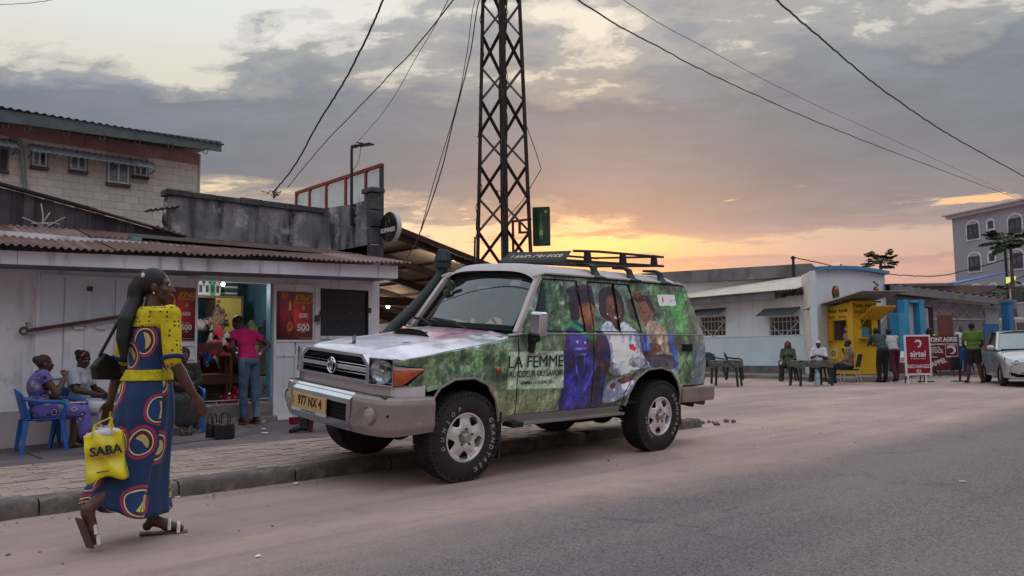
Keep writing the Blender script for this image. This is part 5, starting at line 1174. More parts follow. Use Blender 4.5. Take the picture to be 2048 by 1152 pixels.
# shut-lines are real gaps backed by dark strips
for s in (-1, 1):
  for (xa, za, xb, zb) in ((.578, .54, .578, 1.26), (1.6055, .54, 1.6055, 1.26), (2.4415, .96, 2.4415, 1.26)):
    k = 10; MB().tube([(xa, s*(hw(xa, za+(zb-za)*i/k)-.008), za+(zb-za)*i/k) for i in range(k+1)], .010, 4).build('door_seal', gapm, car)
# greenhouse side: print covered frame with windows
GH = [(.60, 1.268), (.965, 1.825), (3.27, 1.825), (3.50, 1.40), (3.60, 1.268)]
WA = [(.755, 1.295), (.965, 1.785), (1.435, 1.79), (1.50, 1.295)]
WB = [(1.625, 1.295), (1.595, 1.79), (2.255, 1.79), (2.385, 1.295)]
WC = [(2.49, 1.30), (2.43, 1.785), (3.20, 1.785), (3.385, 1.30)]
side('window_frame', GH, wrap_m, holes=[WA, WB, WC], step=.07)
for poly, nm in ((WA, 'front_window'), (WB, 'rear_window'), (WC, 'quarter_window')):
  for s in (-1, 1):
    o = panel_mesh(poly, lambda a, b: (a, s*(hw(a, b)-(.010 if nm != 'quarter_window' else .002)), b), (), .12).build(nm, wrapglass_m if s < 0 else side_glass, car, smooth=True, uvf=SU)
  if nm != 'quarter_window':
    MB().tube([(x, -(hw(x, z)-.001), z) for x, z in poly+poly[:1]], .007, 5).build('window_seal', gapm, car)
MB().obox((2.03, -(hw(2.03, 1.295)-.003), 1.30), (2.00, -(hw(2.0, 1.785)-.003), 1.785), .012, .02).build('window_divider', gapm, car)
MB().tube([(.60, -.838, 1.268), (1.6, -.838, 1.27), (3.58, -.826, 1.27)], .007, 5).build('belt_moulding', M('pale_moulding', (150, 150, 160), .4), car)
# the front part of the door window seen clear through the film
MB().prism([(.78, 1.32), (.93, 1.72), (.99, 1.76), (.97, 1.5), (.95, 1.32)], lambda a, b, d: (a, -(hw(a, b)-.004+d), b), 0, .002).build('clear_window_patch', M('dark_clear_glass', (40, 50, 54), .1, coat=1), car)
# A pillars, roof, gutter
for s in (-1, 1):
  MB().obox((.585, s*.800, 1.262), (.955, s*.690, 1.822), .075, .055, (0, -s, 0)).build('pillar', silver, car, bev=.012)
  MB().obox((.50, s*.79, 1.25), (.62, s*.815, 1.268), .06, .02).build('pillar', silver, car, bev=.006)
def roof(u, v):
  x = .90+u*2.42; y = (v-.5)*2
  e = abs(y)**5; fx_ = max(0, (1.08-x)/.18); rx = max(0, (x-3.05)/.27)
  z = 1.945-.10*e-.012*y*y-.085*fx_**2.2-.10*rx**2.4
  hwid = .725-.03*rx**2-.015*fx_
  return (x+.0*y, y*hwid, z)
MB().grid(roof, 60, 48).build('roof', M('roof_silver', (190, 182, 184), .5, (180, 172, 174), ns=1, spec=.3), car, smooth=True, fix=False)
for s in (-1, 1): MB().tube([(.86, s*.70, 1.80), (.98, s*.728, 1.838), (1.2, s*.732, 1.842), (2.2, s*.732, 1.845), (3.15, s*.726, 1.842), (3.30, s*.70, 1.825)], .013, 6).build('rain_gutter', M('roof_silver', (0,0,0)), car, smooth=True); MB().tube([(.98, s*.735, 1.826), (2.2, s*.738, 1.830), (3.25, s*.72, 1.825)], .007, 5).build('gutter_seal', gapm, car)
MB().grid(lambda u, v: (3.305-.0+.30*v+.03*sin(pi*u), (u-.5)*2*(.695+.095*v), 1.83-.56*v), 12, 8).build('tailgate', wrap_m, car, smooth=True, uvf=SU, fix=False)
MB().grid(lambda u, v: (3.61+.05*v+.02*sin(pi*u), (u-.5)*2*.785, 1.27-.62*v), 12, 8).build('tailgate', silver, car, smooth=True, fix=False)
# windscreen
def wsf(u, v, o=0.0): y = (u-.5)*2; return (.565+.385*v+.055*y*y-.0*o-o, y*(.735-.085*v), 1.285+.535*v)
MB().grid(lambda u, v: wsf(.03+u*.94, .04+v*.92), 16, 8).build('windscreen', ws_glass, car, smooth=True, fix=False)
rim = [wsf(u, 0, .006) for u in np.linspace(0, 1, 13)]+[wsf(1, v, .006) for v in np.linspace(.1, 1, 8)]+[wsf(u, 1, .006) for u in np.linspace(.95, 0, 13)]+[wsf(0, v, .006) for v in np.linspace(.9, 0, 8)]
MB().tube(rim, .019, 6).build('windscreen_seal', gapm, car, smooth=True)
MB().b(.80, .803, -.50, -.34, 0, 0)
st_ = MB().grid(lambda u, v: tuple(Vector(wsf(.145+u*.10, .80+v*.13))+Vector((.006, 0, 0))), 2, 2).build('sticker', M('beige_sticker', (190, 176, 130), .6), car, fix=False)
MB().grid(lambda u, v: tuple(Vector(wsf(.03+.94*u, .03+v*.06))+Vector((-.004, 0, .0))), 16, 2).build('windscreen_band', gapm, car, fix=False)
# wipers
for yb, yt in ((-.10, .42), (.52, .82)):
  pass
for (b0, t0) in (((.47, -.22, 1.285), (.52, .36, 1.35)), ((.50, .36, 1.285), (.56, .74, 1.34))):
  wp_ = MB(); wp_.tube([b0, ((b0[0]+t0[0])/2-.02, (b0[1]+t0[1])/2-.05, (b0[2]+t0[2])/2+.02), (t0[0]-.02, t0[1]-.15, t0[2]+.0)], .009, 5)
  y0_ = t0[1]-.42; wp_.obox((t0[0]-.03, y0_+.04, t0[2]-.015), (t0[0]-.01, t0[1], t0[2]+.005), .018, .022); wp_.build('wiper', blackpl, car)
# cabin
cab = MB(); cab.b(.70, .98, -.74, .74, 1.02, 1.22); cab.build('dashboard', M('grey_dash', (96, 98, 98), .8, contrast=.15), car, bev=.05, seg=3)
MB().b(.45, .72, -.74, .74, 1.0, 1.235).build('cowl', blackpl, car)
MB().lathe([(.185, -.012), (.197, 0), (.185, .012), (.173, 0)], lambda c, s, r, h: (1.10+h*.9+s*r*.38, -.40+c*r, 1.17+s*r*.92-h*.3), 24, True).obox((1.08, -.40, 1.17), (.95, -.40, 1.10), .05, .05).obox((1.1, -.58, 1.17), (1.1, -.22, 1.17), .03, .02).build('steering_wheel', blackpl, car, smooth=True)
for y in (-.38, .38):
  sb_ = MB(); sb_.b(1.25, 1.72, y-.25, y+.25, .72, .92); sb_.obox((1.68, y, .90), (1.86, y, 1.44), .13, .48, (1, 0, 0)); sb_.obox((1.86, y, 1.46), (1.9, y, 1.66), .10, .26, (1, 0, 0)); sb_.build('front_seat', greyin, car, bev=.04, seg=3)
sb_ = MB(); sb_.b(2.15, 2.6, -.62, .62, .75, .93); sb_.obox((2.6, 0, .9), (2.72, 0, 1.4), .12, 1.24, (1, 0, 0)); sb_.build('rear_seat', greyin, car, bev=.04, seg=3)
MB().b(.86, .885, -.10, .10, 1.64, 1.70).build('rear_view_mirror', M('grey_mirror', (130, 140, 150), .3, coat=1), car, bev=.01)
hl_ = MB(); hl_.grid(lambda u, v: (.98+u*2.25, (v-.5)*1.36, 1.81), 4, 4); hl_.build('headliner', M('pale_headliner', (150, 150, 146), .9), car)
MB().b(.6, 3.5, -.80, .80, .54, .56).build('cabin_floor', darkin, car)
MB().lathe([(.001, -.02), (.055, -.015), (.06, 0), (.055, .015), (.001, .02)], lambda c, s, r, h: (.83+h, .50+c*r, 1.70+s*r), 20).build('hanging_ornament', M('green_black_ornament', (70, 84, 52), .5, (20, 20, 22), ns=22), car, smooth=True)
MB().lathe([(.001, -.02), (.045, -.015), (.048, 0), (.045, .015), (.001, .02)], lambda c, s, r, h: (.81+h, .54+c*r, 1.62+s*r), 18).build('hanging_ornament', M('green_black_ornament', (0,0,0)), car, smooth=True)
# bonnet
def bonnet(u, v):
  x = -.79+u*1.34; y = (v-.5)*2; zt_ = ztop(x); cz = ip(x, [(-.79, 1.085), (-.7, 1.115), (-.45, 1.155), (0, 1.20), (.55, 1.275)])
  yw = .835-(.05*((-.3-x)/.5)**2 if x < -.3 else 0); yw -= .035
  z = cz-(cz-zt_-.005)*abs(y)**2.6
  if x < -.70: z -= .9*(-.70-x)**1.6*1.6
  z += .010*math.exp(-((abs(y)-.62)/.05)**2)
  return (x+.38*max(0, abs(y)*yw-.50)*max(0, 1-u*2.5), y*yw, z)
hood = MB().grid(bonnet, 46, 36).build('bonnet', hood_m, car, smooth=True, fix=False, uvf=lambda c: ((c.x+.8)/1.4, (c.y+.85)/1.7))
MB().grid(lambda u, v: (lambda p: (p[0]-.001, p[1], p[2]-.012-.03*v))(bonnet(0, u)), 36, 1).build('bonnet_lip', gapm, car, fix=False)
for s in (-1, 1): # shoulder between bonnet and wing
  MB().grid(lambda u, v: (-.735+u*1.305, s*((hw(-.735+u*1.305, ztop(-.735+u*1.305))-.001)*(1-v)+(bonnet((.055+u*1.305)/1.34, 1)[1]+.004)*v), ztop(-.735+u*1.305)+.006*sin(v*pi)-.002*v), 30, 4).build('fender_shoulder', wrap_m, car, smooth=True, uvf=SU)
# bonnet scoop, badge
scp = MB(); 
def scoopf(u, v):
  x = .02+u*.44; y = (v-.5)*2; base = 1.195+x*.13; h = .062*(1-u)**.8*(1-abs(y)**4)
  return (x, .05+y*.30*(1-.12*u), base+h+.002)
scp.grid(scoopf, 12, 16).build('bonnet_scoop', hood_m, car, smooth=True, fix=False, uvf=lambda c: ((c.x+.8)/1.4, (c.y+.85)/1.7))
MB().prism([(-.26, 0), (-.24, .05), (.24, .05), (.26, 0)], lambda a, b, d: (.025+d, .05+a, 1.197+b), 0, .012).build('scoop_grille', gapm, car)
orn = MB(); orn.lathe([(.026, -.004), (.032, 0), (.026, .004), (.021, 0)], lambda c, s, r, h: (-.60+h, .02+c*r*1.05, 1.175+s*r*.95), 20, True); orn.b(-.615, -.585, .015, .025, 1.125, 1.15); orn.b(-.63, -.57, -.03, .07, 1.123, 1.130); orn.ell((-.60, .02, 1.175), (.003, .01, .02), 8, 6)
orn.build('bonnet_ornament', M('dark_chrome', (90, 90, 96), .2, metal=.9), car, smooth=True)
text('CI', .085, M('dark_print', (70, 66, 76), .5), car, (-.36, -.42, 1.165), (radians(6), radians(-4), -pi/2), ext=.002, shear=.3)
# nose
nz = MB(); nz.prism([(-.775, -.56), (-.775, .56), (-.705, .755), (-.55, .755), (-.55, -.755), (-.705, -.755)], lambda a, b, d: (a, b, d), .745, .84)
nz.build('nose_panel', silver, car, bev=.012)
MB().prism([(-.74, -.56), (-.74, .56), (-.665, .765), (-.55, .79), (-.55, -.79), (-.665, -.765)], lambda a, b, d: (a, b, d), .76, 1.045).build('nose_core', gapm, car)
for s in (-1, 1): MB().prism([(-.72, .757), (-.70, .80), (-.44, .842), (-.44, .78), (-.6, .76)], lambda a, b, d: (a, s*b, d), .745, .842).build('corner_panel', M('pale_corner', (206, 202, 206), .4, coat=.5) , car, bev=.004)
gf_out = [(-.565, .835), (-.565, 1.0), (-.47, 1.075), (.47, 1.075), (.565, 1.0), (.565, .835)]; gf_in = [(-.525, .865), (-.525, .99), (-.445, 1.045), (.445, 1.045), (.525, .99), (.525, .865)]
def ring(o, i, x0, x1, nm, mat, bv=.004):
  mb = MB(); n = len(o)
  for k in range(n):
    l = (k+1) % n; q = [o[k], o[l], i[l], i[k]]; mb.prism(q, lambda a, b, d: (d, a, b), x0, x1)
  return mb.build(nm, mat, car, bev=bv)
ring(gf_out, gf_in, -.815, -.755, 'grille_frame', chrome_r)
MB().prism(gf_in, lambda a, b, d: (d, a, b), -.765, -.75).build('grille_back', gapm, car)
gb = MB()
for z in (.885, .905, 1.0, 1.02): gb.b(-.785, -.765, -.52, .52, z-.004, z+.004)
for y in np.arange(-.5, .51, .05): gb.b(-.782, -.766, y-.003, y+.003, .868, 1.042)
gb.build('grille_mesh', M('grille_black', (13, 13, 16), .7, spec=.1), car)
for z, t in ((.982, .004), (.945, .020), (.908, .004)): MB().b(-.812, -.78, -.535, .535, z-t, z+t).build('grille_bar', chrome, car, bev=.004)
em = MB(); R = lambda a, b, dx=0: (lambda c, s, r, h: (-.822-h+dx, .0+c*r*a, .945+s*r*b)); em.lathe([(.9, 0), (1.0, .006), (1.1, 0), (1.0, -.01)], lambda c, s, r, h: (-.824-h, c*r*.066, .945+s*r*.064), 28, True)
em.lathe([(.85, 0), (1.0, .006), (1.15, 0), (1.0, -.008)], lambda c, s, r, h: (-.826-h, c*r*.019, .949+s*r*.046), 20, True); em.lathe([(.9, 0), (1.0, .006), (1.12, 0), (1.0, -.008)], lambda c, s, r, h: (-.826-h, c*r*.043, .973+s*r*.019), 20, True); em.build('emblem', chrome, car, smooth=True)
MB().lathe([(.001, 0), (.075, 0), (.078, .01)], lambda c, s, r, h: (-.815+h, c*r*.85, .945+s*r*.85), 28).build('emblem_back', gapm, car)
# headlights, swept back a little at the corners
for s in (-1, 1):
  th_ = -s*atan2(.085, .215); hx, hy = -.742, s*.672
  def hp_(o): o.location = (hx, hy, 0); o.rotation_euler = (0, 0, th_); return o
  ou = [(-.120, .836), (-.120, 1.056), (.120, 1.056), (.120, .836)]; inn_ = [(-.111, .844), (-.111, 1.050), (.111, 1.050), (.111, .844)]
  mb = MB()
  for k in range(4): l = (k+1) % 4; mb.prism([ou[k], ou[l], inn_[l], inn_[k]], lambda a, b, d: (d, a, b), -.035, .03)
  ho = hp_(mb.build('headlight', chrome_r, car, bev=.003))
  MB().b(.018, .022, -.112, .112, .85, 1.045).build('headlight_back', chrome_r, ho)
  MB().lathe([(.107, -.028), (.100, -.012), (.078, .012), (.05, .020), (.02, .017), (.001, .017)], lambda c, s_, r, h: (h, c*r, .948+s_*r*.96), 36).build('reflector', M('reflector_bowl', (226, 230, 236), .12, (120, 128, 140), metal=.9, ns=16), ho, smooth=True)
  MB().lathe([(.001, -.040), (.055, -.038), (.100, -.032), (.108, -.022)], lambda c, s_, r, h: (h, c*r, .948+s_*r*.96), 36).build('lens', glass_mat('lamp_glass', (240, 244, 246), .05) if s < 0 else bpy.data.materials['lamp_glass'], ho, smooth=True)
  MB().ell((.0, .0, .948), (.02, .018, .018)).build('bulb', chrome, ho, smooth=True)
  for q_ in (-.03, .03): MB().b(-.012, -.009, q_-.002, q_+.002, .87, 1.02).build('lens_rib', lensc, ho)
  # wrap-round amber indicator
  pts = [(-.722, .790), (-.70, .806), (-.64, .820), (-.55, .834), (-.455, .848)]
  def indf(u, v):
    k = u*4; j = min(3, int(k)); t = k-j; x = pts[j][0]*(1-t)+pts[j+1][0]*t; y = pts[j][1]*(1-t)+pts[j+1][1]*t
    zl = .838+.135*max(0, (u-.42)/.58)**1.15; zh = 1.006-.026*u
    return (x-.004*sin(v*pi), s*(y+.010*sin(v*pi)), zl+(zh-zl)*v)
  io = MB().grid(lambda u, v: indf(u, v*.80), 16, 8).build('indicator', amber, car, smooth=True, fix=False)
  MB().grid(lambda u, v: indf(u, .80+v*.20), 16, 3).build('indicator_top', M('pale_pink_lens', (190, 150, 150), .2, coat=1), car, smooth=True, fix=False)
  MB().tube([indf(u, 0) for u in np.linspace(0, 1, 9)]+[indf(u, 1) for u in np.linspace(1, 0, 9)]+[indf(0, 0)], .004, 4).build('indicator_trim', gapm, car)
MB().ell((.335, -.862, .955), (.035, .014, .022)).build('side_repeater', amber, car, smooth=True)
# front bumper: thick moulded beam with chrome centre
BP = [(-.38, .905), (-.55, .905), (-.70, .885), (-.80, .82), (-.86, .68), (-.885, .50)]
def bpath(u):   # u 0..1 from camera side end to the far end
  full = [(x, -y) for x, y in BP]+[(x, y) for x, y in BP[::-1]]
  k = u*(len(full)-1); j = min(len(full)-2, int(k)); t = k-j; return full[j][0]*(1-t)+full[j+1][0]*t, full[j][1]*(1-t)+full[j+1][1]*t
prof = [(.12, .45, -.05), (.02, .445, 0), (-.005, .50, 0), (.0, .60, 0), (.0, .70, 0), (.012, .735, 0), (.035, .752, 0), (.20, .758, 0)]
def bf(u, v):
  x, y = bpath(u); x2, y2 = bpath(min(1, u+.01)); x1, y1 = bpath(max(0, u-.01)); d = Vector((x2-x1, y2-y1)).normalized(); n = Vector((d.y, -d.x))
  k = v*(len(prof)-1); j = min(len(prof)-2, int(k)); t = k-j; o_ = prof[j][0]*(1-t)+prof[j+1][0]*t; z = prof[j][1]*(1-t)+prof[j+1][1]*t
  if n.x > 0 and abs(y) < .7: n = -n
  n = Vector((n.x, n.y)); ctr = Vector((-.3, 0)); 
  if (Vector((x, y))-ctr).dot(n) < 0: n = -n
  e = abs(u-.5)*2; z += .035*max(0, e-.55)*(1 if v < .35 else 0)*1.5
  return (x-n.x*o_, y-n.y*o_, z)
MB().grid(bf, 88, 42).build('front_bumper', bumper_m, car, smooth=True, fix=False)
MB().b(-.80, -.40, -.80, .80, .748, .755).build('bumper_top', M('bumper_step', (70, 66, 66), .7, bump=.3, bs=80), car)
MB().prism([(-.80, .0), (-.40, 0), (-.40, .30), (-.80, .30)], lambda a, b, d: (a, -.9+d, .45+b), .01, .03)
def inU(y): # u of given y on the front part
  for i in range(600):
    u = .5+(i/600-.5)*.98
    if bpath(u)[1] >= y: return u
  return .9
def brect(y0, y1, z0, z1, off, nm, mat, th=.012, parent=None, bev=.004, tilt=0.0):
  mb = MB(); ua, ub = inU(y0), inU(y1); vs = []
  n = 14
  def q(u, z, o): x, y = bpath(u); return (x-off-o+tilt*(z-z0)/(z1-z0), y, z)
  for o in (0, th): 
    mb.grid(lambda a, b, o=o: q(ua+(ub-ua)*a, z0+(z1-z0)*b, o), n, 1)
  # rim
  loop = [(ua+(ub-ua)*i/n, z0) for i in range(n+1)]+[(ua+(ub-ua)*i/n, z1) for i in range(n, -1, -1)]
  k = len(loop)
  for i in range(k): 
    a, b = loop[i], loop[(i+1) % k]; mb.add([q(*a, 0), q(*b, 0), q(*b, th), q(*a, th)], [(0, 1, 2, 3)])
  return mb.build(nm, mat, parent or car, smooth=False, fix=False)
brect(-.455, .52, .455, .505, .004, 'chrome_trim', chrome, .010); brect(-.455, .52, .665, .705, .006, 'chrome_trim', chrome, .012, tilt=.006); brect(-.455, .52, .7055, .757, .012, 'chrome_trim', chrome, .006, tilt=.055); brect(-.455, -.40, .5055, .6645, .004, 'chrome_trim', chrome, .011); brect(.47, .52, .5055, .6645, .004, 'chrome_trim', chrome, .011)
brect(-.399, .469, .506, .664, -.02, 'bumper_opening', gapm, .024)
for z in (.54, .575, .61, .645): brect(-.398, .468, z-.005, z+.003, .002, 'opening_bar', M('grille_black', (0,0,0)), .006)
brect(-.43, -.15, .500, .512, .012, 'chrome_lip', chrome, .014); brect(.44, .50, .500, .512, .012, 'chrome_lip', chrome, .014)
# number plate
px_ = bpath(inU(.17))[0]-.035
pla = MB().b(px_-.012, px_, -.12, .465, .545, .675).build('number_plate', M('plate_ochre', (196, 158, 106), .4, (186, 148, 98), ns=4), car, bev=.004)
text('977 NX 4', .112, M('plate_black', (24, 22, 24), .5), pla, (px_-.0135, .155, .612), (pi/2, 0, -pi/2), weight=.02, sx=.92)
text('C\nG', .035, M('plate_black', (0,0,0)), pla, (px_-.0135, .437, .612), (pi/2, 0, -pi/2))
MB().b(px_-.014, px_-.001, -.125, .47, .518, .5445).build('plate_surround', M('plate_white', (186, 196, 200), .4), car)
text('AUTO TRANSIT SERVICES', .022, M('green_ink', (50, 120, 90), .5), car, (px_-.0155, .17, .531), (pi/2, 0, -pi/2))
for s in (-1,  1):
  fgx = -.84; fy = s*.665; fx_ = -.845+.012
  fo = MB(); fo.lathe([(.001, -.875), (.04, -.873), (.062, -.862), (.066, -.84)], lambda c, q, r, h: (h, fy+c*r, .60+q*r), 24); f_ = fo.build('fog_light', M('frosted_fog_lens', (166, 160, 140), .15, (140, 136, 120), ns=12, coat=1), car, smooth=True)
  MB().lathe([(.066, -.86), (.072, -.872), (.079, -.855), (.073, -.83)], lambda c, q, r, h: (h, fy+c*r, .60+q*r), 24, True).build('bezel', bumper_m, f_, smooth=True)
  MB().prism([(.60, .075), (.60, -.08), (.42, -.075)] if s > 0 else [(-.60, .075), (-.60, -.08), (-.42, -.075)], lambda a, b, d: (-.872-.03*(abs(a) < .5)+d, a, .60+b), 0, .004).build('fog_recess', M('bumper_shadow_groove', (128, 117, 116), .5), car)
MB().cyl((-.80, -.845, .615), (-.80, -.85, .615), .012).build('bumper_bolt', gapm, car)
# rear bumper
rb = MB(); 
rb.b(3.16, 3.82, -.84, -.62, .50, .690).b(3.16, 3.82, .62, .84, .50, .690).b(3.62, 3.82, -.619, .619, .50, .690); rb.build('rear_bumper', bumper_m, car, bev=.035, seg=3)
for s in (-1, 1): MB().b(3.585, 3.665, s*.70, s*.795, .745, .995).build('tail_light', redl, car, bev=.01)
MB().grid(lambda u, v: (3.13+u*.24, -(hw(3.13+u*.24, 1.09+v*.10)+.004), 1.09+v*.10), 4, 2)
MB().prism([(3.10, 1.085), (3.29, 1.085), (3.29, 1.165), (3.10, 1.165)], lambda a, b, d: (a, -(.843+d), b), 0, .012).build('fuel_flap', gapm, car, bev=.003)
for i in range(7): MB().prism([(3.115, 1.095+i*.0095), (3.275, 1.095+i*.0095), (3.275, 1.1+i*.0095), (3.115, 1.1+i*.0095)], lambda a, b, d: (a, -(.855+d), b), 0, .004).build('vent_slat', blackpl, car)
# side step
for s in (-1, 1):
  ss = MB(); ss.b(.60, 2.02, s*.80, s*.93, .455, .482); so_ = ss.build('side_step', M('alloy_step', (150, 146, 146), .4, metal=.6), car, bev=.006)
  MB().b(.47, .5985, s*.78, s*.925, .44, .485).build('end_cap', blackpl, so_, bev=.006); 
  for x in (.9, 1.7): MB().obox((x, s*.5, .47), (x, s*.85, .450), .04, .02).build('bracket', blackpl, so_)
# mud flaps
for s in (-1, 1):
  MB().b(.375, .395, s*.52, s*.86, .17, .58).build('mud_flap', rubber, car, bev=.003); MB().obox((3.10, s*.69, .70), (3.20, s*.69, .20), .02, .32, (1, 0, 0)).build('mud_flap', rubber, car)
# door handle, mirror
for s in (-1, 1):
  mm = MB(); mm.obox((.735, s*.83, 1.20), (.70, s*.96, 1.23), .07, .05); mm.obox((.72, s*.845, 1.10), (.72, s*.88, 1.28), .08, .05, (1,0,0)); mo = mm.build('door_mirror', blackpl, car, bev=.012)
  hd_ = MB(); hd_.b(.655, .745, s*.885, s*1.045, 1.255, 1.475); hd_.build('mirror_housing', chrome, mo, bev=.028, seg=4)
# snorkel on the far wing
sn = MB(); sp_ = [(.28, .90, 1.12), (.42, .90, 1.25), (.62, .885, 1.42), (.83, .845, 1.66), (.93, .82, 1.80), (.96, .815, 1.90)]
sn.tube(sp_, [.055, .062, .062, .058, .056, .06], 12); sk = sn.build('snorkel', M('snorkel_plastic', (38, 46, 48), .5, contrast=.2), car, smooth=True)
hh_ = MB(); hh_.lathe([(.001, .0), (.075, 0), (.10, .01), (.10, .065), (.085, .07), (.098, .085), (.062, .20), (.05, .212), (.001, .215)], lambda c, s_, r, h: (.955+c*r, .815+s_*r, 1.885+h), 24); hh_.build('snorkel_head', M('snorkel_plastic', (0,0,0)), sk, smooth=True)
for i in range(12): a = i*pi/6; MB().obox((.955+cos(a)*.094, .815+sin(a)*.094, 1.98), (.955+cos(a)*.062, .815+sin(a)*.062, 2.08), .012, .012).build('fin', M('snorkel_plastic', (0,0,0)), sk)
for p in ((.62, .82, 1.42), (.83, .76, 1.66)): MB().obox(p, (p[0], p[1]+.07, p[2]), .03, .03).build('bracket', blackpl, sk)
# roof rack
rack = M('matt_black_rack', (34, 36, 40), .6, contrast=.2)
x0, x1, yw_ = 1.52, 3.10, .50
RZf = lambda x: 2.0+(x-1.5)*.03
RTf = lambda x: 2.105+(x-1.5)*.03
rk = MB()
for s in (-1, 1): rk.tube([(x0-.02, s*yw_, RZf(x0)), (x1+.06, s*yw_, RZf(x1))], .015, 8); rk.tube([(x0+.1, s*yw_, RTf(x0)), (2.0, s*(yw_+.005), RTf(2.0)+.008), (x1+.05, s*yw_, RTf(x1))], .014, 8)
rk.tube([(x0, -yw_, RZf(x0)), (x0, yw_, RZf(x0))], .015, 8); rk.tube([(x1, -yw_, RZf(x1)), (x1, yw_, RZf(x1))], .015, 8); rk.tube([(x1, -yw_, RTf(x1)), (x1, yw_, RTf(x1))], .013, 8)
rko = rk.build('roof_rack', rack, car, smooth=True)
for x in np.linspace(x0+.14, x1-.1, 9): MB().obox((x, -yw_, RZf(x)), (x, yw_, RZf(x)), .045, .012).build('slat', rack, rko)
for s in (-1, 1):
  for x in (1.84, 2.42, 2.98): MB().prism([(x-.045, RZf(x)-.01), (x+.055, RZf(x)-.01), (x+.02, RTf(x)+.014), (x-.04, RTf(x)+.014)], lambda a, b, d: (a, s*(yw_)+d, b), -.02, .02).build('upright', rack, rko, bev=.004)
  for x in (1.76, 2.34, 2.88):
    ft_ = MB(); ft_.prism([(.44, 1.985), (.60, 1.985), (.665, 1.96), (.69, 1.90), (.715, 1.865), (.765, 1.845), (.765, 1.825), (.70, 1.83), (.66, 1.875), (.64, 1.93), (.60, 1.955), (.44, 1.96)], lambda a, b, d: (x+d*(1+1.6*max(0, a-.68)/.09), s*a, b), -.035, .035); ft_.build('foot', rack, rko, bev=.005)
df = MB(); df.prism([(-.50, 0), (.50, 0), (.47, .13), (-.47, .13)], lambda a, b, d: (x0-.03+b*1.0+d, a, RZf(x0)-.015+b*.95), 0, .006); dfo = df.build('wind_deflector', rack, rko)
pm_ = M('pale_cutout', (226, 196, 166), .5)
text('LAND CRUISER', .098, pm_, dfo, (x0-.03+.0625, -.0, RZf(x0)+.043), (radians(46), 0, -pi/2), weight=.015, shear=.35, sx=1.18)
# door lettering
dk = M('black_vinyl', (26, 30, 30), .4); 
def deco(s, px0, px1, py, size, w_=0.0, mat=dk, sx_=None, y=-.862):
  (xa, za), (xb, zb) = onside(px0, py, y), onside(px1, py, y)
  o = text(s, size, mat, car, ((xa+xb)/2, y, (za+zb)/2), (pi/2, 0, 0), ext=.0015, weight=w_)
  wd = o.dimensions.x if o.dimensions.x > 0 else max(v.co.x for v in o.data.vertices)-min(v.co.x for v in o.data.vertices)
  wd = max(v.co.x for v in o.data.vertices)-min(v.co.x for v in o.data.vertices); o.scale.x = (xb-xa)/wd; return o
deco('LA FEMME', 1017, 1126, 724, .155, 0.0); deco('AU COEUR DU SAVOIR', 1018, 1126, 747.5, .082, .004); deco('FEMMES ET SCIENCES', 1042, 1103, 765, .042, .004)
deco('LandCruiser', 1053, 1096, 706.5, .045, .01, M('red_silver_badge', (170, 150, 150), .3, metal=.5))
MB().prism([(.585, 1.035), (1.17, 1.045), (1.17, 1.062), (.585, 1.052)], lambda a, b, d: (a, -.853+d, b), 0, .004)
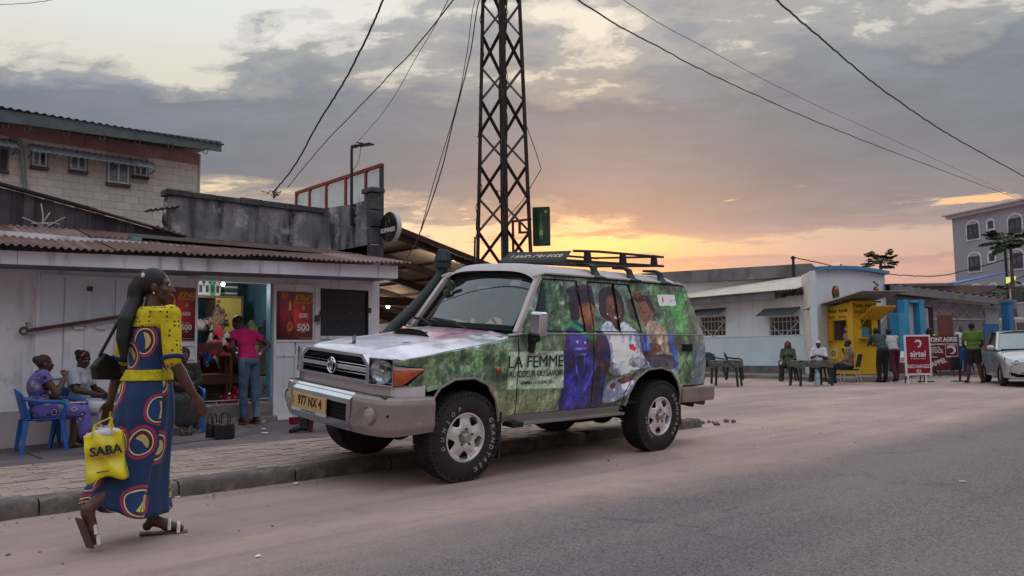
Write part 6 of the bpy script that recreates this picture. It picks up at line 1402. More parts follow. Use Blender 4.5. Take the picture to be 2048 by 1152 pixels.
# ---- wheels
alloy = M('alloy_silver', (222, 220, 222), .3, (208, 204, 206), metal=.6, ns=3)
TR, RR, TW = .390, .206, .255
def wheel(s, name):
  """wheel centred at origin, outer face towards -y for s=-1"""
  w = bpy.data.objects.new('wheel', None); COL.objects.link(w); w.parent = car
  yo = TW/2
  prof = [(RR-.012, yo-.035), (RR+.004, yo-.012), (RR+.03, yo-.002), (RR+.08, yo+.006), (RR+.13, yo-.004), (TR-.022, yo-.028), (TR-.010, yo-.045), (TR-.011, -yo+.045), (TR-.022, -yo+.028), (RR+.1, -yo), (RR, -yo+.02)]
  mb = MB(); mb.lathe(prof, lambda c, q, r, h: (c*r, s*h, q*r), 72); ty = mb.build('tyre', rubber, w, smooth=True)
  tb = MB(); nbk = 58
  for k in range(nbk):
    a = 2*pi*k/nbk
    for row, (h0, h1, sh) in enumerate(((-.118, -.075, .0), (-.066, -.026, .5), (-.02, .02, .15), (.026, .066, .6), (.075, .118, .1))):
      a0 = a+sh*2*pi/nbk; da = 2*pi/nbk*.40; sk_ = .35*2*pi/nbk*(1 if row % 2 else -1)
      r0, r1 = TR-.016, TR+.001
      if row in (0, 4):
        r1o = TR-.008
      vs = []
      for r in (r0, r1):
        for (aa, hh2) in ((a0-da, h0), (a0+da, h0), (a0+da+sk_, h1), (a0-da+sk_, h1)):
          rr2 = r-(.006 if abs(hh2) > .11 else 0); vs.append((cos(aa)*rr2, s*hh2, sin(aa)*rr2))
      tb.add(vs, [(0, 1, 2, 3), (4, 5, 6, 7), (0, 1, 5, 4), (1, 2, 6, 5), (2, 3, 7, 6), (3, 0, 4, 7)])
    # shoulder lugs reaching down the sidewall
    for sd in (1, -1):
      a0 = a+.1*2*pi/nbk; da = 2*pi/nbk*(.36 if k % 2 else .28); r_in = TR-(.05 if k % 2 else .036)
      vs = [(cos(t)*r, s*sd*h, sin(t)*r) for r, h in ((TR-.008, .118), (r_in, .1225)) for t in (a0-da, a0+da)]+[(cos(t)*r, s*sd*h, sin(t)*r) for r, h in ((TR-.012, .095), (r_in, .108)) for t in (a0-da, a0+da)]
      tb.add(vs, [(0, 1, 3, 2), (4, 5, 7, 6), (0, 1, 5, 4), (2, 3, 7, 6), (0, 2, 6, 4), (1, 3, 7, 5)])
  t = tb.build('tread_blocks', rubber, ty); t['kind'] = 'stuff'
  rimb = MB(); rimb.lathe([(RR+.003, yo-.022), (RR+.004, yo-.012), (RR-.008, yo-.010), (RR-.016, yo-.022), (RR-.022, yo-.10), (RR-.04, -yo+.03), (RR+.0, -yo+.02)], lambda c, q, r, h: (c*r, s*h, q*r), 56)
  ri = rimb.build('rim', alloy, w, smooth=True)
  # spoked face: disc with five large and slanted openings
  outer = [(cos(t)*(RR-.014), sin(t)*(RR-.014)) for t in np.linspace(0, 2*pi, 49)[:-1]]
  holes = []
  for k in range(5):
    a = pi/2+2*pi*k/5+radians(36)
    hp_ = []
    for (r, da) in ((.183, -.26), (.192, -.12), (.194, .0), (.192, .12), (.183, .26), (.165, .30), (.125, .16), (.112, .0), (.125, -.16), (.165, -.30)): hp_.append((cos(a+da)*r, sin(a+da)*r))
    holes.append(hp_)
  def face(a, b):
    r = hypot(a, b); th = atan2(b, a)
    sp_ = cos(5*(th-pi/2)); h = yo-.045+.022*math.exp(-((r-.085)/.055)**2)+.012*max(0, sp_)*(1-abs(r-.13)/.09) - (.0 if r > .06 else .012)
    if r > RR-.03: h = yo-.030
    return (a, s*h, b)
  fc = panel_mesh(outer, face, holes, .016).build('spokes', alloy, w, smooth=True, solid=.012)
  MB().cyl((0, s*(yo-.085), 0), (0, s*(yo-.10), 0), RR-.02, RR-.02, 32).build('brake_disc', M('dark_brake', (46, 42, 42), .6), w)
  hb_ = MB(); hb_.lathe([(.001, yo+.022), (.035, yo+.020), (.042, yo+.012), (.047, yo-.03)], lambda c, q, r, h: (c*r, s*h, q*r), 24); hb_.build('hub_cap', M('satin_hub', (170, 162, 158), .35, metal=.7), w, smooth=True)
  for k in range(5): a = pi/2+2*pi*k/5; MB().cyl((cos(a)*.071, s*(yo-.03), sin(a)*.071), (cos(a)*.071, s*(yo-.002), sin(a)*.071), .012, .010, 6).build('wheel_nut', M('dark_chrome', (90, 90, 96), .2, metal=.9), w)
  return w, yo
wl_m = M('tyre_white_letter', (158, 154, 150), .8)
def tyre_text(w, yo, s_, word, a0, a1, r, size):
  n = len(word)
  for i, chh in enumerate(word):
    a = a0+(a1-a0)*i/(n-1)
    # letter upright along the radius: tops outward
    rotm = Matrix(((sin(a), 0, cos(a)), (0, 1, 0), (-cos(a), 0, sin(a))))   # columns set below
    up_ = Vector((cos(a), 0, sin(a))); rt_ = Vector((sin(a), 0, -cos(a))); ot = Vector((0, -1, 0))
    o = text(chh, size, wl_m, w, (cos(a)*r, -(yo+.0075), sin(a)*r), (0, 0, 0), ext=.001, weight=.02, shear=.15)
    o.rotation_euler = Matrix((rt_, up_, ot)).transposed().to_euler()
for (x, y, steer, rot) in ((0, -.735, 0, 0), (2.73, -.735, 0, .5), (0, .735, 0, 0), (2.73, .735, 0, .3)):
  s = -1 if y < 0 else 1
  w, yo = wheel(s, ''); w.location = (x, y, TR-.005+(.0)); w.rotation_euler = (0, 0, 0)
  if s < 0:
    if x == 0: tyre_text(w, yo, s, 'DUNLOP', radians(196), radians(112), RR+.055, .05); tyre_text(w, yo, s, 'GRANDTREK', radians(28), radians(-68), RR+.085, .058)
    else: tyre_text(w, yo, s, 'GRANDTREK', radians(48), radians(-42), RR+.085, .058); tyre_text(w, yo, s, 'DUNLOP', radians(232), radians(180), RR+.055, .045)
# ---------------------------------------------------------------- far side of the lot
def plane_frame(a, b):
  """local frame on a vertical facade from a to b: x along, y into the building, z up"""
  a = Vector((a[0], a[1], 0)); b = Vector((b[0], b[1], 0)); e = (b-a).normalized(); ang = atan2(e.y, e.x); n = Vector((-e.y, e.x, 0))
  flip = n.dot(a) < 0     # n must point away from the camera
  def px(x, y, off=0.0):
    d = ray(x, y); nn = n if not flip else -n; t = ((a+nn*off).dot(nn))/(d.x*nn.x+d.y*nn.y); p = d*t
    return (p-a).dot(e), d.z*t+CAM_H
  return a, ang, px, (1 if not flip else -1), (b-a).length
# white hall with barred windows
A0, angA, pA_, sA, LA = plane_frame((28.5, 18.9), (27.65, 13.55))
hall = thing('white_hall', 'long white single storey hall with two barred windows and pale tin roof', 'building', tuple(A0), angA)
hw_m = M('hall_white_render', (218, 222, 226), .9, (200, 206, 212), ns=.7, bump=.3, bs=6, stain=((150, 148, 148), 1.2, .6, .8), streak=((160, 156, 154), (3, 3, .5), .6, .8)); hw_b = M('hall_pale_blue_dado', (206, 220, 228), .9, (190, 206, 216), ns=1, bump=.3, stain=((150, 150, 150), 2, .62, .8)); hw_p = M('broken_plinth', (120, 114, 112), .95, (90, 86, 86), ns=3, bump=1, bs=8)
barm = M('white_bars', (206, 202, 200), .6)
def win_rect(f, l, r, b, t): return (f(l, (b+t)/2)[0], f(r, (b+t)/2)[0], f((l+r)/2, b)[1], f((l+r)/2, t)[1])
wA = [win_rect(pA_, 1402, 1450, 671, 634), win_rect(pA_, 1540, 1598, 671, 634)]
zl = pA_(1500, 672)[1]; Htop = 3.15
def y_(v): return v*sA
panel_mesh([(-8, zl), (LA+.05, zl), (LA+.05, Htop), (-8, Htop)], lambda a, b: (a, 0, b), holes=[[(q[0], zl+.002 if q[2] < zl+.02 else q[2]), (q[1], zl+.002 if q[2] < zl+.02 else q[2]), (q[1], q[3]), (q[0], q[3])] for q in wA], step=.6).build('wall', hw_m, hall, fix=False)
MB().b(-8, LA+.05, y_(-.05), y_(.1), .4, zl-.002).build('wall', hw_b, hall)
MB().b(-8, LA+.05, y_(-.052), y_(.1), .0, .399).build('plinth', hw_p, hall)
ledge = MB().b(-8, LA, y_(-.07), y_(-.051), zl-.03, zl).build('ledge', hw_b, hall)
for i, q in enumerate(wA):
  w = MB(); 
  for (a, b, c, d) in ((q[0]-.05, q[0], q[2], q[3]), (q[1], q[1]+.05, q[2], q[3])): w.b(a, b, y_(.0), y_(.15), c, d)
  w.b(q[0], q[1], y_(0.02), y_(.15), q[3]-.0, q[3]+.05)
  wo = w.build('window', hw_m, hall)
  MB().b(q[0], q[1], y_(.14), y_(.16), q[2], q[3]).build('pane', M('dark_window_glass', (40, 44, 50), .3, contrast=.5, ns=6, spots=((120, 120, 124), 5, .25, .1)), wo)
  W_ = q[1]-q[0]; n = 7; xm = (q[0]+q[1])/2
  for k in range(n+1): x = q[0]+W_*k/n; MB().b(x-.010, x+.010, y_(.02), y_(.045), q[2], q[3]).build('bar', barm, wo)
  for z in (q[2]+.28*(q[3]-q[2]), q[2]+.75*(q[3]-q[2])): MB().b(q[0], q[1], y_(.0), y_(.018), z-.012, z+.012).build('bar', barm, wo)
  zt_, zb_, zm = q[3]-.05, q[2]-.06, q[2]+.72*(q[3]-q[2])
  for a, b in (((xm, zb_), (q[0], zm)), ((xm, zb_), (q[1], zm)), ((q[0], zm), (q[0]+.16, zt_)), ((q[1], zm), (q[1]-.16, zt_))): MB().obox((a[0], y_(-.03), a[1]), (b[0], y_(-.03), b[1]), .035, .02).build('bar', barm, wo)
  MB().prism([(y_(0), q[3]+.36), (y_(-.5), q[3]+.10), (y_(-.5), q[3]+.06), (y_(0), q[3]+.32)], lambda a, b, d: (d, a, b), q[0]-.25, q[1]+.10).build('awning', M('grey_awning', (84, 92, 98), .7, (70, 77, 83)), wo)
  MB().b(q[0]-.02, q[1]+.02, y_(-.12), y_(0), q[2]-.06, q[2]-.002).build('sill', hw_m, wo) if False else None
rz0, rz1 = pA_(1500, 597)[1], pA_(1500, 583)[1]
MB().b(-8, LA-1.1, y_(-.55), y_(-.4), 2.95, 3.22).build('fascia_board', M('grey_fascia', (122, 128, 132), .8, (100, 106, 110), ns=1, streak=((84, 88, 90), (2, 2, 1), .55, .8)), hall)
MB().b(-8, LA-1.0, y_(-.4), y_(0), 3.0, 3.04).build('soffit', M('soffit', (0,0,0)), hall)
for (xa, h, dd) in ((LA-1.1, .10, .5), (LA-.75, .16, .35), (LA-.35, .12, .4)): MB().b(xa, xa+.3, y_(-dd), y_(0), 3.05, 3.05+h).build('broken_board', M('dark_rotten_wood', (60, 56, 56), .9), hall)
tinp = M('pale_tin', (206, 196, 178), .45, (176, 168, 154), ns=2, bump=.1, spots=((120, 110, 100), 1.6, .12, .05))
xx = -8
while xx < LA-.1:
  w = min(.9, LA-.02-xx)
  MB().grid(lambda u, v: (xx+u*w, y_(-.7+v*4.5), 3.25+v*.95+.018*sin((xx+u*w)*2*pi/.13)), int(w/.02)+2, 3).build('roof_sheet', tinp, hall, smooth=True, fix=False); xx += w
# long grey parapet farther behind
pb0, pb1 = DD(1325, 545, 36), DD(1622, 552, 33)
B0, angB, pB_, sB, LB = plane_frame((pb0.x, pb0.y), (pb1.x, pb1.y))
bp = thing('grey_block', 'long grey concrete parapet rising behind the pale tin roof', 'building', tuple(B0), angB)
gp = M('grey_concrete_wall', (128, 126, 128), .9, (98, 97, 101), ns=.8, detail=8, bump=.4, bs=4, streak=((82, 82, 88), (1.5, 1.5, .4), .5, .75), stain=((158, 154, 152), 1.4, .6, .75))
zt0 = pB_(1470, 537)[1]
MB().b(-2, LB, 0, sB*4, 2, zt0-.55).build('wall', hw_m, bp); MB().b(-2.05, LB+.05, sB*-.3, sB*4, zt0-.549, zt0).build('parapet', gp, bp)
# corner building, white with a blue cap
c0, c1 = DD(1633, 600, 26.8), DD(1772, 600, 29.3)
C0, angC, pC_, sC, LC = plane_frame((c0.x, c0.y), (c1.x, c1.y))
cb_ = thing('corner_building', 'tall white building with blue roof edge behind the yellow kiosk', 'building', tuple(C0), angC)
cwm = M('corner_white_render', (212, 218, 228), .9, (196, 204, 216), ns=.5, bump=.2, streak=((150, 150, 154), (2, 2, .4), .62, .85), stain=((208, 210, 210), 1, .55, .6)); bluem = M('sky_blue_paint', (84, 138, 176), .7, (70, 120, 160), ns=2)
ztl, ztr = pC_(1633, 541)[1], pC_(1771, 550)[1]
yq = lambda v: v*sC
topz = lambda x: ztl+(ztr-ztl)*x/LC+.10*sin(pi*min(1, max(0, x/LC)))
pts = [(0, 0), (LC, 0)]+[(LC*k/8, topz(LC*k/8)) for k in range(8, -1, -1)]
MB().prism(pts, lambda a, b, d: (a, yq(d), b), 0, .25).build('wall', cwm, cb_)
for k in range(6):
  xa, xb = LC*k/6, LC*(k+1)/6; MB().obox((xa, yq(-.06), topz(xa)+.06), (xb-.01, yq(-.06), topz(xb)+.06), .3, .13).build('coping', bluem, cb_)
rt0 = DD(1617, 600, 28.6)
import mathutils
rl = Matrix.Rotation(-angC, 3, 'Z') @ (Vector((rt0.x, rt0.y, 0))-C0)
MB().prism([(0, 0), (rl.x, rl.y), (rl.x+.05, rl.y+.3), (.2, .3*sC)], lambda a, b, d: (a, b, d), 0, ztl+.02).build('return_wall', M('corner_white_bright', (214, 212, 206), .9, (190, 186, 182), bump=.2), cb_)
for (l, r, t, b) in ((1655, 1685, 543, 546), (1740, 1765, 550, 553)):
  q = win_rect(pC_, l, r, b, t); MB().b(q[0], q[1], yq(-.03), yq(-.002), q[2], q[3]).build('vent', M('pale_vent', (210, 210, 214), .8), cb_)
p = pC_(1751, 567); MB().obox((p[0]-.16, yq(-.02), p[1]+.07), (p[0]+.16, yq(-.02), p[1]-.07), .03, .03).build('iron_strap', dark_m, cb_)
def crest(px, py, sc, label):
  p = pC_(px, py); t = thing('brewery_crest', label, 'sign', (0, 0, 0), group='oval crests on the corner building'); t.parent = None
  M4 = Matrix.Translation(C0) @ Matrix.Rotation(angC, 4, 'Z'); t.location = M4 @ Vector((p[0], yq(-.03), p[1])); t.rotation_euler = (0, 0, angC)
  a, h = .19*sc, .27*sc
  el = [(cos(q)*a, sin(q)*h) for q in np.linspace(0, 2*pi, 29)[:-1]]
  MB().prism(el, lambda x, z, d: (x, yq(d), z), -.02, .02).build('plaque', M('crest_dark', (36, 36, 32), .6), t)
  MB().prism([(x*.86, z*.88+.0) for x, z in el if z > -.02*sc], lambda x, z, d: (x, yq(d), z), -.028, -.021).build('print', M('crest_orange', (204, 128, 60), .6), t)
  MB().prism([(x*.86, z*.88) for x, z in el if z < .03*sc], lambda x, z, d: (x, yq(d), z), -.030, -.021).build('print', M('crest_green', (36, 86, 54), .6), t)
  for k in (-1, 0, 1): MB().prism([(k*.09*sc-.03*sc, -.02*sc), (k*.09*sc-.035*sc, .1*sc), (k*.09*sc, .16*sc), (k*.09*sc+.035*sc, .1*sc), (k*.09*sc+.03*sc, -.02*sc)], lambda x, z, d: (x, yq(d), z), -.034, -.029).build('figure_print', M('crest_brown', (110, 44, 30), .6), t)
  MB().prism([(-.12*sc, -.17*sc), (-.10*sc, -.21*sc), (.10*sc, -.21*sc), (.12*sc, -.17*sc), (.0, -.155*sc)], lambda x, z, d: (x, yq(d), z), -.036, -.031).build('banner_print', M('crest_white', (214, 214, 206), .6), t)
crest(1670, 587, 1.0, 'oval green and orange crest above the kiosk roof'); crest(1751, 585, .85, 'smaller oval crest half hidden behind the kiosk roof edge')
q = win_rect(pC_, 1648, 1695, 603, 588); MB().b(q[0], q[1], yq(-.012), yq(-.001), q[2], q[3]).build('paint_patch', M('pale_patch', (214, 214, 210), .9), cb_)
# pavement on that side
def quad_pave(pts, z, name, mat): 
  mb = MB(); mb.prism([(p.x, p.y) for p in pts], lambda a, b, d: (a, b, d), -.05, z); o = mb.build(name, mat); return tag(o, kind='structure')
quad_pave([G(1330, 757), G(1413, 754), G(1565, 759), G(1640, 763), G(1712, 766), DD(1712, 700, 28), DD(1500, 700, 33), DD(1330, 700, 36)], .13, 'far_pavement', M('far_pavement', (132, 124, 122), .95, (108, 100, 100), ns=1, bump=.5))
quad_pave([G(1712, 764), G(1760, 765), G(1812, 759), G(1835, 752), G(2060, 749), DD(2100, 700, 36), DD(1790, 700, 36), DD(1712, 700, 28)], .16, 'far_pavement', M('far_pavement', (0,0,0)))
# ---- yellow kiosk
k0 = G(1712, 760); kl = G(1640, 756)
K0, angK, pK_, sK, _ = plane_frame((k0.x, k0.y), (kl.x, kl.y))
# local frame with x from the corner to the left face end
kdir = (Vector((kl.x, kl.y, 0))-Vector((k0.x, k0.y, 0))).normalized()
K = thing('kiosk', 'yellow mobile money kiosk with sloping tin roof and raised hatch', 'kiosk', (k0.x, k0.y, 0), atan2(kdir.y, kdir.x))
k_y = M('kiosk_yellow', (214, 172, 34), .6, (196, 154, 26), ns=1.2, bump=.1, stain=((150, 120, 40), 2.5, .6, .8)); k_y2 = M('kiosk_yellow_dark', (190, 150, 26), .6)
inv = Matrix.Rotation(-atan2(kdir.y, kdir.x), 3, 'Z')
KM = Matrix.Translation(K.location) @ Matrix.Rotation(atan2(kdir.y, kdir.x), 4, 'Z')
away = 1 if (KM.to_3x3() @ Vector((0, 1, 0))).dot(Vector((k0.x, k0.y, 0))) > 0 else -1
KW, KD = 1.35, 1.5
yk = lambda v: v*away
def kpx(x, y, off=0.0):   # pixel on the left face
  d = ray(x, y); nn = KM.to_3x3() @ Vector((0, away, 0)); P0_ = Vector((k0.x, k0.y, 0))+nn*off; t = P0_.dot(nn)/(d.x*nn.x+d.y*nn.y); p = inv @ (d*t+Vector((0, 0, CAM_H))-Vector((k0.x, k0.y, 0))); return p.x, p.z
def kpx2(x, y):           # pixel on the right-hand face (x=0 plane)
  d = ray(x, y); nn = KM.to_3x3() @ Vector((1, 0, 0)); P0_ = Vector((k0.x, k0.y, 0)); t = P0_.dot(nn)/(d.x*nn.x+d.y*nn.y); p = inv @ (d*t+Vector((0, 0, CAM_H))-P0_); return abs(p.y), p.z
xl = kpx(1641, 650)[0]; ytop_l = kpx(1650, 616)[1]; KD = kpx2(1755, 650)[0]
KH = 2.46; KW = xl
MB().b(0, KW, yk(0), yk(KD), 0, .18).build('plinth', M('grey_plinth', (104, 100, 100), .9), K)
wq = (kpx(1694, 650)[0], kpx(1667, 650)[0], kpx(1680, 681)[1], kpx(1680, 641)[1])
kh = lambda x: 2.62-.22*x/KW
def panel_k(o, holes, fn, nm, m=k_y): return panel_mesh(o, fn, holes, .5).build(nm, m, K, solid=.03, fix=False)
panel_k([(0, .18), (KW, .18), (KW, kh(KW)), (0, kh(0))], [[(wq[0], wq[2]), (wq[1], wq[2]), (wq[1], wq[3]), (wq[0], wq[3])]], lambda a, b: (a, yk(0), b), 'wall')
hq = (kpx2(1722, 650)[0], kpx2(1743, 650)[0], kpx2(1732, 660)[1]-.25, kpx2(1732, 640)[1])
panel_k([(.02, .18), (KD, .18), (KD, 2.6), (.02, 2.62)], [[(hq[0], hq[2]), (hq[1], hq[2]), (hq[1], hq[3]), (hq[0], hq[3])]], lambda a, b: (0, yk(a), b), 'wall')
MB().b(.02, KW-.02, yk(KD), yk(KD+.03), .18, 2.45).b(KW, KW+.03, yk(.02), yk(KD), .18, 2.4).build('wall', k_y, K)
MB().b(.03, KW-.03, yk(.9), yk(KD-.02), 2.4, 2.43).build('ceiling', k_y2, K)
MB().b(.05, KW-.05, yk(.25), yk(.5), 1.25, 1.28).build('shelf_board', M('grey_shelf', (110, 106, 108), .7), K)
MB().b(.05, KW-.05, yk(1.0), yk(1.05), .2, 2.38).build('back_board', M('kiosk_inside', (96, 90, 98), .8, contrast=.6, ns=7), K)
for i, (fx, fz, sx, sz, c) in enumerate([(.3, .5, .14, .12, (200, 196, 196)), (.55, .55, .16, .16, (190, 60, 80)), (.8, .5, .1, .14, (90, 130, 160)), (.2, .12, .2, .1, (206, 202, 190))]):
  x = wq[1]+(wq[0]-wq[1])*fx; z = wq[2]+(wq[3]-wq[2])*fz; MB().b(x-sx/2, x+sx/2, yk(.3), yk(.34), z, z+sz).build('goods_packet', M('goods%d' % i, c, .5), K)
for k in range(5): x = wq[0]+.06+k*.05; MB().b(x, x+.022, yk(.04), yk(.06), wq[2], wq[2]+.25).build('striped_flyer', M('flyer_%d' % (k % 2), ((196, 60, 70), (214, 210, 210))[k % 2], .6), K)
# open shutter on the left face, frame, counter, corner post
MB().b(wq[1]+.03, wq[1]+.40, yk(-.06), yk(-.03), wq[2]-.0, wq[3]-.02).build('shutter_leaf', k_y, K, bev=.006)
for z in (wq[2], wq[3]-.05): MB().b(wq[1]+.02, wq[1]+.42, yk(-.075), yk(-.062), z-.012, z+.012).build('frame_bar', k_y2, K)
MB().b(wq[1]+.36, wq[1]+.46, yk(-.08), yk(-.06), (wq[2]+wq[3])/2-.1, (wq[2]+wq[3])/2+.1).build('hasp', k_y2, K)
for (a, b, c, d) in ((wq[0]-.03, wq[0], wq[2], wq[3]), (wq[1], wq[1]+.03, wq[2], wq[3]), (wq[0]-.03, wq[1]+.03, wq[3], wq[3]+.03), (wq[0]-.03, wq[1]+.35, wq[2]-.04, wq[2])): MB().b(a, b, yk(-.035), yk(-.016), c, d).build('frame_bar', k_y2, K)
MB().cyl((KW+.12, yk(-.12), 0), (KW+.12, yk(-.12), 2.3), .03).build('corner_pole', M('blue_pole', (70, 120, 156), .6), K)
# raised hatch with counter on the right-hand face
hz1 = hq[3]; MB().add([(0-.02, yk(hq[0]-.1), hz1+.02), (-.02, yk(hq[1]+.35), hz1+.02), (-.80, yk(hq[1]+.35), hz1+.42), (-.80, yk(hq[0]-.1), hz1+.42)], [(0, 1, 2, 3)]).build('hatch', k_y, K, solid=.035)
MB().b(-.28, -.02, yk(hq[0]-.1), yk(hq[1]+.2), hq[2]-.04, hq[2]).build('counter', k_y2, K)
for y in (hq[0]-.05, hq[1]+.3): MB().obox((-.02, yk(y), hq[2]+.3), (-.7, yk(y), hz1+.37), .02, .02).build('stay', k_y2, K)
MB().b(.1, .14, yk(hq[0]), yk(hq[1]), hq[2], hq[2]+.35).build('blue_screen', M('blue_board', (90, 150, 186), .6), K)
# tin roof
def kroof(u, v):
  x = KW+.45-(KW+1.55)*u; y = -.35+(KD+.7)*v
  return (x, yk(y), 2.46+.40*u+.0*v+.018*sin(x*2*pi/.1))
MB().grid(kroof, 130, 4).build('roof_sheet', M('kiosk_tin', (150, 152, 156), .5, (110, 106, 108), ns=3, stain=((110, 80, 66), 3, .55, .75)), K, smooth=True, solid=.006)
MB().obox((KW+.46, yk(-.37), 2.475), (-1.1, yk(-.37), 2.885), .012, .05).build('edge_highlight', M('pale_tin', (1,1,1)), K)  # pale strip added as a highlight: light caught along the roof sheet's edge
MB().obox((KW+.45, yk(-.34), 2.45), (-1.0, yk(-.34), 2.83), .03, .04).obox((-1.08, yk(-.3), 2.84), (-1.08, yk(KD+.3), 2.84), .04, .05).obox((.2, yk(-.3), 2.60), (.2, yk(KD+.3), 2.60), .05, .06).build('roof_batten', M('roof_batten', (96, 82, 74), .8), K)
# hand painted words
kink = M('kiosk_black_ink', (46, 44, 34), .7); kred = M('kiosk_red_ink', (190, 84, 34), .7)
def ktext(s, px, py, size, m, face=0, sx_=1.0):
  # readable from outside: x runs right to left on this face
  rzk = pi if away > 0 else 0
  if face == 0:
    p = kpx(px, py); text(s, size, m, K, (p[0], yk(-.022), p[1]), (pi/2, 0, pi if away < 0 else 0), ext=.002, weight=.02, sx=sx_, spacing=1.15)
  else:
    p = kpx2(px, py); text(s, size, m, K, (-.022, yk(p[0]), p[1]), (pi/2, 0, -pi/2), ext=.002, weight=.02, sx=sx_, spacing=1.15)
ktext('Point  Agr\u00e9\u00e9', 1677, 622, .20, kink, sx_=.9); ktext('Mobile   Money', 1675, 634, .15, kred, sx_=.95)
ktext('Point Agr\u00e9\u00e9', 1728, 611, .19, kink, 1, .75); ktext('Mobile Money', 1726, 624, .14, kred, 1, .7)
q = (kpx(1676, 707)[0], kpx(1661, 707)[0], kpx(1668, 716)[1], kpx(1668, 698)[1])
MB().b(q[0]-.05, q[1]+.05, yk(-.03), yk(-.018), q[2]-.04, q[3]+.04).build('flyer', M('pale_flyer', (214, 196, 120), .7), K)
fl_ = MB(); fl_.lathe([(.07, -.034), (.115, -.034), (.115, -.031), (.07, -.031)], lambda c, s, r, h: ((q[0]+q[1])/2+c*r, yk(h), (q[2]+q[3])/2+s*r*.8), 16, True); fl_.build('flyer_print', kink, K)
# ---- blue framed door beside the kiosk and barred bar front
g0, g1 = DD(1772, 600, 29.4), DD(1996, 600, 32.5)
D0, angD, pD_, sD, LD = plane_frame((g0.x, g0.y), (g1.x, g1.y))
gb_ = thing('barred_bar', 'long bar front closed by white iron lattice with grey roof edge', 'building', tuple(D0), angD)
yd = lambda v: v*sD
def dz(px, py): return pD_(px, py)[1]
zr0, zr1 = dz(1790, 578), dz(1985, 604)
MB().prism([(-.2, zr0-.22), (LD+.2, zr1-.18), (LD+.2, zr1+.06), (-.2, zr0+.1)], lambda a, b, d: (a, yd(d), b), -.5, -.35).build('fascia_board', gp, gb_)
MB().grid(lambda u, v: (-.2+u*(LD+.4), yd(-.5+v*5), (zr0+.12)*(1-u)+(zr1+.08)*u+v*.3+.02*sin(u*90)), 200, 3).build('roof_sheet', M('dull_tin', (112, 108, 108), .7, (84, 80, 80), ns=1.5), gb_, smooth=True, fix=False)
MB().b(0, LD, yd(3.5), yd(3.6), 0, 3.2).build('back_wall', M('mauve_wall', (120, 104, 118), .9, (92, 82, 98), ns=1), gb_)
MB().b(0, LD, yd(-.2), yd(3.5), .0, .3).build('floor', conc, gb_)
MB().b(0, LD, yd(-.02), yd(.1), .3, .62).build('wall', M('low_bar_wall', (128, 122, 126), .9), gb_)
latt = M('lattice_iron', (176, 170, 176), .6)
n = 96
for k in range(n+1): x = LD*k/n; zt_ = (zr0-.22)*(1-k/n)+(zr1-.2)*k/n; (MB().b(x-.012, x+.012, yd(.02), yd(.044), .62, zt_)).build('bar', latt, gb_)
zm1 = 2.15
for z in (.64, zm1): MB().b(0, LD, yd(-.02), yd(.015), z-.03, z+.03).build('rail', latt, gb_)
k = 0; x = 0
while x < LD-.8:
  zt_ = zr0-.22+(zr1-zr0)*x/LD
  for (a, b) in (((x, zm1), (x+.85, zt_-.05)), ((x, zt_-.05), (x+.85, zm1))): MB().obox((a[0], yd(-.02), a[1]), (b[0], yd(-.025), b[1]), .03, .02).build('brace', latt, gb_)
  if k % 2 == 0:
    for (a, b) in (((x, .65), (x+.85, zm1-.05)), ((x, zm1-.05), (x+.85, .65))): MB().obox((a[0], yd(-.02), a[1]), (b[0], yd(-.025), b[1]), .03, .02).build('brace', latt, gb_)
  x += .85; k += 1
def drect(l, r, b, t, y0, y1, nm, mat, par=None):
  q = win_rect(pD_, l, r, b, t); return MB().b(q[0], q[1], yd(y0), yd(y1), q[2], q[3]).build(nm, mat, par or gb_)
drect(1850, 1865, 690, 614, -.06, -.03, 'doorway_curtain', M('maroon_curtain', (56, 36, 46), .8))
pf = drect(1826, 1852, 661, 617, -.10, -.07, 'framed_poster', M('poster_frame', (186, 184, 190), .6)); 
q = win_rect(pD_, 1828, 1850, 659, 619); MB().b(q[0], q[1], yd(-.115), yd(-.101), q[2], q[3]).build('poster_print', M('dim_poster', (120, 70, 84), .5, (150, 160, 180), ns=3, contrast=.5), gb_)
drect(1916, 1948, 655, 622, .2, .25, 'mauve_banner', M('mauve_banner', (140, 110, 170), .7, (90, 80, 100), ns=5)); drect(1932, 1960, 700, 622, .3, .35, 'mauve_banner', M('mauve_banner', (0,0,0)))
drect(1819, 1830, 700, 648, .3, .34, 'bright_opening', M('bright_cloth', (226, 230, 232), .7, contrast=.3, ns=9))
drect(1968, 1996, 648, 618, -.05, -.02, 'upper_panel', M('grey_panel', (150, 152, 162), .7)); drect(1968, 1998, 735, 648, -.05, -.02, 'lower_panel', M('gate_blue', (44, 106, 160), .6))
drect(1960, 2012, 617, 612, -.09, -.06, 'rail', latt); drect(2007, 2012, 640, 612, -.09, -.06, 'rail', latt)
# blue framed doorway
bdw = thing('blue_doorway', 'white door in a bright blue frame right of the kiosk', 'door')
bdw.location = D0; bdw.rotation_euler = (0, 0, angD); bfm = M('bright_blue_frame', (64, 150, 190), .6, (54, 134, 176), ns=1.5)
def brct(l, r, b, t, y0, y1, nm, mat):
  q = win_rect(pD_, l, r, b, t); return MB().b(q[0], q[1], yd(y0), yd(y1), q[2], q[3]).build(nm, mat, bdw, bev=.01)
brct(1776, 1785, 736, 602, -.75, -.45, 'frame_post', bfm); brct(1806, 1816, 736, 602, -.75, -.45, 'frame_post', bfm); brct(1785.3, 1805.7, 608, 603, -.75, -.45, 'lintel', bfm); brct(1785.5, 1805.5, 736, 609, -.5, -.46, 'door_panel', M('pale_door', (190, 192, 200), .7, (168, 170, 180), ns=1)); brct(1757, 1772, 736, 628, -.9, -.5, 'blue_wall', bfm)
